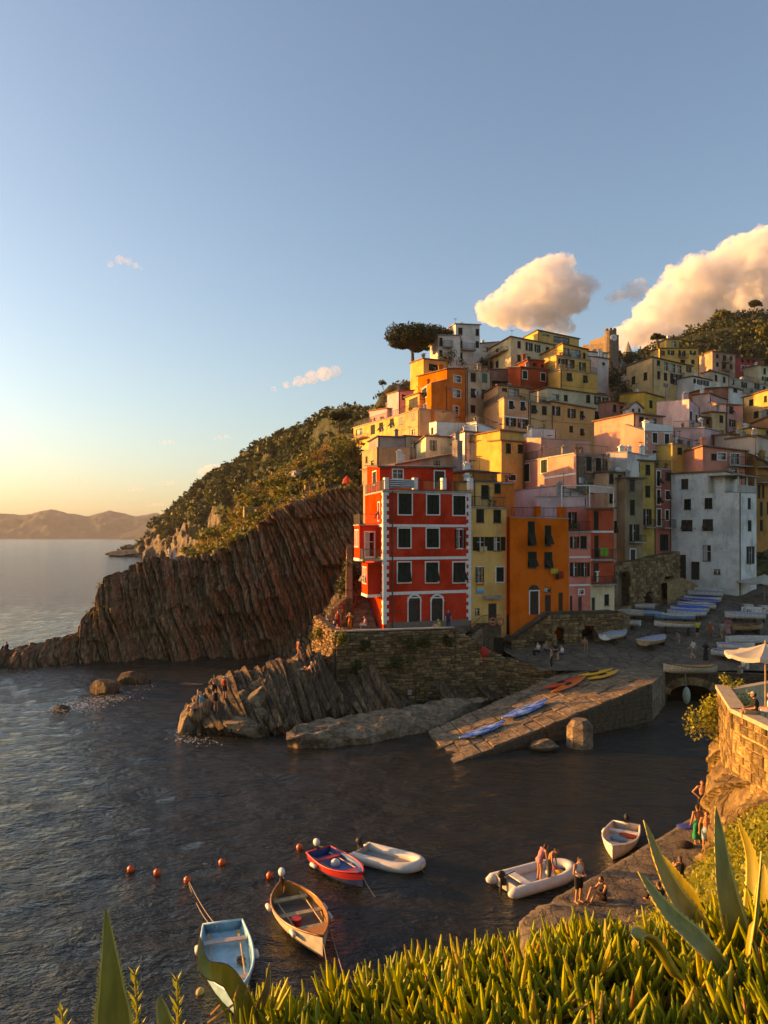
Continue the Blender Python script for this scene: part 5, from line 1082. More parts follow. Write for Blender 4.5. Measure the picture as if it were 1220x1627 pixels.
m = MB(); q_ = [N1, G(1057, 65.0), G(1057, 68), Vector((F1.x, F1.y, 0))]; m.add([Vector((p.x, p.y, zz)) for zz in (-1.2, 2.97) for p in q_], [(4, 5, 6, 7)]+[(k, (k+1) % 4, 4+(k+1) % 4, 4+k) for k in range(4)]); m.build('slipway_head', RAMPST, T)
# raised cleats (small cross ribs)
stone_wall(T, [(Plane(N0, N1), -.2, 2.9, -1.0, [], .02)], rockmat('slipway_side_stone', [(.06, .042, .025), (.12, .083, .048), (.17, .12, .07), (.24, .17, .1)], (0, 0, 0), (1, 1, 2), 2), (.25, .45), (.4, 1.0), 200, .15, 31, backing=False)
bk = W(921, 1160, 52.9); m = MB(); m.tube([bk-Vector((0, 0, 2.0)), bk+Vector((0, 0, .3)), bk+Vector((0, 0, .75))], [.95, .9, .55], 8); tag(m.build('mooring_block', RAMPST), 'weathered concrete mooring block against the slipway side', 'block')

# ---- promontory of tilted slabs
PXs = [283, 292, 315, 340, 362, 400, 440, 478, 505, 530, 570, 592, 615, 640, 690, 745]
PT = [1160, 1138, 1108, 1088, 1078, 1064, 1055, 1046, 1032, 1095, 1070, 1062, 1095, 1128, 1122, 1112]
PY = [60, 60.5, 61, 61.5, 62, 63, 64, 65.5, 67, 65.2, 65.6, 65.8, 65.8, 66, 66.8, 67.8]
PFt = [59, 56.8, 56.2, 56, 55.8, 55.6, 56, 57, 58, 58.8, 59.5, 60, 60.5, 61, 62, 63]
pr_rows = [[Vector(((x-CX)/F*(y+7), y+7, -1.5)) for x, y in zip(PXs, PY)], [W(x, t+3, y+1.6) for x, t, y in zip(PXs, PT, PY)], [W(x, t, y) for x, t, y in zip(PXs, PT, PY)],
           [lerp(W(x, t, y), Vector(((x-CX)/F*f, f, .3)), .55) for x, t, y, f in zip(PXs, PT, PY, PFt)], [Vector(((x-CX)/F*f, f, .2)) for x, f in zip(PXs, PFt)], [Vector(((x-CX)/F*f, f-.6, -1.4)) for x, f in zip(PXs, PFt)]]
SLABM = rockmat('slab_rock', [(.045, .027, .014), (.115, .07, .036), (.20, .126, .068), (.36, .245, .14)], (0, R(24), 0), (4, 1, .4), 1.6, tone=True)
rock_grid('rock_promontory', PXs, pr_rows, 260, 120, 55, bed=(.9, 0, .42), lay=(.22, .5), amp=.45, namp=.55, mat=SLABM, label='promontory of tilted rock layers below the sea wall')
PRT = bpy.data.objects['rock_promontory']
g = random.Random(77)
def rock_slab(p0, p1, wid, thk, nrm, parent, mat, n=5):
    e = (p1-p0); L = e.length; e.normalize(); t = e.cross(nrm).normalized(); d = t.cross(e).normalized(); V = []
    for k in range(n+1):
        c = lerp(p0, p1, k/n); f = 1-.25*(k in (0, n)); j = lambda s: g.uniform(-s, s)
        for sx, sy in ((-1, -1), (1, -1), (1, 1), (-1, 1)): V.append(c+t*(sx*thk/2*f+j(.035))+d*(sy*wid/2*f+j(.06))+e*(j(.12) if k in (0, n) else 0))
    fc = [(3, 2, 1, 0), tuple(n*4+i for i in range(4))]+[(k*4+i, k*4+(i+1) % 4, (k+1)*4+(i+1) % 4, (k+1)*4+i) for k in range(n) for i in range(4)]
    m = MB(); m.add(V, fc); return m.build('rock_slab', mat, parent)
nr = Vector((-.15, -.8, .5))
for i in range(118):
    x = lerp(300, 640, i/117)+g.uniform(-2, 2); top = float(np.interp(x, PXs, PT)); Y = float(np.interp(x, PXs, PY)); x2 = x+g.uniform(30, 52); fY = float(np.interp(min(x2, 690), PXs, PFt))
    a_ = W(x, top, Y); b_ = Vector(((x2-CX)/F*fY, fY, .25)); t0 = g.choice((0, 0, .05, .15, .3)); t1 = g.choice((1, 1, .9, .75))
    if a_.z < 1.2 and g.random() < .5: continue
    out = Vector((0, -.1-g.uniform(0, .45), .05)); rock_slab(lerp(a_, b_, t0)+out, lerp(a_, b_, t1)+out, g.uniform(.9, 1.7), g.uniform(.2, .6), nr, PRT, SLABM)
for (xa, ya, xb, yb, n_) in ((692, 1083, 722, 1125, 9), (757, 1090, 790, 1112, 3)):   # slabs leaning against the wall further right
    for k in range(n_):
        x = xa+k*6; a_ = W(x, ya+k*3+g.uniform(-3, 3), 66.6); b_ = W(x+26, yb+3, 63.5); rock_slab(a_, b_, .8, g.uniform(.25, .4), nr, PRT, SLABM)
# shelf at the foot
SHX = [455, 480, 520, 560, 600, 640, 680, 720, 745, 775]; near = [1176, 1175, 1174, 1171, 1166, 1160, 1152, 1141, 1130, 1116]; far = [1160, 1152, 1142, 1135, 1128, 1122, 1117, 1113, 1110, 1106]
sr = [[ZW(x, f, 1.1) for x, f in zip(SHX, far)], [ZW(x, lerp(f, n_, .6), .95) for x, f, n_ in zip(SHX, far, near)], [ZW(x, n_, .55) for x, n_ in zip(SHX, near)], [ZW(x, n_, .55)+Vector((0, .15, -1.6)) for x, n_ in zip(SHX, near)]]
v = patch_pts(SHX, sr, 150, 50); lz, _ = layers(v[..., 2]*3+v[..., 0]*.05, 9, .3, .9); v[..., 2] += fbm(v*.9, 4, 3)*.10+np.round(fbm(v*np.array([.5, .9, .5]), 3, 8)*4)/4*.22; v[..., 1] -= fbm(v*.7, 4, 13)*.5
tag(np_mesh('rock_shelf', v.reshape(-1, 3), grid_faces(50, 150), RAMPST), 'pale flat rock shelf at the water foot of the sea wall', 'rock', kind='structure')
def boulder(px, py, Y, r, label, seed, mat=None, rot=0, group=None, sub=5):
    bm = bmesh.new(); bmesh.ops.create_icosphere(bm, subdivisions=sub, radius=1); co = np.array([v.co for v in bm.verts])
    q = np.random.default_rng(seed); nn = q.normal(size=(16, 3)); nn /= np.linalg.norm(nn, axis=1)[:, None]; dd = q.uniform(.62, .98, 16); dt = co@nn.T; rr = np.where(dt > .05, dd[None]/np.maximum(dt, .05), 9).min(1); co = co*np.minimum(rr, 1.05)[:, None]; co = co*(1+fbm(co*2.6+seed, 4, seed)*.05)[:, None]
    for v_, c_ in zip(bm.verts, co): v_.co = Vector(c_)
    me = bpy.data.meshes.new('boulder'); bm.to_mesh(me); bm.free(); ob = link('boulder', me, mat or RAMPST); ob.location = W(px, py, Y); ob.scale = r; ob.rotation_euler = (0, rot, 0)
    return tag(ob, label, 'boulder', group)
GR = 'boulders at the water edge'
boulder(390, 1155, 56, (2.25, 1.2, .85), 'long smooth tan boulder at the water edge below the slabs', 3, None, R(10), GR); boulder(405, 1116, 58, (.85, .8, 1.35), 'upright pale boulder leaning between dark slabs', 8, None, R(35), GR)
boulder(386, 1120, 58.6, (.7, .7, 1.1), 'grey rounded boulder left of the upright pale boulder', 12, None, 0, GR); boulder(412, 1138, 57, (.75, .6, .65), 'small pale boulder resting on the long tan boulder', 15, None, R(15), GR); boulder(403, 1098, 60, (1.3, .8, .75), 'dark boulder at the top of the boulder pile', 19, SLABM, R(-35), GR)
boulder(168, 1096, 71, (1.35, 1.1, 1.25), 'sunlit rounded rock standing in the sea off the headland', 23, SLABM, 0, GR); boulder(214, 1084, 76, (1.9, 1.2, 1.0), 'low brown rock in the sea behind the sunlit rock', 27, SLABM, R(8), GR); boulder(97, 1126, 64.5, (.75, .5, .35), 'tiny rock breaking the sea surface far left', 29, SLABM, 0, GR)
boulder(290, 1090, 76, (4.5, 1.6, .32), 'flat half sunk rock in the dark cove', 31, SLABM, 0, GR); boulder(318, 1140, 57.6, (1.5, 1.2, 1.7), 'blocky dark rock at the tip of the promontory', 35, SLABM, R(-10), GR); boulder(300, 1148, 57.2, (.9, .9, 1.3), 'yellowish rock at the very tip of the promontory', 37, None, R(8), GR)
boulder(866, 1184, 52.0, (1.2, .6, .42), 'broken stone block at the foot of the slipway side', 41, None, R(5), GR)
boulder(203, 879, 545, (16, 6, 3.2), 'dark low rock off the far coast', 43, ROCK_FAR, 0, GR); boulder(205, 868, 720, (5, 3, 2.2), 'small far rock in the open sea', 44, ROCK_FAR, 0, GR)
# gully between headland and promontory
UX = [425, 445, 470, 500, 525, 540, 552]; UT = [1042, 1030, 1012, 985, 955, 930, 915]; UY = [92, 91, 89, 87, 86, 86, 86]
ur = [[W(x, t, y)+Vector((0, 4, -6)) for x, t, y in zip(UX, UT, UY)], [W(x, t, y) for x, t, y in zip(UX, UT, UY)], [W(x+18, t+42, y-8) for x, t, y in zip(UX, UT, UY)], [Vector(((x+28-CX)/F*(y-15), y-15, -1)) for x, y in zip(UX, UY)]]
rock_grid('gully_rocks', UX, ur, 140, 110, 66, bed=(.8, 0, .6), lay=(.3, .7), amp=.55, namp=.8, mat=SLABM, label='dark tilted rocks in the gully beside the steps')

# ---- golden terrace on the right, its wall and rock
C0, C1, C2, C3 = Vector((20.5, 39.5, 0)), Vector((15.9, 36.6, 0)), Vector((14.35, 31.6, 0)), Vector((14.5, 24.5, 0))
ztr = 6.55; TPt = [C0, C1, C2, C3, Vector((34, 24, 0)), Vector((34, 40, 0))]
m = MB(); m.add([Vector((p.x, p.y, ztr)) for p in TPt], [tuple(range(5, -1, -1))]); tag(m.build('viewing_terrace', plaster((.42, .3, .18), .5)), 'sunlit viewing terrace on the right', 'terrace', kind='structure')
T = thing('terrace_wall', 'golden sunlit stone wall with a smooth coping on the right', 'wall', C2)
stone_wall(T, [(Plane(C1, C2), 7.25, 7.25, 4.4, [], .02), (Plane(C2, C3), 7.25, 7.25, 3.6, [], .02)], SW2, (.22, .5), (.3, .85), 200, .10, 41, .035, .45, mortar=SW2, jit=.05)
CO = simple('pale_coping', (.46, .33, .21), .8)
for P_ in (Plane(C1, C2), Plane(C2, C3)):
    m = MB(); pbox(m, P_, -.05, P_.L+.05, 7.25, 7.42, -.5, .1); m.build('coping', CO, T)
m = MB(); P_ = Plane(C0, C1); pbox(m, P_, 0, P_.L, 3.5, 7.2, -.4, 0); m.build('far_parapet', plaster((.45, .32, .19), .6), T)
gx_ = [0, .25, .5, .75, 1]; ln = [lerp(Vector((17, 39.2, 0)), C1, .6), C1, lerp(C1, C2, .5), C2, lerp(C2, C3, .5), C3, Vector((14.6, 16, 0))]
ofs = [.1, .25, .6, .8, .9, .9, 1]
def rk(z, k): return [p+Vector((-o*k, -.3*k*o, z)) for p, o in zip(ln, ofs)]
gr_ = [rk(4.9, -.6), rk(4.6, .4), rk(3.3, 1.2), rk(1.9, 1.0), rk(.6, 1.8), rk(-1, 2.0)]
v = patch_pts(list(range(7)), gr_, 130, 80); s = v@np.array([.2, .75, .62])+fbm(v*.4, 2, 4)*.5; off, d = layers(s, 14, .5, 1.4); v[..., 0] -= off*.4+fbm(v*.6, 4, 44)*.45-np.exp(-(d/.05)**2)*.15
tag(np_mesh('golden_rock', v.reshape(-1, 3), grid_faces(80, 130), rockmat('golden_rock', [(.10, .062, .026), (.20, .125, .052), (.30, .195, .082), (.42, .285, .13)], (R(40), 0, 0), (1, 1.5, 1), .8)), 'sunlit layered rock below the golden terrace wall', 'rock', kind='structure')
# ---- quay
QE = [(17.2, 39.8), (15.6, 38.2), (10.6, 33.2), (6.6, 29.3), (4.9, 27.6), (4.2, 24.0)]; qz = .8
QR = [(19, 38.5), (17, 36.5), (16, 32), (15, 27), (13, 22), (9, 18)]
qr = [[Vector((x, y, -1.2)) for x, y in QE], [Vector((x, y, qz-.08)) for x, y in QE], [Vector((x+.18, y-.18, qz)) for x, y in QE], [lerp(Vector((*a_, qz)), Vector((*b_, qz+.1)), .35) for a_, b_ in zip(QE, QR)], [Vector((*b_, qz+.3)) for b_ in QR]]
v = patch_pts(list(range(6)), qr, 130, 90); far_w = np.linspace(0, 1, 130)[None, :]; rough_ = np.clip((far_w-.5)/.25, 0, 1)
v[..., 2] += fbm(v*1.5, 4, 23)*.03+rough_*(fbm(v*.8, 5, 29)*.14+np.round(fbm(v*.5, 3, 19)*3)/3*.12)*(v[..., 2] > .3); v[..., 0] += rough_*fbm(v*.8, 3, 39)*.25
tag(np_mesh('quay', v.reshape(-1, 3), grid_faces(90, 130), rockmat('quay_concrete', [(.11, .082, .055), (.16, .12, .08), (.2, .15, .1), (.26, .2, .135)], (0, 0, 0), (1, 1, 1), 1.4)), 'rough concrete bathing quay at the lower right', 'quay', kind='structure')
# ================================================================ boats, kayaks, buoys, parasols
def paint(name, c, rough=.4): return simple('boat_'+name, c, rough, 0, .4, .18, 3)
WOODV = simple('varnished_wood', (.30, .11, .025), .35, 0, .5, .3, 5); WOODP = simple('pale_wood', (.42, .27, .13), .6, 0, .3, .25, 6)
BWHITE = paint('white', (.66, .60, .52)); BLACKP = simple('black_rubber', (.02, .02, .02), .6); STEEL = simple('grey_metal', (.25, .25, .25), .4, .6)
ROPE = simple('rope', (.32, .26, .18), .9)
def heading(o, d): o.rotation_euler = (o.rotation_euler[0], o.rotation_euler[1], math.atan2(-d.x, d.y))
def motor(T, y, z, x=0, cowl=None, s=1.0, tilt=0):
    m = MB(); m.ball((x, y-.12, z+.32*s), .14*s, .2*s, .17*s, 12, 8); M_ = m.build('outboard_motor', cowl or BWHITE, T, True, True)
    m = MB(); m.tube([(x, y-.12, z+.15), (x, y-.16, z-.35), (x, y-.14, z-.6)], [.07, .05, .06], 6); m.box((x, y-.02, z-.02), .22, .14, .26); m.tube([(x, y+.05, z+.2), (x+.05, y+.5, z+.3)], .022, 5); m.build('motor_leg', BLACKP, M_, False, True)
def boat(label, mid, d, L, B, hull, inner, rim, D=.5, dbl=False, seats=2, seatm=None, floorm=None, cover=None, oars=0, mot=None, deck=None, group=None, fenders=0, z0=-.06, cat='boat', name='rowing_boat', band=None, pitch=0, roll=0):
    T = thing(name, label, cat, mid, group); heading(T, d); T.rotation_euler[0] = pitch; T.rotation_euler[1] = roll
    n, q = 18, 7
    def w(t):
        f = 1-max(0, (t-.38)/.62)**2.3
        b = (.80+.20*math.sin(min(1, t/.4)*math.pi/2)) if not dbl else 1-max(0, (.42-t)/.42)**2.4*.93
        return max(.015, B/2*f*b)
    def sh(t): return D*(1+.42*max(0, (t-.35)/.65)**2+(.22*max(0, (.35-t)/.35)**2 if dbl else .06*(1-t)))+z0
    def keel(t): return z0+.16*max(0, (t-.75)/.25)**2+(0 if not dbl else .14*max(0, (.2-t)/.2)**2)
    def shell(ins, fl):
        V = []
        for i in range(n+1):
            t = i/n; y = (t-.5)*L; ww = max(.008, w(t)-ins); k = keel(t)+fl; s = sh(t)-(.0 if ins == 0 else .01)
            for j in range(-q, q+1):
                a = abs(j)/q; V.append((math.copysign(ww*(math.sin(a*math.pi/2)**.75 if a else 0), j), y+(0.0 if ins == 0 else (-ins if t > .9 else (ins if t < .1 else 0))), k+(s-k)*a**1.9))
        c = 2*q+1; return V, [(i*c+j, i*c+j+1, (i+1)*c+j+1, (i+1)*c+j) for i in range(n) for j in range(2*q)], c
    V, Fc, c = shell(0, 0); m = MB(); m.add(V, Fc+([] if dbl else [tuple(range(c))]))
    if band: 
        for i, f in enumerate(Fc):
            if (i % (2*q)) in (0, 2*q-1, 1, 2*q-2): m.m[i] = 1
    m.build('hull', [hull, band] if band else hull, T, True, True)
    V, Fc, c = shell(.045, .05); m = MB(); m.add(V, [tuple(reversed(f)) for f in Fc]+([] if dbl else [tuple(reversed(range(c)))])); m.build('lining', inner, T, True, True)
    m = MB()
    for s_ in (-1, 1): m.tube([(s_*(w(i/n)-.01), (i/n-.5)*L, sh(i/n)) for i in range(n+1)], .042, 6)
    if not dbl: m.tube([(-w(0), -.5*L, sh(0)), (w(0), -.5*L, sh(0))], .045, 6)
    m.build('gunwale', rim, T, True, True)
    if cover:
        V = []; nn = 9
        for i in range(n+1):
            t = i/n
            for j in range(-nn, nn+1):
                a = j/nn; V.append((a*(w(t)+.03), (t-.5)*L*1.01, sh(t)+.03+(1-a*a)*(.2*math.sin(math.pi*min(1, max(0, t*.9+.08)))+.03*math.sin(i*1.7+j))))
        cc = 2*nn+1; m = MB(); m.add(V, [(i*cc+j, i*cc+j+1, (i+1)*cc+j+1, (i+1)*cc+j) for i in range(n) for j in range(2*nn)]); ob = m.build('cover', cover, T, True, True); return T
    zf_ = z0+.26; m = MB(); V = []
    for i in range(0, n-1):
        t = i/n; V += [(-w(t)*.86, (t-.5)*L, zf_), (w(t)*.86, (t-.5)*L, zf_)]
    m.add(V, [(2*k, 2*k+1, 2*k+3, 2*k+2) for k in range(len(V)//2-1)]); m.build('floor', floorm or inner, T, False, True)
    for k in range(seats):
        t = .22+.5*k/max(1, seats-1) if seats > 1 else .45; ww = w(t)-.05; m = MB(); m.box((0, (t-.5)*L, lerp(zf_, sh(t), .62)), ww*1.86, .26, .045); m.build('seat', seatm or WOODP, T, False, True)
    if deck:
        V = [(0, .46*L, sh(.96)-.03)]+[(s_*(w(t)-.03), (t-.5)*L, sh(t)-.05) for t in (.9, .84, .78) for s_ in (-1, 1)]; m = MB(); m.add(V, [(0, 1, 2), (1, 3, 4, 2), (3, 5, 6, 4)]); m.build('bow_deck', deck, T, False, True)
    for k in range(oars):
        s_ = -1 if k == 0 else 1; m = MB(); x = s_*(B*.30); m.tube([(x, -.36*L, D*.75+z0), (x*.9, .25*L, D*.85+z0)], .026, 6); m.box((x*.98, -.38*L, D*.74+z0), .13, .42, .025); m.build('oar', WOODP if seatm is not WOODV else WOODV, T, False, True)
    if mot: motor(T, -.5*L-.02, sh(0)-.05, 0, mot)
    for k in range(fenders):
        s_ = -1 if k % 3 else 1; t = .28+.16*k; m = MB(); m.tube([(s_*(w(t)+.09), (t-.5)*L-.22, sh(t)-.16), (s_*(w(t)+.09), (t-.5)*L-.18, sh(t)-.16), (s_*(w(t)+.09), (t-.5)*L+.18, sh(t)-.16), (s_*(w(t)+.09), (t-.5)*L+.22, sh(t)-.16)], [.03, .09, .09, .03], 8); m.build('fender', BWHITE, T, True, True)
    return T
def afloat(s, e): 
    a_, b_ = ZW(*s, .45), ZW(*e, .55); mid = (a_+b_)/2; mid.z = 0; d = b_-a_; d.z = 0; return mid, d.normalized(), d.length
GB_ = 'boats moored in the harbour'
mid, d, L = afloat((354, 1468), (372, 1588)); BL = paint('sky_blue', (.20, .42, .50)); BL2 = paint('pale_blue', (.30, .50, .55))
T = boat('sky blue rowing boat with plank seats and two oars', mid, d, L, 1.75, BL2, BL, paint('rim_blue', (.40, .62, .66)), .55, seats=2, seatm=paint('salmon_plank', (.45, .33, .26)), floorm=BL2, oars=2, fenders=2, group=GB_)
m = MB(); g = random.Random(3); m.tube([(-.45+g.uniform(-.16, .16), -.2+.5*math.sin(k*.8)*.4+g.uniform(-.2, .2), .22+g.uniform(0, .1)) for k in range(60)], .012, 4); m.build('tangled_line', simple('rusty_line', (.2, .09, .04), .9), T, False, True)
mid, d, L = afloat((449, 1408), (513, 1500)); BLW = paint('cream', (.62, .52, .38))
T = boat('varnished wooden rowing boat with a white outboard motor', mid, d, L, 1.85, BLW, simple('varnish_inner', (.36, .15, .035), .4, 0, .5, .25, 4), WOODV, .62, dbl=True, seats=3, seatm=WOODP, floorm=simple('grey_boards', (.16, .12, .085), .8), oars=2, mot=BWHITE, deck=simple('orange_deck', (.42, .16, .03), .4), fenders=4, group=GB_)
m = MB(); m.tube([(.3, .35, .2), (.3, .35, .52)], [.16, .2], 10); m.build('red_bucket', simple('red_plastic', (.5, .03, .02), .4), T, False, True)
mid, d, L = afloat((509, 1354), (573, 1390)); 
T = boat('small red and blue boat moored beside the grey dinghy', mid, d, 3.5, 1.55, paint('navy_hull', (.03, .05, .14)), paint('mid_blue', (.04, .12, .30)), paint('signal_red', (.50, .03, .03)), .55, seats=2, seatm=paint('signal_red', (.5, .03, .03)), floorm=paint('mid_blue', (.04, .12, .3)), oars=2, mot=BWHITE, fenders=3, group=GB_, band=paint('signal_red', (.5, .03, .03)), deck=paint('mid_blue', (.04, .12, .3)))
m = MB(); m.ball((-.1, -.5, .3), .24, .2, .2, 8, 6); m.build('white_bag', BWHITE, T, True, True)
mid, d, L = afloat((996, 1308), (972, 1352)); 
T = boat('small white boat with towels inside tied to the quay', mid, d, 3.6, 1.6, BWHITE, paint('white_in', (.55, .48, .4)), BWHITE, .55, seats=2, seatm=BWHITE, mot=BLACKP, fenders=1, group=GB_)
for k, (x, y, c) in enumerate(((-.2, -.9, (.4, .06, .03)), (.1, -.3, (.10, .25, .35)), (.2, .4, (.45, .12, .05)))):
    m = MB(); m.ball((x, y, .27), .42, .26, .12, 10, 6); m.build('towel_heap', simple('towel_heap_%d' % k, c, .95), T, True, True)
def dinghy(label, s, e, L, B, tube_c, floor_c, mot=None, seat=False, dark=None, group=GB_):
    a_, b_ = ZW(*s, .3), ZW(*e, .3); mid = (a_+b_)/2; mid.z = .02; d = (b_-a_); d.z = 0; d.normalize(); T = thing('inflatable_dinghy', label, 'dinghy', mid, group); heading(T, d); r = .23; hb = B/2-r
    pts = [(-hb, -L/2-.1), (-hb, -L/2+.15), (-hb, -L*.2), (-hb, L*.12)]+[(-hb*math.cos(t), L*.12+math.sin(t)*(L*.38-r)) for t in [math.pi*k/12 for k in range(1, 12)]]+[(hb, L*.12), (hb, -L*.2), (hb, -L/2+.15), (hb, -L/2-.1)]
    P3 = []
    for k, (x, y) in enumerate(pts): P3.append((x, y, .2+.14*max(0, y/(L/2))**2))
    m = MB(); rr = [.10]+[r]*(len(P3)-2)+[.10]; m.tube(P3, rr, 14); m.build('buoyancy_tube', tube_c, T, True, True)
    m = MB(); m.tube([(x*1.06, y*1.04 if y > 0 else y, z-.03) for x, y, z in P3[1:-1]], r*.16, 6); 
    ob = m.build('rubbing_strake', dark or simple('grey_strake', (.22, .2, .18), .6), T, True, True)
    sgn = lambda k: P3[k]
    m = MB(); m.tube([(x*(1+(.16/B if abs(x) > .1 else 0)), y+(.20 if y > L*.3 else 0), z+.12+.02*math.sin(k*2)) for k, (x, y, z) in enumerate(P3[2:-2])], .014, 4); m.build('grab_line', ROPE, T, False, True)
    m = MB(); m.add([(-hb, -L*.42, .17), (hb, -L*.42, .17), (hb, L*.12, .17), (hb*.5, L*.36, .17), (-hb*.5, L*.36, .17), (-hb, L*.12, .17)], [(0, 1, 2, 3, 4, 5)]); m.build('floor', floor_c, T, False, True)
    m = MB(); m.box((0, -L*.43, .22), hb*2, .05, .42); m.build('transom', simple('transom_grey', (.35, .32, .28), .6), T, False, True)
    if seat:
        m = MB(); m.box((0, -L*.26, .36), hb*2+.1, .36, .05); m.build('seat', BWHITE, T, False, True)
    if mot: motor(T, -L*.45, .4, 0, mot, .9)
    return T
RIBW = simple('hypalon_white', (.58, .52, .45), .5, 0, .4, .1, 3); RIBG = simple('dinghy_floor', (.26, .23, .2), .7)
dinghy('empty pale grey inflatable dinghy with a dark motor', (578, 1352), (664, 1374), 3.4, 1.75, RIBW, RIBG, BLACKP)
T = dinghy('white inflatable dinghy carrying two bathers beside the quay', (800, 1404), (905, 1376), 3.9, 1.95, RIBW, simple('dinghy_floor_pale', (.45, .4, .34), .7), BLACKP, True, simple('navy_strake', (.05, .05, .09), .5))
for k, (x, y, c) in enumerate(((.3, .9, (.5, .25, .02)), (-.1, 1.0, (.3, .05, .1)), (.1, .6, (.5, .45, .4)))):
    m = MB(); m.ball((x, y, .25), .26, .2, .14, 8, 6); m.build('towel_heap', simple('bag_%d' % k, c, .9), T, True, True)
# buoys
BUOY = simple('orange_buoy', (.62, .09, .02), .35, 0, .5, .1)
for (x, y, l) in ((208, 1381, 'leftmost orange buoy floating in the harbour'), (250, 1386, 'second orange buoy from the left'), (298, 1398, 'orange buoy nearest the blue boat with trailing lines'), (353, 1370, 'orange buoy alone above the blue boat'), (476, 1346, 'pale orange buoy left of the red and blue boat'), (429, 1391, 'orange buoy beside the wooden boat motor')):
    p = ZW(x, y, .1); T = thing('mooring_buoy', l, 'buoy', p, 'orange mooring buoys'); m = MB(); m.ball((0, 0, 0), .165, None, .17, 12, 9); m.build('float', BUOY, T, True, True); m = MB(); m.tube([(0, 0, .15), (0, 0, .22)], .035, 6); m.build('eye', BLACKP, T, False, True)
p = ZW(318, 1576, .05); m = MB(); m.ball(p, .14, .2, .12, 10, 6); tag(m.build('fender_float', simple('yellow_float', (.35, .25, .08), .6), None, True), 'small yellowish fender floating by the blue boat', 'fender')
# mooring lines
def line(label, pts, r=.014, mat=ROPE):
    m = MB(); m.tube(pts, r, 4); return tag(m.build('mooring_line', mat), label, 'rope', 'mooring lines')
def sag(a_, b_, s, n=10): return [lerp(a_, b_, k/n)-Vector((0, 0, s*4*(k/n)*(1-k/n))) for k in range(n+1)]
line('thin line from the blue boat stern to an orange buoy', sag(ZW(345, 1472, .5), ZW(300, 1400, .1), .15)); line('second thin line from the blue boat stern', sag(ZW(338, 1473, .5), ZW(299, 1402, .05), .25))
line('rope from the wooden boat bow into the water', sag(ZW(514, 1500, .6), ZW(526, 1565, 0), .05)); line('long thin line from the wooden boat towards the shore', sag(ZW(522, 1465, .4), ZW(562, 1600, 0), .1)); line('thin line from the red and blue boat bow', sag(ZW(576, 1392, .6), ZW(596, 1425, 0), .05)); line('line from the empty dinghy bow', sag(ZW(667, 1376, .4), ZW(676, 1388, 0), .04))
# kayaks on the slipway
def kayak(label, s, e, c, wid=.86, up=.18, group='kayaks on the slipway', c2=None):
    def on(px, py):
        best = min(((si/60, ti/24) for si in range(61) for ti in range(25)), key=lambda q: (lambda p: (CX+p.x/p.y*F-px)**2+(HY-(p.z-H)/p.y*F-py)**2)(SL(*q))); return SL(*best)
    a_, b_ = on(*s), on(*e); mid = (a_+b_)/2+Vector((0, 0, up)); d = b_-a_; L = d.length; T = thing('kayak', label, 'kayak', mid, group); heading(T, d); T.rotation_euler[0] = math.asin(d.z/L)
    n, k_ = 20, 10; V = []
    for i in range(n+1):
        t = i/n; ww = wid/2*math.sin(math.pi*min(.985, max(.015, t)))**.62; rise = .12*abs(2*t-1)**3
        for j in range(k_):
            th = 2*math.pi*j/k_; V.append((ww*math.cos(th), (t-.5)*L, rise+.15*math.sin(th)*(1 if math.sin(th) < 0 else .8)*(.35+.65*math.sin(math.pi*min(.98, max(.02, t))))))
    m = MB(); m.add(V, [(i*k_+j, i*k_+(j+1) % k_, (i+1)*k_+(j+1) % k_, (i+1)*k_+j) for i in range(n) for j in range(k_)]+[tuple(range(k_)), tuple(n*k_+j for j in range(k_))]); m.build('hull', c, T, True, True)
    m = MB(); m.tube([(.17*math.cos(t), .42*math.sin(t)-.1, .135) for t in [2*math.pi*q_/16 for q_ in range(17)]], .03, 5, False); m.build('cockpit_rim', c2 or BLACKP, T, True, True)
    m = MB(); m.ball((0, -.1, .12), .15, .4, .03, 10, 4); m.build('cockpit', DARK if not c2 else c2, T, True, True); return T
KR = simple('kayak_red', (.75, .06, .012), .35, 0, .5, .08); KO = simple('kayak_orange', (.80, .14, .01), .35, 0, .5, .08); KY = simple('kayak_yellow', (.82, .38, .01), .35, 0, .5, .08); KY2 = simple('kayak_amber', (.82, .33, .01), .35, 0, .5, .08)
KB, t_, b_ = nt('kayak_blue_white'); n_ = noise(t_, coords(t_, (2, .7, 2)), 2.2, 4); t_.links.new(ramp(t_, n_, [(.46, (.03, .10, .42)), (.62, (.34, .45, .62))]), b_.inputs[0]); b_.inputs['Roughness'].default_value = .4
kayak('left red kayak lying on the slipway', (864, 1099), (922, 1078), KR); kayak('orange red kayak beside the red one', (875, 1104), (930, 1079), KO); kayak('upper yellow kayak on the slipway', (918, 1079), (974, 1057), KY); kayak('lower amber kayak next to the yellow one', (935, 1083), (987, 1059), KY2)
kayak('large blue and white kayak half way down the slipway', (798, 1146), (870, 1117), KB, 1.35, .22, c2=simple('kayak_pad', (.2, .3, .45), .7)); kayak('small blue and white kayak lowest on the slipway', (732, 1178), (803, 1153), KB, 1.05, .2, c2=simple('kayak_pad', (.2, .3, .45), .7))
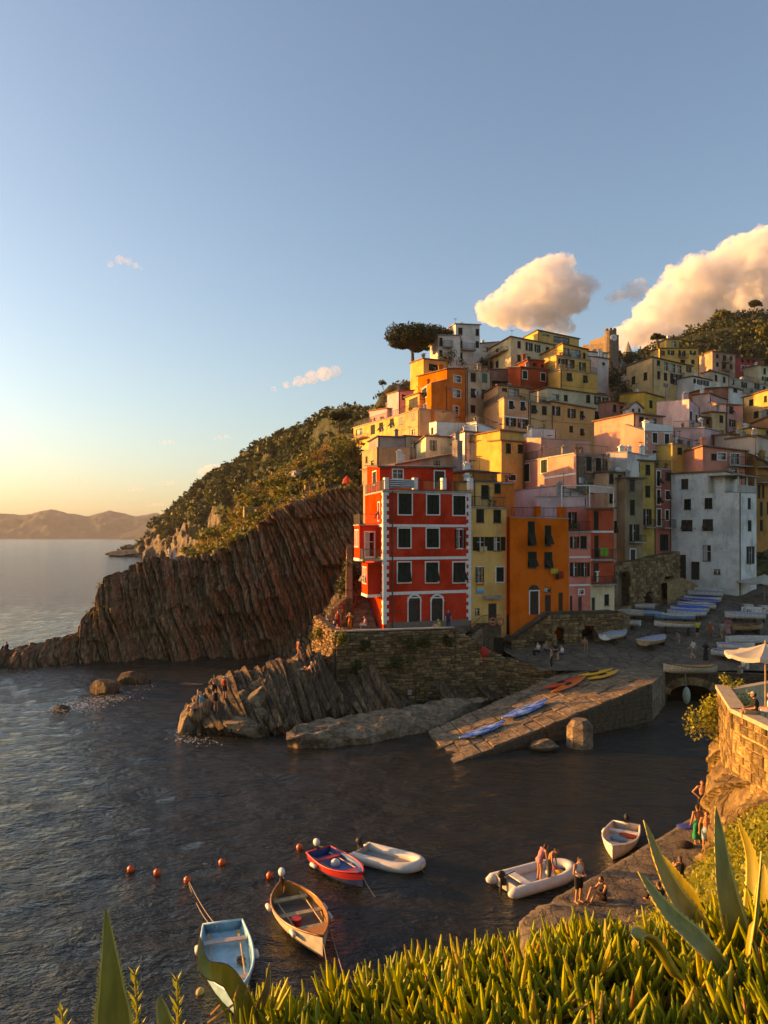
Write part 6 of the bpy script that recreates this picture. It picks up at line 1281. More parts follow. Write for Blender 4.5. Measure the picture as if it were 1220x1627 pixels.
# boats drawn up on the square
def ashore(label, reg, s, e, B, hull, inner, rim, up=.25, group='boats drawn up on the square', Lmin=3.9, **kw):
    a_, b_ = ground(*PX(reg, *s)), ground(*PX(reg, *e)); mid = (a_+b_)/2; d = b_-a_; L = max(Lmin, min(5.0, math.hypot(d.x, d.y))); d2 = Vector((d.x, d.y, 0)).normalized(); mid.z = zp(mid.y)+up+.05
    T = boat(label, mid, d2, L, B, hull, inner, rim, group=group, z0=0, **kw); m = MB(); m.box((0, L*.25, -up/2-.1), B*.6, .15, up+.5); m.box((0, -L*.25, -up/2-.1), B*.6, .15, up+.5); m.build('chock', DARKWOOD, T, False, True); return T
TARPB = simple('blue_tarp', (.045, .13, .42), .7, 0, .2, .25, 2); TARPD = simple('navy_tarp', (.035, .05, .12), .7, 0, .2, .25, 2); TARPW = simple('white_tarp', (.45, .4, .34), .8, 0, .2, .2, 2); TARPL = simple('pale_blue_tarp', (.14, .30, .44), .7, 0, .2, .2, 2)
STR2, t_, b_ = nt('blue_white_stripes'); wv = N(t_, 'ShaderNodeTexWave', wave_type='BANDS', bands_direction='X', i_Scale=1.7, i_Distortion=.6); t_.links.new(coords(t_, (1, 1, 1), (0, 0, R(62))), wv.inputs[0]); t_.links.new(ramp(t_, wv.outputs[0], [(.44, (.04, .07, .2)), (.56, (.55, .52, .48))]), b_.inputs[0]); b_.inputs['Roughness'].default_value = .85
g1 = paint('grey_in', (.3, .27, .23))
ashore('cream boat farthest back in the row on the square', 'RP', (890, 232), (622, 212), 1.5, BWHITE, g1, BWHITE, cover=TARPW); ashore('white boat second from the back of the row', 'RP', (885, 258), (608, 235), 1.5, BWHITE, g1, BWHITE, cover=simple('grey_tarp', (.3, .27, .25), .8))
ashore('navy covered boat in the middle of the row', 'RP', (862, 290), (600, 275), 1.5, BWHITE, g1, BWHITE, cover=TARPD); ashore('dark blue boat with a blue cover in the row', 'RP', (845, 318), (572, 300), 1.5, paint('royal', (.05, .08, .22)), g1, BWHITE, cover=simple('royal_tarp', (.035, .07, .30), .7))
ashore('white hulled boat with a slim blue rim in the row', 'RP', (820, 345), (552, 330), 1.4, BWHITE, g1, TARPB, cover=TARPW); ashore('bright blue covered boat in the row', 'RP', (775, 375), (495, 352), 1.5, BWHITE, g1, TARPB, cover=TARPB)
ashore('white boat with a light blue cover in the row', 'RP', (735, 405), (492, 385), 1.5, BWHITE, g1, BWHITE, cover=simple('azure_tarp', (.07, .2, .45), .7)); ashore('pale blue open boat near the front of the row', 'RP', (672, 450), (382, 428), 1.5, TARPL, paint('pale_in', (.25, .35, .4)), BWHITE, up=.5)
ashore('white boat with a yellow bow on trestles at the front of the row', 'RP', (715, 520), (370, 492), 1.6, BWHITE, WOODP, WOODV, up=.6, dbl=True, deck=simple('yellow_bow', (.5, .36, .04), .5))
ashore('left boat under a blue and white striped cover', 'RP', (5, 598), (160, 520), 1.7, BWHITE, g1, BWHITE, cover=STR2, Lmin=4.2); ashore('right boat under a blue and white striped cover', 'RP', (300, 632), (440, 570), 1.8, WOODP, g1, BWHITE, cover=STR2, Lmin=4.2)
ashore('long white boat beside the big stone arch', 'RP', (365, 352), (110, 322), 1.3, BWHITE, DARK, BWHITE); ashore('white upturned looking boat with an orange edge left of the square', 'RP', (222, 400), (85, 385), 1.4, BWHITE, g1, KY, cover=TARPW); ashore('slate blue boat behind the striped boat', 'RP', (365, 412), (225, 392), 1.3, paint('slate', (.16, .2, .24)), g1, BWHITE, cover=TARPL); ashore('small white boat beside the arcade end', 'RP', (205, 470), (105, 455), 1.2, BWHITE, g1, BWHITE, Lmin=3)
ashore('striped covered boat under the cafe sign', 'RP', (1150, 425), (945, 405), 1.5, BWHITE, g1, BWHITE, cover=STR2); ashore('open brown wooden boat at the right of the square', 'RP', (1000, 505), (1135, 495), 1.9, WOODP, simple('brown_in', (.14, .07, .035), .7), WOODV, dbl=True, Lmin=3.6); ashore('long cream boat at the right edge of the square', 'RP', (930, 590), (1220, 605), 1.5, BWHITE, g1, BWHITE, cover=TARPW); ashore('small blue and white boat right of the walkers', 'RP', (920, 640), (1040, 655), 1.3, BWHITE, TARPB, BWHITE, Lmin=3.2); ashore('white boat with blue lining beside the parasol', 'RP', (890, 690), (1035, 715), 1.5, BWHITE, TARPB, BWHITE, Lmin=3.6)
a_, b_ = W(*PX('RP', 448, 775), 64.9), W(*PX('RP', 832, 790), 64.6); mid = (a_+b_)/2; mid.z = 2.95; LINED = simple('cream_planks', (.5, .38, .25), .6, 0, .3, .3, 8)
boat('cream planked boat with brown rims standing on the bridge', mid, Vector((-1, .02, 0)), 4.5, 1.5, LINED, WOODP, simple('brown_rim', (.2, .07, .03), .6), .62, dbl=True, z0=.0, group='boats drawn up on the square')
p = W(1090.5, 1105, 64.2); T = thing('hanging_fender', 'pale green fender hanging in front of the bridge arch', 'fender', p); m = MB(); m.ball((0, 0, 0), .32, .32, .72, 12, 10); m.build('float', simple('mint_float', (.34, .38, .28), .6), T, True, True); m = MB(); m.tube([(0, 0, .7), (0, .35, 2.1)], .025, 5); m.build('cord', ROPE, T, False, True)
# parasols
def parasol(label, top, r, hgt, mat, sides=8, group='parasols', wood=None, val=.0):
    T = thing('parasol', label, 'parasol', top-Vector((0, 0, hgt)), group); n = sides
    for k in range(n):
        t0, t1 = 2*math.pi*k/n+.2, 2*math.pi*(k+1)/n+.2; a_, b_ = Vector((r*math.cos(t0), r*math.sin(t0), hgt-.26*r)), Vector((r*math.cos(t1), r*math.sin(t1), hgt-.26*r)); c_ = Vector((0, 0, hgt)); V = []
        for i in range(5):
            for j in range(5):
                q_ = lerp(lerp(c_, a_, i/4), lerp(c_, b_, i/4), j/4); q_.z -= .06*r*math.sin(math.pi*j/4)*(i/4)+.05*r*math.sin(math.pi*i/4); V.append(q_)
        V += [V[20+j]-Vector((0, 0, .16+val)) for j in range(5)]
        m = MB(); m.add(V, [(i*5+j, i*5+j+1, (i+1)*5+j+1, (i+1)*5+j) for i in range(5) for j in range(4)]); m.build('canopy_panel', mat, T, False, True)
        m = MB(); m.tube([(0, 0, hgt-.5), a_*.55+Vector((0, 0, (hgt-.18*r)*.45-.04))], .014, 4); m.build('strut', wood or WOODP, T, False, True)
    m = MB(); m.tube([(0, 0, 0), (0, 0, hgt+.12)], .035, 8); m.build('pole', wood or WOODP, T, False, True)
CANV = leafmat('parasol_canvas', [(0, (.52, .45, .36)), (1, (.58, .50, .40))], .9, .3)
parasol('cream parasol glowing in the sun on the golden terrace', W(1216, 1022, 32.5), 1.62, 10.0-ztr, CANV, 8)
parasol('large white parasol over the cafe on the square', W(*PX('R7', 580, 1385), 88.5), 3.0, 3.1, CANV, 8)
# cafe counter with a lettered board
q0 = ground(*PX('RP', 1030, 400)); 
a_, b_ = W(*PX('RP', 1022, 325), 84), W(*PX('RP', 1215, 340), 83.2); P_ = Plane(a_, b_); T = thing('cafe_board', 'white cafe board with dark lettering under the white parasol', 'sign', a_); m = MB(); pbox(m, P_, 0, P_.L+.6, a_.z-.3, a_.z+.38, -.08, 0); m.build('board', BWHITE, T)
for txt, x in (('Eau', 1030), ('Co', 1168)):
    cu = bpy.data.curves.new('lettering', 'FONT'); cu.body = txt; cu.size = .62; cu.extrude = .005; cu.shear = .2; tmp = bpy.data.objects.new('lettering', cu); COL.objects.link(tmp); lm = bpy.data.meshes.new_from_object(tmp.evaluated_get(bpy.context.evaluated_depsgraph_get())); bpy.data.objects.remove(tmp); ob = bpy.data.objects.new('lettering', lm); COL.objects.link(ob); ob.parent = T; lm.materials.clear(); lm.materials.append(IRON); u, _ = P_.uz(*PX('RP', x, 330)); ob.location = P_.pt(u, a_.z-.16, .01)-ORG[T.name]; ob.rotation_euler = (R(90), 0, math.atan2(P_.t.y, P_.t.x))
for u in (.3, P_.L+.3):
    m = MB(); pbox(m, P_, u-.05, u+.05, zp(84)-.5, a_.z-.3, -.06, -.02); m.build('leg', DARKWOOD, T)
for k, (x, y, l) in enumerate(((1065, 283, 'left'), (1190, 292, 'right'))):
    q_ = W(*PX('RP', x, y), 85.5); T = thing('cafe_table', l+' one of two cafe tables with pale cloths behind the board', 'table', Vector((q_.x, q_.y, zp(q_.y))), 'cafe tables'); hh = q_.z-zp(q_.y); m = MB(); m.box((0, 0, hh), 1.0, .9, .05); m.box((0, -.44, hh-.2), 1.0, .03, .4); m.build('tablecloth', CURTAIN, T, False, True); m = MB(); m.tube([(0, 0, 0), (0, 0, hh)], .05, 6); m.build('leg', IRON, T, False, True)
# ================================================================ people
PCACHE = {}
STAND = dict(pel=(0, 0, .95), che=(0, 0, 1.30), nek=(0, 0, 1.49), hed=(0, .02, 1.63), sh=.185, el=((.27, -.02, 1.15), (-.27, -.02, 1.15)), wr=((.28, .08, .90), (-.28, .08, .90)), kn=((.10, .03, .50), (-.10, .03, .50)), an=((.11, -.03, .08), (-.11, -.03, .08)))
def pose(**k): d = dict(STAND); d.update(k); return d
POSES = {'stand': STAND,
 'walk': pose(kn=((.10, .18, .52), (-.10, .05, .50)), an=((.10, .22, .10), (-.11, -.28, .14)), el=((.25, -.14, 1.16), (-.25, .1, 1.16)), wr=((.26, -.12, .92), (-.26, .3, .98))),
 'hips': pose(el=((.40, -.06, 1.16), (-.40, -.06, 1.16)), wr=((.19, .06, .98), (-.19, .06, .98))),
 'photo': pose(el=((.30, .12, 1.30), (-.30, .12, 1.30)), wr=((.10, .22, 1.62), (-.10, .22, 1.62))),
 'read': pose(hed=(0, .07, 1.61), el=((.24, .0, 1.15), (-.24, .0, 1.15)), wr=((.08, .26, 1.14), (-.08, .26, 1.14))),
 'bend': pose(che=(0, .14, 1.24), nek=(0, .26, 1.38), hed=(0, .34, 1.46), el=((.24, .22, 1.06), (-.24, .22, 1.06)), wr=((.22, .30, .82), (-.22, .28, .82))),
 'seat': pose(pel=(0, 0, .52), che=(0, -.02, .86), nek=(0, .0, 1.05), hed=(0, .04, 1.19), el=((.25, .02, .72), (-.25, .02, .72)), wr=((.12, .30, .66), (-.12, .30, .66)), kn=((.12, .44, .54), (-.12, .44, .54)), an=((.12, .40, .08), (-.12, .40, .08))),
 'ground': pose(pel=(0, 0, .12), che=(0, -.04, .46), nek=(0, .02, .65), hed=(0, .07, .79), el=((.25, .14, .40), (-.25, .14, .40)), wr=((.12, .40, .44), (-.12, .40, .44)), kn=((.13, .40, .46), (-.13, .40, .46)), an=((.12, .60, .07), (-.12, .60, .07))),
 'recline': pose(pel=(0, 0, .12), che=(0, -.24, .38), nek=(0, -.32, .54), hed=(0, -.33, .69), el=((.28, -.42, .26), (-.28, -.42, .26)), wr=((.26, -.50, .06), (-.26, -.50, .06)), kn=((.11, .42, .30), (-.11, .45, .10)), an=((.12, .80, .06), (-.11, .86, .06)))}
def capsule(mb, a_, b_, ra, rb, n=10):
    a_, b_ = Vector(a_), Vector(b_); d = (b_-a_); L = max(d.length, 1e-4); d = d/L; P = []; rr = []
    for k in range(4): t = math.pi/2*(1-k/4); P.append(a_-d*ra*math.sin(t)); rr.append(max(.002, ra*math.cos(t)))
    for k in range(5): P.append(lerp(a_, b_, k/4)); rr.append(lerp(ra, rb, k/4))
    for k in range(1, 5): t = math.pi/2*k/4; P.append(b_+d*rb*math.sin(t)); rr.append(max(.002, rb*math.cos(t)))
    mb.tube(P, rr, n)
def remesh(mb, vox, sm=2):
    me = bpy.data.meshes.new('tmp'); me.from_pydata(mb.v, [], mb.f); o = bpy.data.objects.new('tmp', me); COL.objects.link(o)
    r = o.modifiers.new('r', 'REMESH'); r.mode = 'VOXEL'; r.voxel_size = vox; s = o.modifiers.new('s', 'SMOOTH'); s.iterations = sm; s.factor = .5
    dg = bpy.context.evaluated_depsgraph_get(); ev = o.evaluated_get(dg); out = bpy.data.meshes.new_from_object(ev); bpy.data.objects.remove(o); bpy.data.meshes.remove(me)
    out.polygons.foreach_set('use_smooth', [True]*len(out.polygons)); return out
def body_parts(pn):
    p = POSES[pn]; V = {k: (Vector(x) if isinstance(x[0], (int, float)) else [Vector(y) for y in x]) for k, x in p.items() if k != 'sh'}
    up = (V['nek']-V['pel']).normalized(); sh = [V['che']+up*.13+Vector((s*p['sh'], 0, 0)) for s in (1, -1)]; hp = [V['pel']+Vector((s*.09, 0, -.02)) for s in (1, -1)]; return V, up, sh, hp
def body_mesh(pn):
    if ('b', pn) in PCACHE: return PCACHE['b', pn]
    V, up, sh, hp = body_parts(pn); m = MB(); g = random.Random(1)
    capsule(m, V['pel'], lerp(V['pel'], V['che'], .5), .135, .118); capsule(m, lerp(V['pel'], V['che'], .45), V['che'], .118, .145); capsule(m, V['che'], V['che']+up*.1, .14, .11); capsule(m, sh[0], sh[1], .062, .062)
    for s in (-1, 1): capsule(m, V['che']+Vector((s*.07, .05, -.02)), V['che']+Vector((s*.07, .045, .03)), .075, .07); capsule(m, V['pel']+Vector((s*.07, -.04, -.03)), V['pel']+Vector((s*.08, -.03, 0)), .09, .09)
    capsule(m, V['che']+up*.12, V['nek']+up*.04, .058, .05)
    h = V['hed']; m.ball(h+Vector((0, -.005, .03)), .076, .094, .095, 14, 10); m.ball(h+Vector((0, .02, -.045)), .058, .068, .065, 12, 8); capsule(m, h+Vector((0, .09, .01)), h+Vector((0, .108, -.02)), .012, .016, 8)
    capsule(m, h+Vector((-.022, .085, -.062)), h+Vector((.022, .085, -.062)), .010, .010, 8)
    for s in (-1, 1): m.ball(h+Vector((s*.078, -.01, 0)), .014, .02, .032, 8, 6)
    for i, s in enumerate((1, -1)):
        e, w = V['el'][i], V['wr'][i]; capsule(m, sh[i], e, .056, .043); capsule(m, e, w, .043, .028); d = (w-e).normalized(); side = d.cross(Vector((0, 1, 0)) if abs(d.y) < .8 else Vector((0, 0, 1))).normalized(); nr_ = d.cross(side)
        capsule(m, w, w+d*.075, .026, .034)
        for f in range(4):
            b0 = w+d*.085+side*(f-1.5)*.019; l = (.062, .072, .068, .052)[f]; k1 = b0+d*l*.55+nr_*.004; capsule(m, b0, k1, .0105, .0098, 6); capsule(m, k1, k1+d*l*.45+nr_*.022, .0098, .009, 6)
        b0 = w+d*.03+side*s*.026; k1 = b0+d*.03+side*s*.026; capsule(m, b0, k1, .013, .012, 6); capsule(m, k1, k1+d*.03+side*s*.008+nr_*.008, .0115, .0095, 6)
        k, a_ = V['kn'][i], V['an'][i]; capsule(m, hp[i], k, .088, .058); capsule(m, k, lerp(k, a_, .35), .055, .056); capsule(m, lerp(k, a_, .35), a_, .056, .036)
        fd = Vector((0, 1, 0)) if pn != 'recline' else Vector((0, .35, .9)); capsule(m, a_-fd*.035+Vector((0, 0, -.035)), a_+fd*.15+Vector((s*.02, 0, -.052)), .034, .026)
    me = remesh(m, .0125, 2); me.name = 'body'; PCACHE['b', pn] = me; return me
def cloth_mesh(pn, kind):
    if (kind, pn) in PCACHE: return PCACHE[kind, pn]
    V, up, sh, hp = body_parts(pn); m = MB(); c = .018
    if kind in ('shirt', 'top', 'dress', 'vest'):
        capsule(m, lerp(V['pel'], V['che'], .05), lerp(V['pel'], V['che'], .5), .13+c, .118+c); capsule(m, lerp(V['pel'], V['che'], .45), V['che'], .118+c, .145+c); capsule(m, V['che'], V['che']+up*.08, .14+c, .11+c)
        for s in (-1, 1): capsule(m, V['che']+Vector((s*.07, .05, -.02)), V['che']+Vector((s*.07, .045, .03)), .075+c, .07+c)
        if kind in ('shirt',):
            capsule(m, sh[0], sh[1], .06+c, .06+c)
            for i in (0, 1): capsule(m, sh[i], lerp(sh[i], V['el'][i], .6), .058+c, .05+c)
        else: capsule(m, sh[0]*.75+sh[1]*.25, sh[0]*.25+sh[1]*.75, .05+c, .05+c)
    if kind in ('shorts', 'trousers', 'dress', 'briefs', 'wrap'):
        capsule(m, V['pel'], lerp(V['pel'], V['che'], .2), .137+c, .125+c); f = {'shorts': .75, 'trousers': 1, 'dress': 1.0, 'briefs': .12, 'wrap': 1}[kind]
        for i, s in enumerate((1, -1)):
            capsule(m, V['pel']+Vector((s*.08, -.035, -.03)), V['pel']+Vector((s*.08, -.03, 0)), .09+c, .09+c)
            k = lerp(hp[i], V['kn'][i], f); capsule(m, hp[i], k, .092+c, (.062 if f == 1 else .075)+c)
            if kind == 'trousers': capsule(m, V['kn'][i], V['an'][i], .06+c, .045+c)
            if kind in ('dress', 'wrap'): capsule(m, V['kn'][i], lerp(V['kn'][i], V['an'][i], .75 if kind == 'dress' else .35), .085+c, .12+c); capsule(m, V['kn'][i], V['kn'][1-i], .09+c, .09+c); q_ = lerp(V['kn'][i], V['an'][i], .6 if kind == 'dress' else .3); capsule(m, q_, lerp(V['kn'][1-i], V['an'][1-i], .6 if kind == 'dress' else .3), .1+c, .1+c)
    me = remesh(m, .02, 3); me.name = kind; PCACHE[kind, pn] = me; return me
def hair_mesh(pn, kind):
    if (kind, pn) in PCACHE: return PCACHE[kind, pn]
    V, up, sh, hp = body_parts(pn); h = V['hed']; m = MB()
    if kind in ('short', 'long'):
        m.ball(h+Vector((0, -.022, .048)), .084, .094, .088, 12, 8)
        if kind == 'long': capsule(m, h+Vector((0, -.07, .0)), h+Vector((0, -.09, -.2)), .07, .05)
        else: capsule(m, h+Vector((0, -.07, .02)), h+Vector((0, -.07, -.05)), .06, .045)
    if kind in ('cap', 'hat'):
        m.ball(h+Vector((0, -.01, .06)), .09, .1, .075, 12, 8)
        if kind == 'cap': m.box(h+Vector((0, .12, .045)), .14, .12, .02)
        else: m.tube([h+Vector((0, 0, .04)), h+Vector((0, 0, .06))], [.2, .19], 16)
    me = remesh(m, .014, 3); me.name = kind; PCACHE[kind, pn] = me; return me
def eyes_mesh(pn):
    if ('e', pn) in PCACHE: return PCACHE['e', pn]
    h = body_parts(pn)[0]['hed']; m = MB()
    for s in (-1, 1): m.ball(h+Vector((s*.03, .082, .018)), .011, .008, .007, 6, 4)
    me = bpy.data.meshes.new('eyes'); me.from_pydata(m.v, [], m.f); PCACHE['e', pn] = me; return me
SKIN = [simple('skin_tan', (.42, .19, .09), .55, 0, .35, .06), simple('skin_light', (.52, .27, .16), .55, 0, .35, .06), simple('skin_brown', (.28, .115, .055), .55, 0, .35, .06)]
FAB = lambda c: simple('fabric_%d_%d_%d' % (c[0]*100, c[1]*100, c[2]*100), c, .9, 0, .15, .12, 9)
HAIRD, HAIRB, HAIRL = simple('dark_hair', (.03, .018, .01), .6), simple('brown_hair', (.09, .045, .02), .6), simple('grey_hair', (.4, .36, .3), .7)
def person(label, loc, face, pn='stand', wear=(), skin=0, hair=('short', HAIRD), h=1.72, group=None):
    """face: heading in degrees, 0 = away from the camera (+Y), counter-clockwise; wear: (kind, colour)..."""
    o = bpy.data.objects.new('person', body_mesh(pn).copy() if False else body_mesh(pn)); COL.objects.link(o); ORG[o.name] = Vector(loc)
    if not o.data.materials: o.data.materials.append(SKIN[0])
    o.material_slots[0].link = 'OBJECT'; o.material_slots[0].material = SKIN[skin]
    o.location = loc; o.rotation_euler = (0, 0, R(face)); s = h/1.735; o.scale = (s, s, s); tag(o, label, 'person', group)
    def ch(nm, me, mt):
        c = bpy.data.objects.new(nm, me); COL.objects.link(c); c.parent = o
        if not me.materials: me.materials.append(mt)
        c.material_slots[0].link = 'OBJECT'; c.material_slots[0].material = mt
    for k, c in wear: ch(k, cloth_mesh(pn, k), FAB(c))
    if hair: ch('hair' if hair[0] in ('short', 'long') else hair[0], hair_mesh(pn, hair[0]), hair[1])
    if hair and hair[0] in ('cap', 'hat'): ch('hair', hair_mesh(pn, 'short'), HAIRD)
    ch('eyes', eyes_mesh(pn), IRON); return o
def onz(px, py, z): return ZW(px, py, z)
BLK_, NVY, WHT, ORA, RDD, PNKC, GRYC, YLW, GRN, TEAL, KHA = (.02, .02, .02), (.03, .04, .09), (.58, .53, .46), (.60, .12, .02), (.35, .03, .02), (.50, .2, .2), (.25, .23, .2), (.55, .45, .03), (.02, .25, .09), (.08, .3, .4), (.28, .2, .12)
# on the terrace of the red house
GT_ = 'people on the red house terrace'; z = zf
person('woman in a long orange dress holding up a camera on the terrace', G(556, 69)+Vector((0, 0, z)), 165, 'photo', (('dress', ORA),), 1, ('short', HAIRD), 1.68, GT_)
person('person in a pink striped shirt sitting at the foot of the steps', G(580, 69.5)+Vector((0, 0, z)), 100, 'seat', (('shirt', PNKC), ('shorts', WHT)), 1, ('short', HAIRD), 1.7, GT_)
person('person in a pale shirt sitting at the terrace corner', G(523, 70)+Vector((0, 0, z+.3)), 190, 'seat', (('shirt', KHA), ('shorts', BLK_)), 0, ('short', HAIRB), 1.7, GT_)
person('person in navy sitting on the terrace corner wall', G(530, 68.2)+Vector((0, 0, z+.1)), 200, 'ground', (('shirt', NVY), ('trousers', NVY)), 1, ('cap', FAB(WHT)), 1.7, GT_)
person('woman in a dark red dress standing at the terrace corner', G(537, 70.5)+Vector((0, 0, z)), 170, 'stand', (('dress', RDD),), 1, ('long', HAIRB), 1.65, GT_)
person('person in an orange top crouching at the terrace corner', G(537, 67)+Vector((0, 0, z)), 150, 'ground', (('shirt', (.55, .16, .05)),), 1, ('short', HAIRD), 1.65, GT_)
person('man in dark blue standing by the red house wall', G(712, 70.5)+Vector((0, 0, z)), 200, 'stand', (('shirt', NVY), ('trousers', NVY)), 1, ('short', HAIRD), 1.75, GT_)
person('person in a yellow green shirt crouching by the red house door', G(697, 70)+Vector((0, 0, z+.05)), 90, 'ground', (('shirt', YLW), ('shorts', WHT)), 1, ('short', HAIRL), 1.75, GT_)
# on the rocks
GK = 'bathers on the rocks'
person('woman in an orange red swimsuit climbing the rock path', W(474, 1047, 63.4), -60, 'walk', (('top', (.55, .1, .03)), ('briefs', (.55, .1, .03))), 1, ('short', HAIRB), 1.65, GK)
person('bather reclining on a towel beside the sea wall', W(490, 1066, 62.0), 60, 'recline', (('shorts', (.3, .12, .05)),), 1, ('short', HAIRL), 1.7, GK)
person('second bather lying near the sea wall', W(498, 1063, 62.3), 40, 'recline', (('briefs', BLK_),), 0, ('long', HAIRB), 1.65, GK)
person('bare backed man standing highest on the rock tip', W(341, 1110, 57.9), 10, 'hips', (('shorts', BLK_),), 0, ('short', HAIRD), 1.78, GK)
person('woman in a red top and white hat on the rock tip', W(357, 1109, 58.0), -20, 'stand', (('vest', (.55, .04, .02)), ('shorts', BLK_)), 1, ('hat', FAB(WHT)), 1.66, GK)
person('woman in a black swimsuit below the standing man', W(343, 1130, 56.6), 20, 'stand', (('vest', BLK_), ('briefs', BLK_)), 0, ('short', HAIRB), 1.62, GK)
person('person in turquoise shorts on the rock tip', W(320, 1127, 56.8), 60, 'bend', (('shorts', TEAL),), 1, ('short', HAIRD), 1.6, GK)
person('bather sitting at the outermost point of the rocks', W(309, 1130, 56.4), 80, 'ground', (('briefs', NVY),), 1, ('short', HAIRB), 1.68, GK)
hzq = lambda px, py, Y: W(px, py, Y)
person('taller person in white standing on the headland edge', W(269, 891, 97), 160, 'stand', (('shirt', WHT), ('trousers', WHT)), 1, ('short', HAIRD), 1.75, 'pair on the headland'); person('shorter person in white standing on the headland edge', W(277, 891, 97), 190, 'stand', (('dress', WHT),), 1, ('long', HAIRB), 1.6, 'pair on the headland')
person('lone dark figure sitting at the far left tip of the headland', W(11, 1033, 86), 90, 'ground', (('shirt', BLK_), ('trousers', NVY)), 0, ('short', HAIRD), 1.75)
# on the square
GS = 'people on the square'
for (lab, x, y, f, pn, wr, sk, hr) in (
    ('person in a bright yellow shirt beside the white boat', 1108, 1014, 20, 'stand', (('shirt', YLW), ('shorts', BLK_)), 0, ('short', HAIRD)), ('person in a rust coloured outfit behind the yellow shirt', 1128, 1015, 160, 'walk', (('shirt', (.3, .09, .04)), ('trousers', (.2, .08, .04))), 1, ('short', HAIRB)),
    ('man with a dark backpack seen from behind', 1147, 1016, 0, 'walk', (('shirt', GRYC), ('shorts', KHA)), 0, ('short', HAIRD)), ('woman in a pink top beside the backpack man', 1157, 1009, -10, 'stand', (('shirt', (.45, .12, .12)), ('dress', PNKC)), 1, ('long', HAIRB)),
    ('walker in a white shirt and khaki shorts in the middle of the square', 1101, 1047, 40, 'walk', (('shirt', WHT), ('shorts', KHA)), 1, ('short', HAIRD)), ('person dressed in black in the middle of the square', 1121, 1051, -30, 'read', (('shirt', BLK_), ('dress', BLK_)), 1, ('long', HAIRD)),
    ('child sized figure in beige by the trestles', 1079, 1022, 100, 'bend', (('shirt', KHA), ('shorts', KHA)), 1, ('short', HAIRB)),
    ('first diner in white at the arcade tables', 855, 1043, 110, 'seat', (('shirt', WHT), ('trousers', BLK_)), 1, ('short', HAIRD)), ('diner in beige at the arcade tables', 867, 1041, 200, 'seat', (('shirt', KHA), ('trousers', NVY)), 1, ('short', HAIRB)), ('diner in black at the arcade tables', 883, 1044, 120, 'seat', (('shirt', BLK_), ('trousers', BLK_)), 1, ('long', HAIRB)), ('diner in a white shirt nearest the arcade pillar', 893, 1048, 100, 'seat', (('shirt', WHT), ('shorts', NVY)), 1, ('short', HAIRD)),
    ('person with a dark bag leaning on the wall end', 876, 1062, 70, 'stand', (('shirt', KHA), ('trousers', BLK_)), 1, ('short', HAIRD)), ('person sitting in the dark arch of the arcade', 929, 1034, 180, 'seat', (('shirt', (.35, .16, .08)), ('shorts', BLK_)), 0, ('short', HAIRD)),
    ('man in a white shirt below the cream parasol', 1181, 1078, 100, 'seat', (('shirt', WHT), ('trousers', KHA)), 1, ('short', HAIRB)), ('second person in white below the cream parasol', 1187, 1083, 60, 'seat', (('shirt', WHT), ('trousers', WHT)), 1, ('short', HAIRD)), ('waiter in white beside the cafe board', 1213, 992, 90, 'stand', (('shirt', WHT), ('trousers', BLK_)), 1, ('short', HAIRD))):
    person(lab, ground(x, y), f, pn, wr, sk, hr, 1.15 if 'child' in lab else 1.72, GS)
# golden terrace
person('man in a black polo and pale cap sitting on the terrace parapet', Vector((14.75, 30.6, 6.95)), 75, 'seat', (('shirt', BLK_), ('shorts', KHA)), 0, ('cap', FAB((.45, .36, .24))), 1.8, 'people on the golden terrace')
person('woman sitting behind the man on the golden terrace', Vector((15.9, 31.6, 6.8)), 60, 'seat', (('top', WHT), ('shorts', WHT)), 0, ('short', HAIRB), 1.68, 'people on the golden terrace')
# quay and dinghy
GQ = 'bathers on the quay'; q_ = qz+.03
for (lab, x, y, f, pn, wr, sk, hr, hh) in (
    ('bare chested man with hands on hips at the far end of the quay', 1115, 1298, 170, 'hips', (('shorts', BLK_),), 0, ('short', HAIRD), 1.78), ('man wrapped in a green towel on the quay', 1108, 1342, 10, 'stand', (('wrap', GRN),), 0, ('short', HAIRD), 1.75), ('man in pale blue swim shorts beside the green towel', 1122, 1354, 160, 'stand', (('shorts', (.3, .42, .45)),), 0, ('short', HAIRB), 1.75),
    ('woman in a pale tank top and dark shorts standing on the quay', 919, 1434, -150, 'read', (('vest', WHT), ('shorts', BLK_)), 0, ('short', HAIRD), 1.72), ('woman in a dark swimsuit sitting on the quay', 957, 1430, 110, 'ground', (('vest', BLK_), ('briefs', BLK_)), 0, ('short', HAIRD), 1.7),
    ('bather stretched out below the golden rock', 1132, 1388, 120, 'recline', (('briefs', RDD),), 1, ('short', HAIRB), 1.7), ('dark haired bather sitting with back turned on the quay', 1081, 1395, 0, 'ground', (('top', BLK_),), 0, ('long', HAIRB), 1.65), ('person in black sitting low among the rocks', 1048, 1440, 20, 'ground', (('shirt', BLK_), ('trousers', BLK_)), 0, ('short', HAIRD), 1.7)):
    person(lab, onz(x, y, q_), f, pn, wr, sk, hr, hh, GQ)
person('woman in a pink swimsuit leaning over in the dinghy', ZW(857, 1400, .18), -70, 'bend', (('vest', PNKC), ('briefs', PNKC)), 0, ('long', HAIRD), 1.65, 'bathers in the dinghy'); person('woman in patterned trousers standing in the dinghy', ZW(872, 1402, .18), -120, 'bend', (('trousers', (.12, .1, .08)), ), 0, ('short', HAIRD), 1.62, 'bathers in the dinghy')
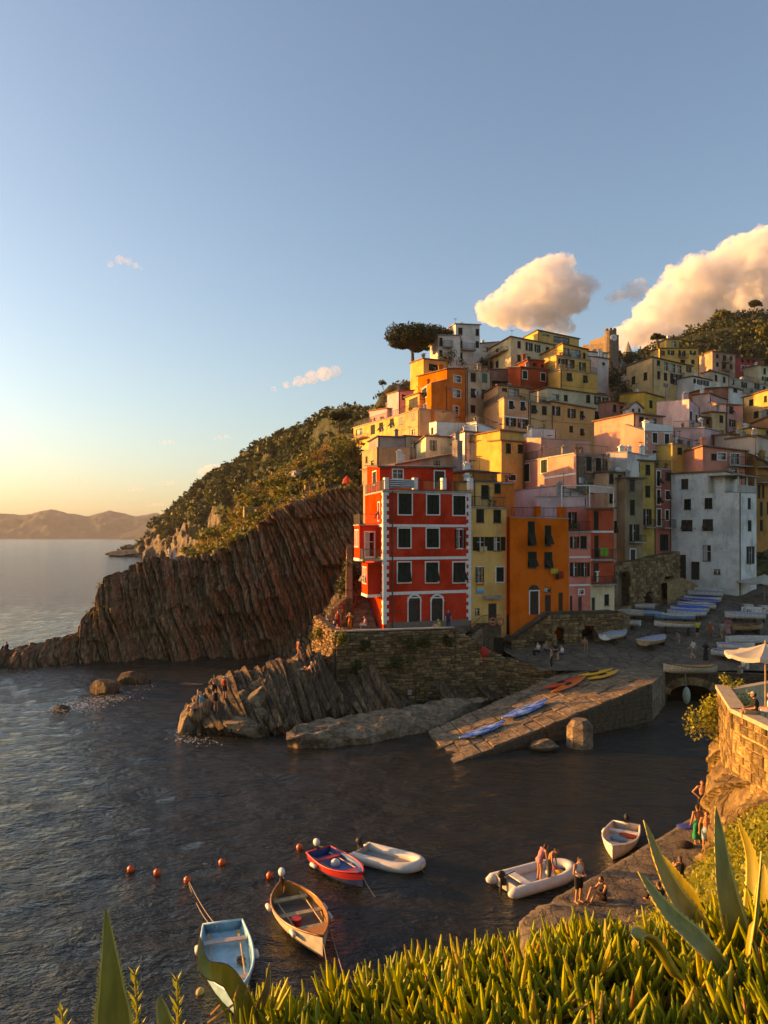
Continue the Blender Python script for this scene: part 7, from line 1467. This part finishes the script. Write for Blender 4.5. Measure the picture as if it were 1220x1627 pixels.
for (lab, x, y, z_, c, rx, nm, cat) in (('blue towel spread at the edge of the quay', 1093, 1313, q_, (.04, .06, .25), .55, 'towel', 'towel'), ('dark bag with shoes lying on the quay', 1089, 1343, q_+.1, (.04, .03, .025), .35, 'bag', 'bag')):
    m = MB(); p = onz(x, y, z_); m.ball(p, rx, rx*.7, .07 if cat == 'towel' else .2, 14, 6); tag(m.build(nm, FAB(c), None, True), lab, cat)
# ================================================================ trees and plants
def leaf_obj(name, c, sz, mat, parent=None, asp=.6, up=.2, seed=1):
    v, f = leaf_quads(np.asarray(c), sz, asp, up, seed); return np_mesh(name, v, f, mat, parent)
def umbrella_pine(label, foot, hgt, rad, seed, lean=(0, 0), n=9, leaf=.42, per=420, group='pine trees', flat=.42, low=False):
    g = random.Random(seed); T = thing('pine_tree', label, 'tree', foot, group); top = foot+Vector((lean[0], lean[1], hgt*.62)); m = MB(); m.tube([foot-Vector((0, 0, 1)), lerp(foot, top, .5)+Vector((g.uniform(-.3, .3), 0, 0)), top], [rad*.075, rad*.06, rad*.045], 8); C = []
    for k in range(n):
        t = 2*math.pi*k/n+g.uniform(-.3, .3); r = rad*g.uniform(.25, .68); e = top+Vector((math.cos(t)*r, math.sin(t)*r, hgt*g.uniform(.16, .28))); m.tube([top-Vector((0, 0, g.uniform(0, hgt*.12))), lerp(top, e, .55)+Vector((0, 0, -hgt*.01)), e], [rad*.035, rad*.022, rad*.012], 5); C.append((e, rad*g.uniform(.34, .5)))
    C.append((top+Vector((0, 0, hgt*.3)), rad*.5))
    if low:
        for k in range(6):
            t = 2*math.pi*k/6+g.uniform(-.3, .3); r = rad*g.uniform(.45, .85); e = top+Vector((math.cos(t)*r, math.sin(t)*r, hgt*g.uniform(-.06, .14))); m.tube([top-Vector((0, 0, hgt*.15)), e], [rad*.03, rad*.012], 5); C.append((e, rad*g.uniform(.24, .36)))
    m.build('trunk', BARK, T); pts = []
    for c, r in C:
        d = np.random.default_rng(seed+int(c.x*10) % 97).normal(size=(per, 3)); d /= np.linalg.norm(d, axis=1)[:, None]; d[:, 2] = np.where(d[:, 2] < -.2, d[:, 2]*.35, d[:, 2]); q = np.array(c)+d*r*np.random.default_rng(seed+3).uniform(.5, 1.05, (per, 1))*np.array([1, 1, flat*1.3]); pts.append(q)
    leaf_obj('crown', np.concatenate(pts), leaf, PINE, T, .45, .3, seed); return T
umbrella_pine('big umbrella pine leaning over the edge of the crest', W(656, 578, 148), 5.7, 4.8, 5, (-.3, 0), 12, .30, 1000, flat=.9, low=True)
umbrella_pine('dark pine behind the umbrella pine beside the white tower', W(690, 576, 156), 5.8, 4.2, 9, (.3, 0), 9, .32, 700, flat=.85, low=True)
umbrella_pine('small lone tree on the slope left of the village', W(608, 629, 145), 2.8, .9, 15, (0, 0), 5, .16, 90, flat=.9)
umbrella_pine('round pine on the terraced hill left of the village', W(539, 688, 165), 4.2, 2.6, 17, (0, 0), 8, .3, 260, flat=.6)
umbrella_pine('tall pine standing on the crest of the wooded hill', W(1196, 502, 250), 4.6, 2.4, 21, (.5, 0), 8, .5, 200, flat=.6)
def broad_tree(label, foot, hgt, rad, seed, mat, group='trees on the wooded hill'):
    g = random.Random(seed); T = thing('broadleaf_tree', label, 'tree', foot, group); m = MB(); m.tube([foot-Vector((0, 0, 1)), foot+Vector((g.uniform(-.2, .2), 0, hgt*.6))], [rad*.09, rad*.05], 6); C = []
    for k in range(5): t = 2*math.pi*k/5+g.random(); e = foot+Vector((math.cos(t)*rad*.55, math.sin(t)*rad*.55, hgt*g.uniform(.5, .85))); m.tube([foot+Vector((0, 0, hgt*.4)), e], [rad*.04, rad*.015], 4); C.append((e, rad*g.uniform(.4, .6)))
    C.append((foot+Vector((0, 0, hgt*.8)), rad*.6)); m.build('trunk', BARK, T); P_ = []
    for i, (c, r) in enumerate(C):
        q = np.random.default_rng(seed*31+i); d = q.normal(size=(170, 3)); d /= np.linalg.norm(d, axis=1)[:, None]; P_.append(np.array(c)+d*r*q.uniform(.45, 1.1, (170, 1)))
    leaf_obj('crown', np.concatenate(P_), rad*.17, mat, T, .65, .2, seed)
gg = random.Random(8); desc = ['round topped', 'broad', 'narrow', 'bushy', 'dark', 'light green', 'spreading', 'low']
for k in range(22):
    j = 8+int(gg.random()**1.5*22); i = 12+int(76*k/22); p = Vector(wh[j, min(i, 88)]); px = CX+p.x/p.y*F; 
    broad_tree('bushy tree standing in the woodland on the hill at the right', p, gg.uniform(4, 7.5), gg.uniform(2.2, 4), 40+k, FOL if k % 3 else FOL_LIT) if px < 1240 else None
umbrella_pine('leaning pine on the skyline beside the golden house', W(1046, 550, 190), 2.6, 2.0, 61, (-.4, 0), 7, .35, 150, flat=.5)
def bush(label, c, r, seed, mat, n=500, leaf=.12, asp=.55, group='wall plants', sq=(1, 1, 1), hang=0):
    T = thing('bush', label, 'bush', c, group); q = np.random.default_rng(seed); C = [np.zeros(3)]+[q.normal(size=3)*np.array(sq)*r*.45 for _ in range(6)]; P_ = []
    for k, cc in enumerate(C):
        d = q.normal(size=(n//7, 3)); d /= np.linalg.norm(d, axis=1)[:, None]; P_.append(np.array(c)+cc+d*r*.5*q.uniform(.4, 1.15, (n//7, 1))*np.array(sq)+np.array([0, 0, -hang])*q.random((n//7, 1)))
    m = MB()
    for k, cc in enumerate(C[1:5]): m.tube([c-Vector((0, -r*.3, r*.3)), c+Vector(cc)*.5, c+Vector(cc)], [r*.05, r*.03, r*.012], 4)
    m.build('stems', BARK, T); leaf_obj('foliage', np.concatenate(P_), leaf, mat, T, asp, .3, seed)
FOL_Y = leafmat('spurge_leaves', [(0, (.14, .14, .02)), (.5, (.26, .24, .03)), (1, (.38, .34, .05))], .6, .35)
bush('yellow green spurge hanging from the golden terrace corner', W(1136, 1128, 36.2), 1.25, 3, FOL_Y, 1500, .085, .6, sq=(.85, .7, 1.2)); bush('small yellow green sprig on the terrace corner top', W(1153, 1088, 36.4), .45, 4, FOL_Y, 300, .07)
bush('dark green shrub growing from the rock above the quay', W(1152, 1262, 36), 1.05, 6, FOL_LIT, 1400, .1, .3, sq=(.8, .7, 1.3)); bush('yellow green plant clinging to the golden wall', W(1193, 1215, 31.0), .75, 7, FOL_Y, 900, .075, .6, sq=(.6, .6, 1.1)); bush('second green plant low on the golden rock', W(1165, 1350, 33.2), .6, 17, FOL_LIT, 500, .08)
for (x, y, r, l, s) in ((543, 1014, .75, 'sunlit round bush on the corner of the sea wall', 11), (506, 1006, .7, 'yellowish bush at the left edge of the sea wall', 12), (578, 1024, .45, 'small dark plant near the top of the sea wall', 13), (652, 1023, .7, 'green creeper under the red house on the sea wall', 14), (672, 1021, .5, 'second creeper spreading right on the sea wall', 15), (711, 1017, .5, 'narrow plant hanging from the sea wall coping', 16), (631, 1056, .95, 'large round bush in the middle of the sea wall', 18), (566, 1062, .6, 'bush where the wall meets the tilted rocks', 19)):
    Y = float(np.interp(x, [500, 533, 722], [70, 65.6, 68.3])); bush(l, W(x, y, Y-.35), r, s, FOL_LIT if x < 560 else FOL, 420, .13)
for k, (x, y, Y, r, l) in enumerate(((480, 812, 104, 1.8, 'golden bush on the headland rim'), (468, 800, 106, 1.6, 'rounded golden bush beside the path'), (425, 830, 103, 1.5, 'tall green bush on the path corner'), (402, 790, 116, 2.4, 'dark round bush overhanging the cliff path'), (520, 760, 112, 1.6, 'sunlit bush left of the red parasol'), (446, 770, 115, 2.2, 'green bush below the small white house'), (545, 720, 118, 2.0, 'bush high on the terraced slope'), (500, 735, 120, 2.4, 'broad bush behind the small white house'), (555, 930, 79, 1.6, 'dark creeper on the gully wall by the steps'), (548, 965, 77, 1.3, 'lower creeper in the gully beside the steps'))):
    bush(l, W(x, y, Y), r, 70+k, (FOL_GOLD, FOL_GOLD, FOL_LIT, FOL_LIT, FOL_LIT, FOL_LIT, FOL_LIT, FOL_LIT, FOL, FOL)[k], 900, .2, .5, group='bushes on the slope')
p = W(551, 765, 108.5); T = thing('small_parasol', 'closed looking red parasol on the headland terrace', 'parasol', p); m = MB(); m.tube([(0, 0, -.9), (0, 0, .9)], .03, 5); m.build('pole', WOODP, T, False, True); m = MB(); m.tube([(0, 0, -.3), (0, 0, .3), (0, 0, .8)], [.7, .5, .04], 8); m.build('canopy', simple('red_canvas', (.55, .05, .03), .8), T, False, True)
for k, (x, y, Y, r, l) in enumerate(((985, 590, 158, 2.6, 'dark bush below the castle tower'), (975, 606, 152, 2.4, 'bush on the bank right of the little pink house'), (990, 622, 146, 2.6, 'bush between the ochre row and the yellow houses'), (1000, 570, 176, 2.8, 'rounded bush beside the bell turret'), (975, 572, 172, 2.0, 'shrub at the foot of the clock tower'), (712, 572, 146, 2.0, 'dark bush in front of the white tower house'), (770, 575, 150, 1.8, 'bush right of the white tower house'))):
    bush(l, W(x, y, Y), r, 170+k, FOL, 900, .22, .5, group='bushes on the slope')
# path rail and low walls on the headland
for lab, pts in (('iron rail along the cliff path on the headland', ((330, 866, 101), (350, 868, 101.5), (368, 870, 101))), ('pale rail beside the garden terraces', ((480, 790, 103), (505, 778, 104), (525, 768, 105)))):
    T = thing('path_rail', lab, 'railing', W(*pts[0])); railing(T, [W(*q) for q in pts], 1.0, WOODP, posts=False)
for lab, x0, y0, x1, y1, Y, hh in (('sunlit garden wall above the headland path', 388, 808, 424, 806, 108, 1.3), ('low wall of the road on the far coast', 300, 838, 362, 840, 150, 1.6), ('garden terrace wall right of the small house', 485, 782, 520, 772, 108, .9)):
    a_, b_ = W(x0, y0, Y), W(x1, y1, Y+2); P_ = Plane(a_, b_); m = MB(); pbox(m, P_, 0, P_.L, min(a_.z, b_.z)-hh, max(a_.z, b_.z), -.4, 0); tag(m.build('garden_wall', SW2), lab, 'wall')
# ---------------------------------------------------------------- slope below the camera, ice plant, agaves
EX = [60, 200, 330, 430, 500, 560, 640, 700, 770, 840, 900, 960, 1040, 1120, 1220, 1400]
EYp = [1740, 1715, 1680, 1645, 1628, 1612, 1588, 1566, 1538, 1530, 1522, 1520, 1534, 1512, 1490, 1450]
ED = [2.2, 2.22, 2.25, 2.3, 2.33, 2.36, 2.4, 2.44, 2.5, 2.54, 2.58, 2.6, 2.6, 2.58, 2.55, 2.5]
er = [[Vector((W(x, y, d).x, d+2.2, W(x, y, d).z-4.5)) for x, y, d in zip(EX, EYp, ED)], [Vector((W(x, y, d).x, d+.45, W(x, y, d).z-.75)) for x, y, d in zip(EX, EYp, ED)], [W(x, y, d)-Vector((0, 0, .03)) for x, y, d in zip(EX, EYp, ED)],
      [W(x, 0, d*.82)*1 if False else Vector((W(x, y, d).x*.9, d*.84, W(x, y, d).z+.04)) for x, y, d in zip(EX, EYp, ED)], [Vector((W(x, y, d).x*.75, d*.55, W(x, y, d).z+.03)) for x, y, d in zip(EX, EYp, ED)], [Vector((W(x, y, d).x*.6, .2, W(x, y, d).z-.02)) for x, y, d in zip(EX, EYp, ED)]]
ev = patch_pts(EX, er, 120, 70); ev[..., 2] += fbm(ev*3, 3, 7)*.04
tag(np_mesh('cliff_edge', ev.reshape(-1, 3), grid_faces(70, 120), SOIL, smooth=True), 'earth bank at the cliff edge under the plants', 'ground', kind='structure')
# rough slope between the quay and the bank
lt = [(1030, 1485, 17), (1085, 1440, 18), (1130, 1395, 19), (1175, 1355, 20), (1260, 1300, 21)]; lr = [[W(*q)+Vector((.6, 2.5, -4)) for q in lt], [W(*q) for q in lt], [W(q[0]-10, q[1]+55, q[2]*.72) for q in lt], [W(q[0]-20, q[1]+150, q[2]*.42) for q in lt], [W(q[0]-40, q[1]+330, q[2]*.26) for q in lt]]
lv_ = patch_pts(list(range(5)), lr, 80, 80); lv_[..., 2] += fbm(lv_*.5, 4, 17)*.4
tag(np_mesh('lower_slope', lv_.reshape(-1, 3), grid_faces(80, 80), SOIL, smooth=True), 'overgrown slope between the quay and the cliff edge', 'slope', kind='structure')
lm_ = np.zeros(lv_.shape[:2]); lm_[18:] = 1; b_ = scatter(lv_, 620, 5, lm_); c, sz = clumps(b_, None, 80, np.random.default_rng(4).uniform(.18, .5, len(b_)), .17, 6, 1.0); v, f = leaf_quads(c, sz, .4, .6, 8); tag(np_mesh('slope_scrub', v, f, FOL_Y), 'yellow green sunlit scrub on the slope above the quay', 'scrub', kind='stuff')
def ice_plant():
    g = np.random.default_rng(12); n = 4300
    msk = np.zeros(ev.shape[:2]); msk[16:62, 6:] = 1
    base = scatter(ev, n, 14, msk); px = CX+base[:, 0]/base[:, 1]*F; keep = (base[:, 1] > 1.05) & (px > 395) & (px < 1330); base = base[keep]; n = len(base)
    dens = vnoise(base*2.2, 5); hgt = .075+.05*g.random(n)+.03*dens
    lean = g.normal(size=(n, 3))*.28+np.array([-.12, .05, 0]); lean[:, 2] = 1; lean /= np.linalg.norm(lean, axis=1)[:, None]
    V = []; rings, k = 5, 4; L_ = 8
    ang = g.uniform(0, 2*np.pi, n)
    for q in range(L_):
        t = q//2/(L_/2); st = base+lean*(hgt*(t*.95))[:, None]; a = ang+(q % 2)*np.pi+(q//2)*1.57+g.normal(size=n)*.3
        perp = np.stack([np.cos(a), np.sin(a), 0*a], 1); opn = (1.1-.7*t)+g.normal(size=n)*.15; opn = np.clip(opn, .12, 1.3)
        if q == L_-1: opn = opn*.3
        d = lean*np.cos(opn)[:, None]+perp*np.sin(opn)[:, None]; d /= np.linalg.norm(d, axis=1)[:, None]
        ln = (.062+.042*g.random(n))*(1-.25*(t > .8)); s = np.cross(d, perp+np.array([0, 0, .3])); s /= np.linalg.norm(s, axis=1)[:, None]; u = np.cross(s, d); r = .0070+.0026*g.random(n)
        Q = []
        for j in range(rings):
            tt = j/(rings-1); rr = r*np.array([.8, 1.0, .98, .8, .22][j]); c = st+d*(ln*tt)[:, None]+lean*(ln*.35*tt*tt)[:, None]
            for m_ in range(k):
                th = 2*np.pi*m_/k; Q.append(c+(s*np.cos(th)+u*np.sin(th))*rr[:, None])
        V.append(np.stack(Q, 1))
    V = np.stack(V, 1).reshape(-1, rings*k, 3); nl = len(V); fl = np.array([(j*k+m_, j*k+(m_+1) % k, (j+1)*k+(m_+1) % k, (j+1)*k+m_) for j in range(rings-1) for m_ in range(k)])
    Fc = (np.arange(nl)[:, None, None]*(rings*k)+fl[None]).reshape(-1, 4)
    mat = leafmat('ice_plant_leaf', [(0, (.14, .17, .014)), (.45, (.28, .30, .022)), (.85, (.42, .40, .03)), (.93, (.50, .40, .05)), (1, (.30, .13, .03))], .45, .35)
    tag(np_mesh('ice_plant', V.reshape(-1, 3), Fc, mat, smooth=True), 'dense carpet of sunlit fleshy ice plant leaves in the foreground', 'ice plant', kind='stuff')
ice_plant()
AG, t_, b_ = nt('agave_blade'); n_ = noise(t_, coords(t_, (12, 12, 2)), 3, 4); t_.links.new(ramp(t_, n_, [(.35, (.17, .135, .012)), (.65, (.27, .21, .02))]), b_.inputs[0]); b_.inputs['Roughness'].default_value = .5
AGM, t_, b_ = nt('agave_margin'); n_ = noise(t_, coords(t_), 20, 4); t_.links.new(ramp(t_, n_, [(.35, (.42, .29, .04)), (.65, (.60, .42, .08))]), b_.inputs[0]); b_.inputs['Roughness'].default_value = .5
AGD = simple('agave_dry', (.24, .12, .04), .8, 0, .2, .3, 25)
AS = .8
def agave_leaf(T, pts, wid, face, mats=None, gut=.25, spines=True, lin=False):
    """pts: spine [(px,py,Y)]; wid: max width (m); face: blade normal"""
    S = [W(p[0], p[1], p[2]*AS) for p in pts]; wid = wid*AS; n = 26; m = MB(); sp = []
    def cr(t):
        f = t*(len(S)-1); i = min(int(f), len(S)-2); u = f-i; p0, p1, p2, p3 = S[max(i-1, 0)], S[i], S[i+1], S[min(i+2, len(S)-1)]
        return .5*((2*p1)+(p2-p0)*u+(2*p0-5*p1+4*p2-p3)*u*u+(3*p1-p0-3*p2+p3)*u**3)
    face = Vector(face).normalized(); X = [-1, -.84, -.45, 0, .45, .84, 1]; V = []
    for i in range(n+1):
        t = i/n; c = cr(t); d = (cr(min(1, t+.02))-cr(max(0, t-.02))).normalized(); s = d.cross(face).normalized(); nn = s.cross(d); w = wid/2*max(.012, 1-t) if lin else wid/2*(.72+.28*math.sin(min(1, t/.45)*math.pi/2))*max(.012, (1-max(0, (t-.4)/.6)**1.8)); wob = .03*math.sin(t*31)*w
        top = [c+s*x*(w+wob*abs(x))+nn*(x*x*gut*w) for x in X]; bot = [c+s*x*(w+wob*abs(x))*.97+nn*(x*x*gut*w-(.014 if w > .02 else .004)*(1-x*x*.9)-.002) for x in reversed(X)]
        V += top+bot
        if spines and 0 < i < n-1:
            for x, k in ((-1, 0), (1, 6)): sp.append((top[k], s*x, d, w))
    c_ = 14; F_ = []; mi = []
    for i in range(n):
        for j in range(c_): F_.append((i*c_+j, i*c_+(j+1) % c_, (i+1)*c_+(j+1) % c_, (i+1)*c_+j)); mi.append(1 if j in (0, 5, 6, 7, 12, 13) else 0)
    m.add(V, F_); m.m = mi
    for (p, s, d, w) in sp:
        for o in (0, .5):
            q = p+d*o*wid*.12; h_ = .008*min(1, w/.04); m.cur = 1; m.add([q-d*.004, q+d*.004, q+s*h_+d*.003], [(0, 1, 2)])
    return m.build('leaf', mats or [AG, AGM], T, True)
T = thing('agave', 'variegated agave with tall pointed leaves at the lower right', 'agave', W(1200, 1660, 3.0))
for pts, w, fc in ((((1205, 1640, 3.0), (1120, 1492, 3.1), (1062, 1405, 3.15), (1023, 1303, 3.25)), .105, (.5, -.75, .35)), (((1210, 1640, 2.95), (1172, 1500, 3.0), (1150, 1400, 3.05), (1137, 1281, 3.15)), .115, (.25, -.9, .2)), (((1215, 1645, 2.8), (1130, 1520, 2.75), (1060, 1450, 2.8), (1014, 1384, 2.85)), .095, (.45, -.6, .6)),
                   (((1170, 1560, 3.25), (1120, 1460, 3.3), (1080, 1400, 3.35), (1048, 1355, 3.4)), .07, (-.7, -.6, .3)), (((1210, 1620, 3.3), (1196, 1480, 3.35), (1196, 1370, 3.4), (1172, 1302, 3.45)), .075, (-.8, -.55, .1)), (((1210, 1640, 2.9), (1192, 1540, 2.9), (1200, 1460, 2.9), (1211, 1353, 2.95)), .06, (.75, -.6, .1)), (((1240, 1650, 3.1), (1222, 1540, 3.1), (1216, 1450, 3.12), (1214, 1372, 3.15)), .13, (-.75, -.6, .1))):
    agave_leaf(T, pts, w, fc)
agave_leaf(T, ((1100, 1582, 2.7), (1068, 1540, 2.68), (1046, 1503, 2.66), (1028, 1483, 2.6), (1013, 1484, 2.52), (1008, 1502, 2.5), (1014, 1520, 2.52)), .058, (.5, .3, .8))
AS = 1.0
T = thing('agave', 'agave with one tall upright leaf at the lower left corner', 'agave', W(185, 1720, 1.9))
agave_leaf(T, ((190, 1760, 1.85), (183, 1640, 1.88), (176, 1540, 1.9), (168, 1441, 1.93)), .15, (.1, -.95, .25), None, .25, True, True); agave_leaf(T, ((272, 1690, 1.95), (262, 1625, 1.96), (252, 1582, 1.98)), .035, (.2, -.9, .3))
T = thing('agave', 'withered agave with a broken bent leaf over the blue boat', 'agave', W(420, 1700, 2.2))
agave_leaf(T, ((418, 1680, 2.2), (392, 1605, 2.2), (366, 1558, 2.18), (348, 1546, 2.12), (330, 1540, 2.08), (320, 1520, 2.1), (318, 1488, 2.12)), .055, (.4, -.8, .5), [AG, AGD], .15, False); agave_leaf(T, ((402, 1665, 2.15), (410, 1610, 2.15), (424, 1570, 2.15), (428, 1530, 2.16)), .026, (.2, -.9, .2), [AGD, AGM], .3, False)
m = MB()
for a_, b2 in (((330, 1625), (372, 1595)), ((335, 1612), (350, 1596)), ((372, 1590), (378, 1565)), ((390, 1580), (396, 1566)), ((373, 1594), (373, 1630))): m.tube([W(*a_, 2.15), W(*b2, 2.15)], .0035, 5)
m.build('dry_twigs', simple('dry_twig', (.38, .2, .06), .8), T)
def leafy_stem(label, px, py0, py1, Y, seed, n=26, L=.055):
    g = np.random.default_rng(seed); a_, b2 = W(px, py0, Y), W(px+g.uniform(-4, 4), py1, Y); T = thing('leafy_stem', label, 'plant', a_, 'leafy stems at the lower left'); m = MB(); m.tube([a_, lerp(a_, b2, .5)+Vector((.006, 0, 0)), b2], [.005, .004, .002], 5); m.build('stem', AG, T); Fm = leafmat('stem_leaf', [(0, (.16, .19, .02)), (1, (.30, .30, .04))], .5, .3)
    for k in range(n):
        t = k/n; p = lerp(a_, b2, .08+.9*t); th = k*2.4; out = Vector((math.cos(th), math.sin(th), 0)); d = (out*.55+Vector((0, 0, .85))).normalized(); s = d.cross(out).normalized(); l = L*(1-.45*t); w = l*.16; m = MB(); m.add([p, p+d*l*.5+s*w, p+d*l, p+d*l*.5-s*w, p+d*l*.5-out*w*.5], [(0, 1, 4), (1, 2, 4), (2, 3, 4), (3, 0, 4)]); m.build('leaf', Fm, T)
leafy_stem('leafy green stem right of the tall agave leaf', 217, 1700, 1540, 1.95, 3); leafy_stem('second leafy green stem further right', 279, 1700, 1550, 2.0, 5); leafy_stem('short leafy sprig at the bottom left edge', 97, 1690, 1604, 1.85, 7, 16); 
m = MB(); g = random.Random(6)
for k in range(9):
    x, y = g.uniform(760, 1060), g.uniform(1520, 1610); Y = 2.35; m.tube([W(x, y+60, Y), W(x-10+g.uniform(-5, 5), y, Y), W(x-16+g.uniform(-6, 6), y-45, Y+.03)], [.003, .002, .0012], 4)
tag(m.build('dry_stalks', simple('dry_twig', (.38, .2, .06), .8)), 'thin dry straw coloured stalks among the ice plant', 'stalks', kind='stuff')
# sea foam at the rocks
q = np.random.default_rng(3); FP = []
for (x0, y0, x1, y1, n_) in ((88, 1130, 150, 1122, 260), (150, 1112, 205, 1104, 320), (110, 1120, 185, 1112, 260), (200, 1096, 240, 1092, 120), (285, 1172, 330, 1180, 120), (20, 1064, 120, 1060, 160)):
    for _ in range(n_):
        t = q.random(); p = ZW(lerp(x0, x1, t)+q.normal()*14, lerp(y0, y1, t)+q.normal()*3.6, .06); FP.append(tuple(p))
FP = np.array(FP); a0 = q.uniform(0, 6.28, len(FP)); s0_ = q.uniform(.012, .075, len(FP)); ex = np.stack([np.cos(a0), np.sin(a0), 0*a0], 1)*s0_[:, None]*1.8; ey = np.stack([-np.sin(a0), np.cos(a0), 0*a0], 1)*s0_[:, None]*.6
fv = np.stack([FP-ex, FP-ey, FP+ex, FP+ey], 1).reshape(-1, 3); fv[:, 2] += .04
tag(np_mesh('sea_foam', fv, np.arange(len(fv)).reshape(-1, 4), simple('foam', (.6, .58, .54), .8)), 'white foam washing round the rocks on the left', 'foam', kind='stuff')
# ================================================================ clouds and haze
def cloud(label, blobs, Y, seed, dens=.02, vox=9.0, amp=.5):
    mb = MB(); sc_ = Y/F; gq = random.Random(seed); blobs = list(blobs)
    blobs += [(x+gq.uniform(-.95, .95)*r, y+gq.uniform(-.55, .6)*r, r*gq.uniform(.25, .5)) for (x, y, r) in list(blobs) for _ in range(5)]
    for (x, y, r) in blobs: mb.ball(W(x, y, Y+random.uniform(-20, 20)*sc_), r*sc_, r*sc_*1.1, r*sc_*.92, 16, 10)
    me = remesh(mb, vox, 3); me.name = 'cloud'; co = np.zeros(len(me.vertices)*3); me.vertices.foreach_get('co', co); co = co.reshape(-1, 3); no = np.zeros_like(co).ravel(); me.vertices.foreach_get('normal', no); no = no.reshape(-1, 3)
    rr = np.mean([b[2] for b in blobs])*sc_*1.6; q = co/rr; dsp = (np.abs(vnoise(q*1.5, seed))*-.5+np.abs(vnoise(q*3.3, seed+3))*-.3+np.abs(vnoise(q*7, seed+5))*-.2+np.abs(vnoise(q*14, seed+7))*-.12+.36)*rr*amp*1.5
    co = co+no*dsp[:, None]; me.vertices.foreach_set('co', co.astype(np.float32).ravel()); me.update(); m, t, b = nt('cloud_vapour'); t.nodes.remove(b); pv_ = N(t, 'ShaderNodeVolumePrincipled'); pv_.inputs['Color'].default_value = (.98, .95, .93, 1); pv_.inputs['Density'].default_value = dens; pv_.inputs['Anisotropy'].default_value = .0
    gp = N(t, 'ShaderNodeNewGeometry'); n_ = noise(t, gp.outputs['Position'], 1.4/rr, 5, .65); mr = N(t, 'ShaderNodeMapRange', n_1=.38, n_2=.66, n_3=0.0, n_4=dens*1.7); t.links.new(n_, mr.inputs[0]); t.links.new(mr.outputs[0], pv_.inputs['Density'])
    t.links.new(pv_.outputs[0], t.nodes['Material Output'].inputs['Volume']); o = link('cloud', me, m); return tag(o, label, 'cloud', 'clouds over the village')
cloud('large peach coloured cumulus cloud above the middle of the village', [(800, 492, 34), (775, 494, 20), (830, 470, 38), (858, 446, 34), (880, 432, 28), (892, 420, 18), (870, 470, 48), (905, 468, 36), (930, 455, 20), (840, 500, 26), (880, 505, 24), (900, 520, 14)], 2600, 5, .028)
cloud('huge peach cumulus cloud behind the wooded hill', [(985, 542, 22), (1005, 530, 26), (1030, 512, 32), (1055, 492, 38), (1080, 470, 42), (1095, 438, 30), (1110, 424, 22), (1120, 470, 55), (1150, 440, 46), (1165, 412, 34), (1185, 396, 26), (1200, 430, 60), (1215, 400, 38), (1240, 400, 50), (1285, 440, 60), (1180, 490, 70), (1110, 520, 50), (1060, 540, 40), (1250, 500, 90)], 3000, 9, .024)
cloud('small cloud between the two large cumulus clouds', [(985, 470, 12), (1000, 462, 15), (1016, 456, 15), (1010, 470, 12), (970, 474, 9)], 2600, 13, .016, 4.5)
cloud('long pink cloud low above the far hill', [(455, 612, 7), (475, 606, 10), (495, 600, 12), (515, 594, 13), (532, 590, 10), (435, 618, 5)], 2600, 17, .014, 3.5); cloud('small peach cloud beside the far hill slope', [(320, 750, 7), (332, 747, 10), (346, 745, 9), (356, 742, 5)], 2600, 21, .02, 3); cloud('tiny white cloud high on the left', [(176, 420, 6), (190, 413, 8), (204, 416, 7), (216, 422, 6), (225, 427, 3)], 2600, 25, .010, 2.5)
for k, (x, y, l) in enumerate(((262, 703, 'left of two specks of cloud'), (350, 695, 'right of two specks of cloud'), (266, 768, 'speck of cloud low above the mountains'), (245, 802, 'flat speck of cloud touching the mountains'), (122, 764, 'leftmost speck of cloud near the horizon'), (212, 777, 'thin speck of cloud near the horizon'))): cloud(l, [(x-8, y+1, 3), (x, y, 4.5), (x+8, y-1, 4), (x+14, y, 2.5)], 2600, 31+k, .014, 2)
hz = MB(); hz.box((-1500, 2600, 118), 9500, 6800, 244); HZ, t, b = nt('sea_haze'); t.nodes.remove(b); pv_ = N(t, 'ShaderNodeVolumePrincipled'); pv_.inputs['Color'].default_value = (.95, .93, .9, 1); pv_.inputs['Density'].default_value = .000055; pv_.inputs['Anisotropy'].default_value = .0
t.links.new(pv_.outputs[0], t.nodes['Material Output'].inputs['Volume']); tag(hz.build('haze', HZ), 'thin warm sea haze over the bay', 'haze', kind='stuff')
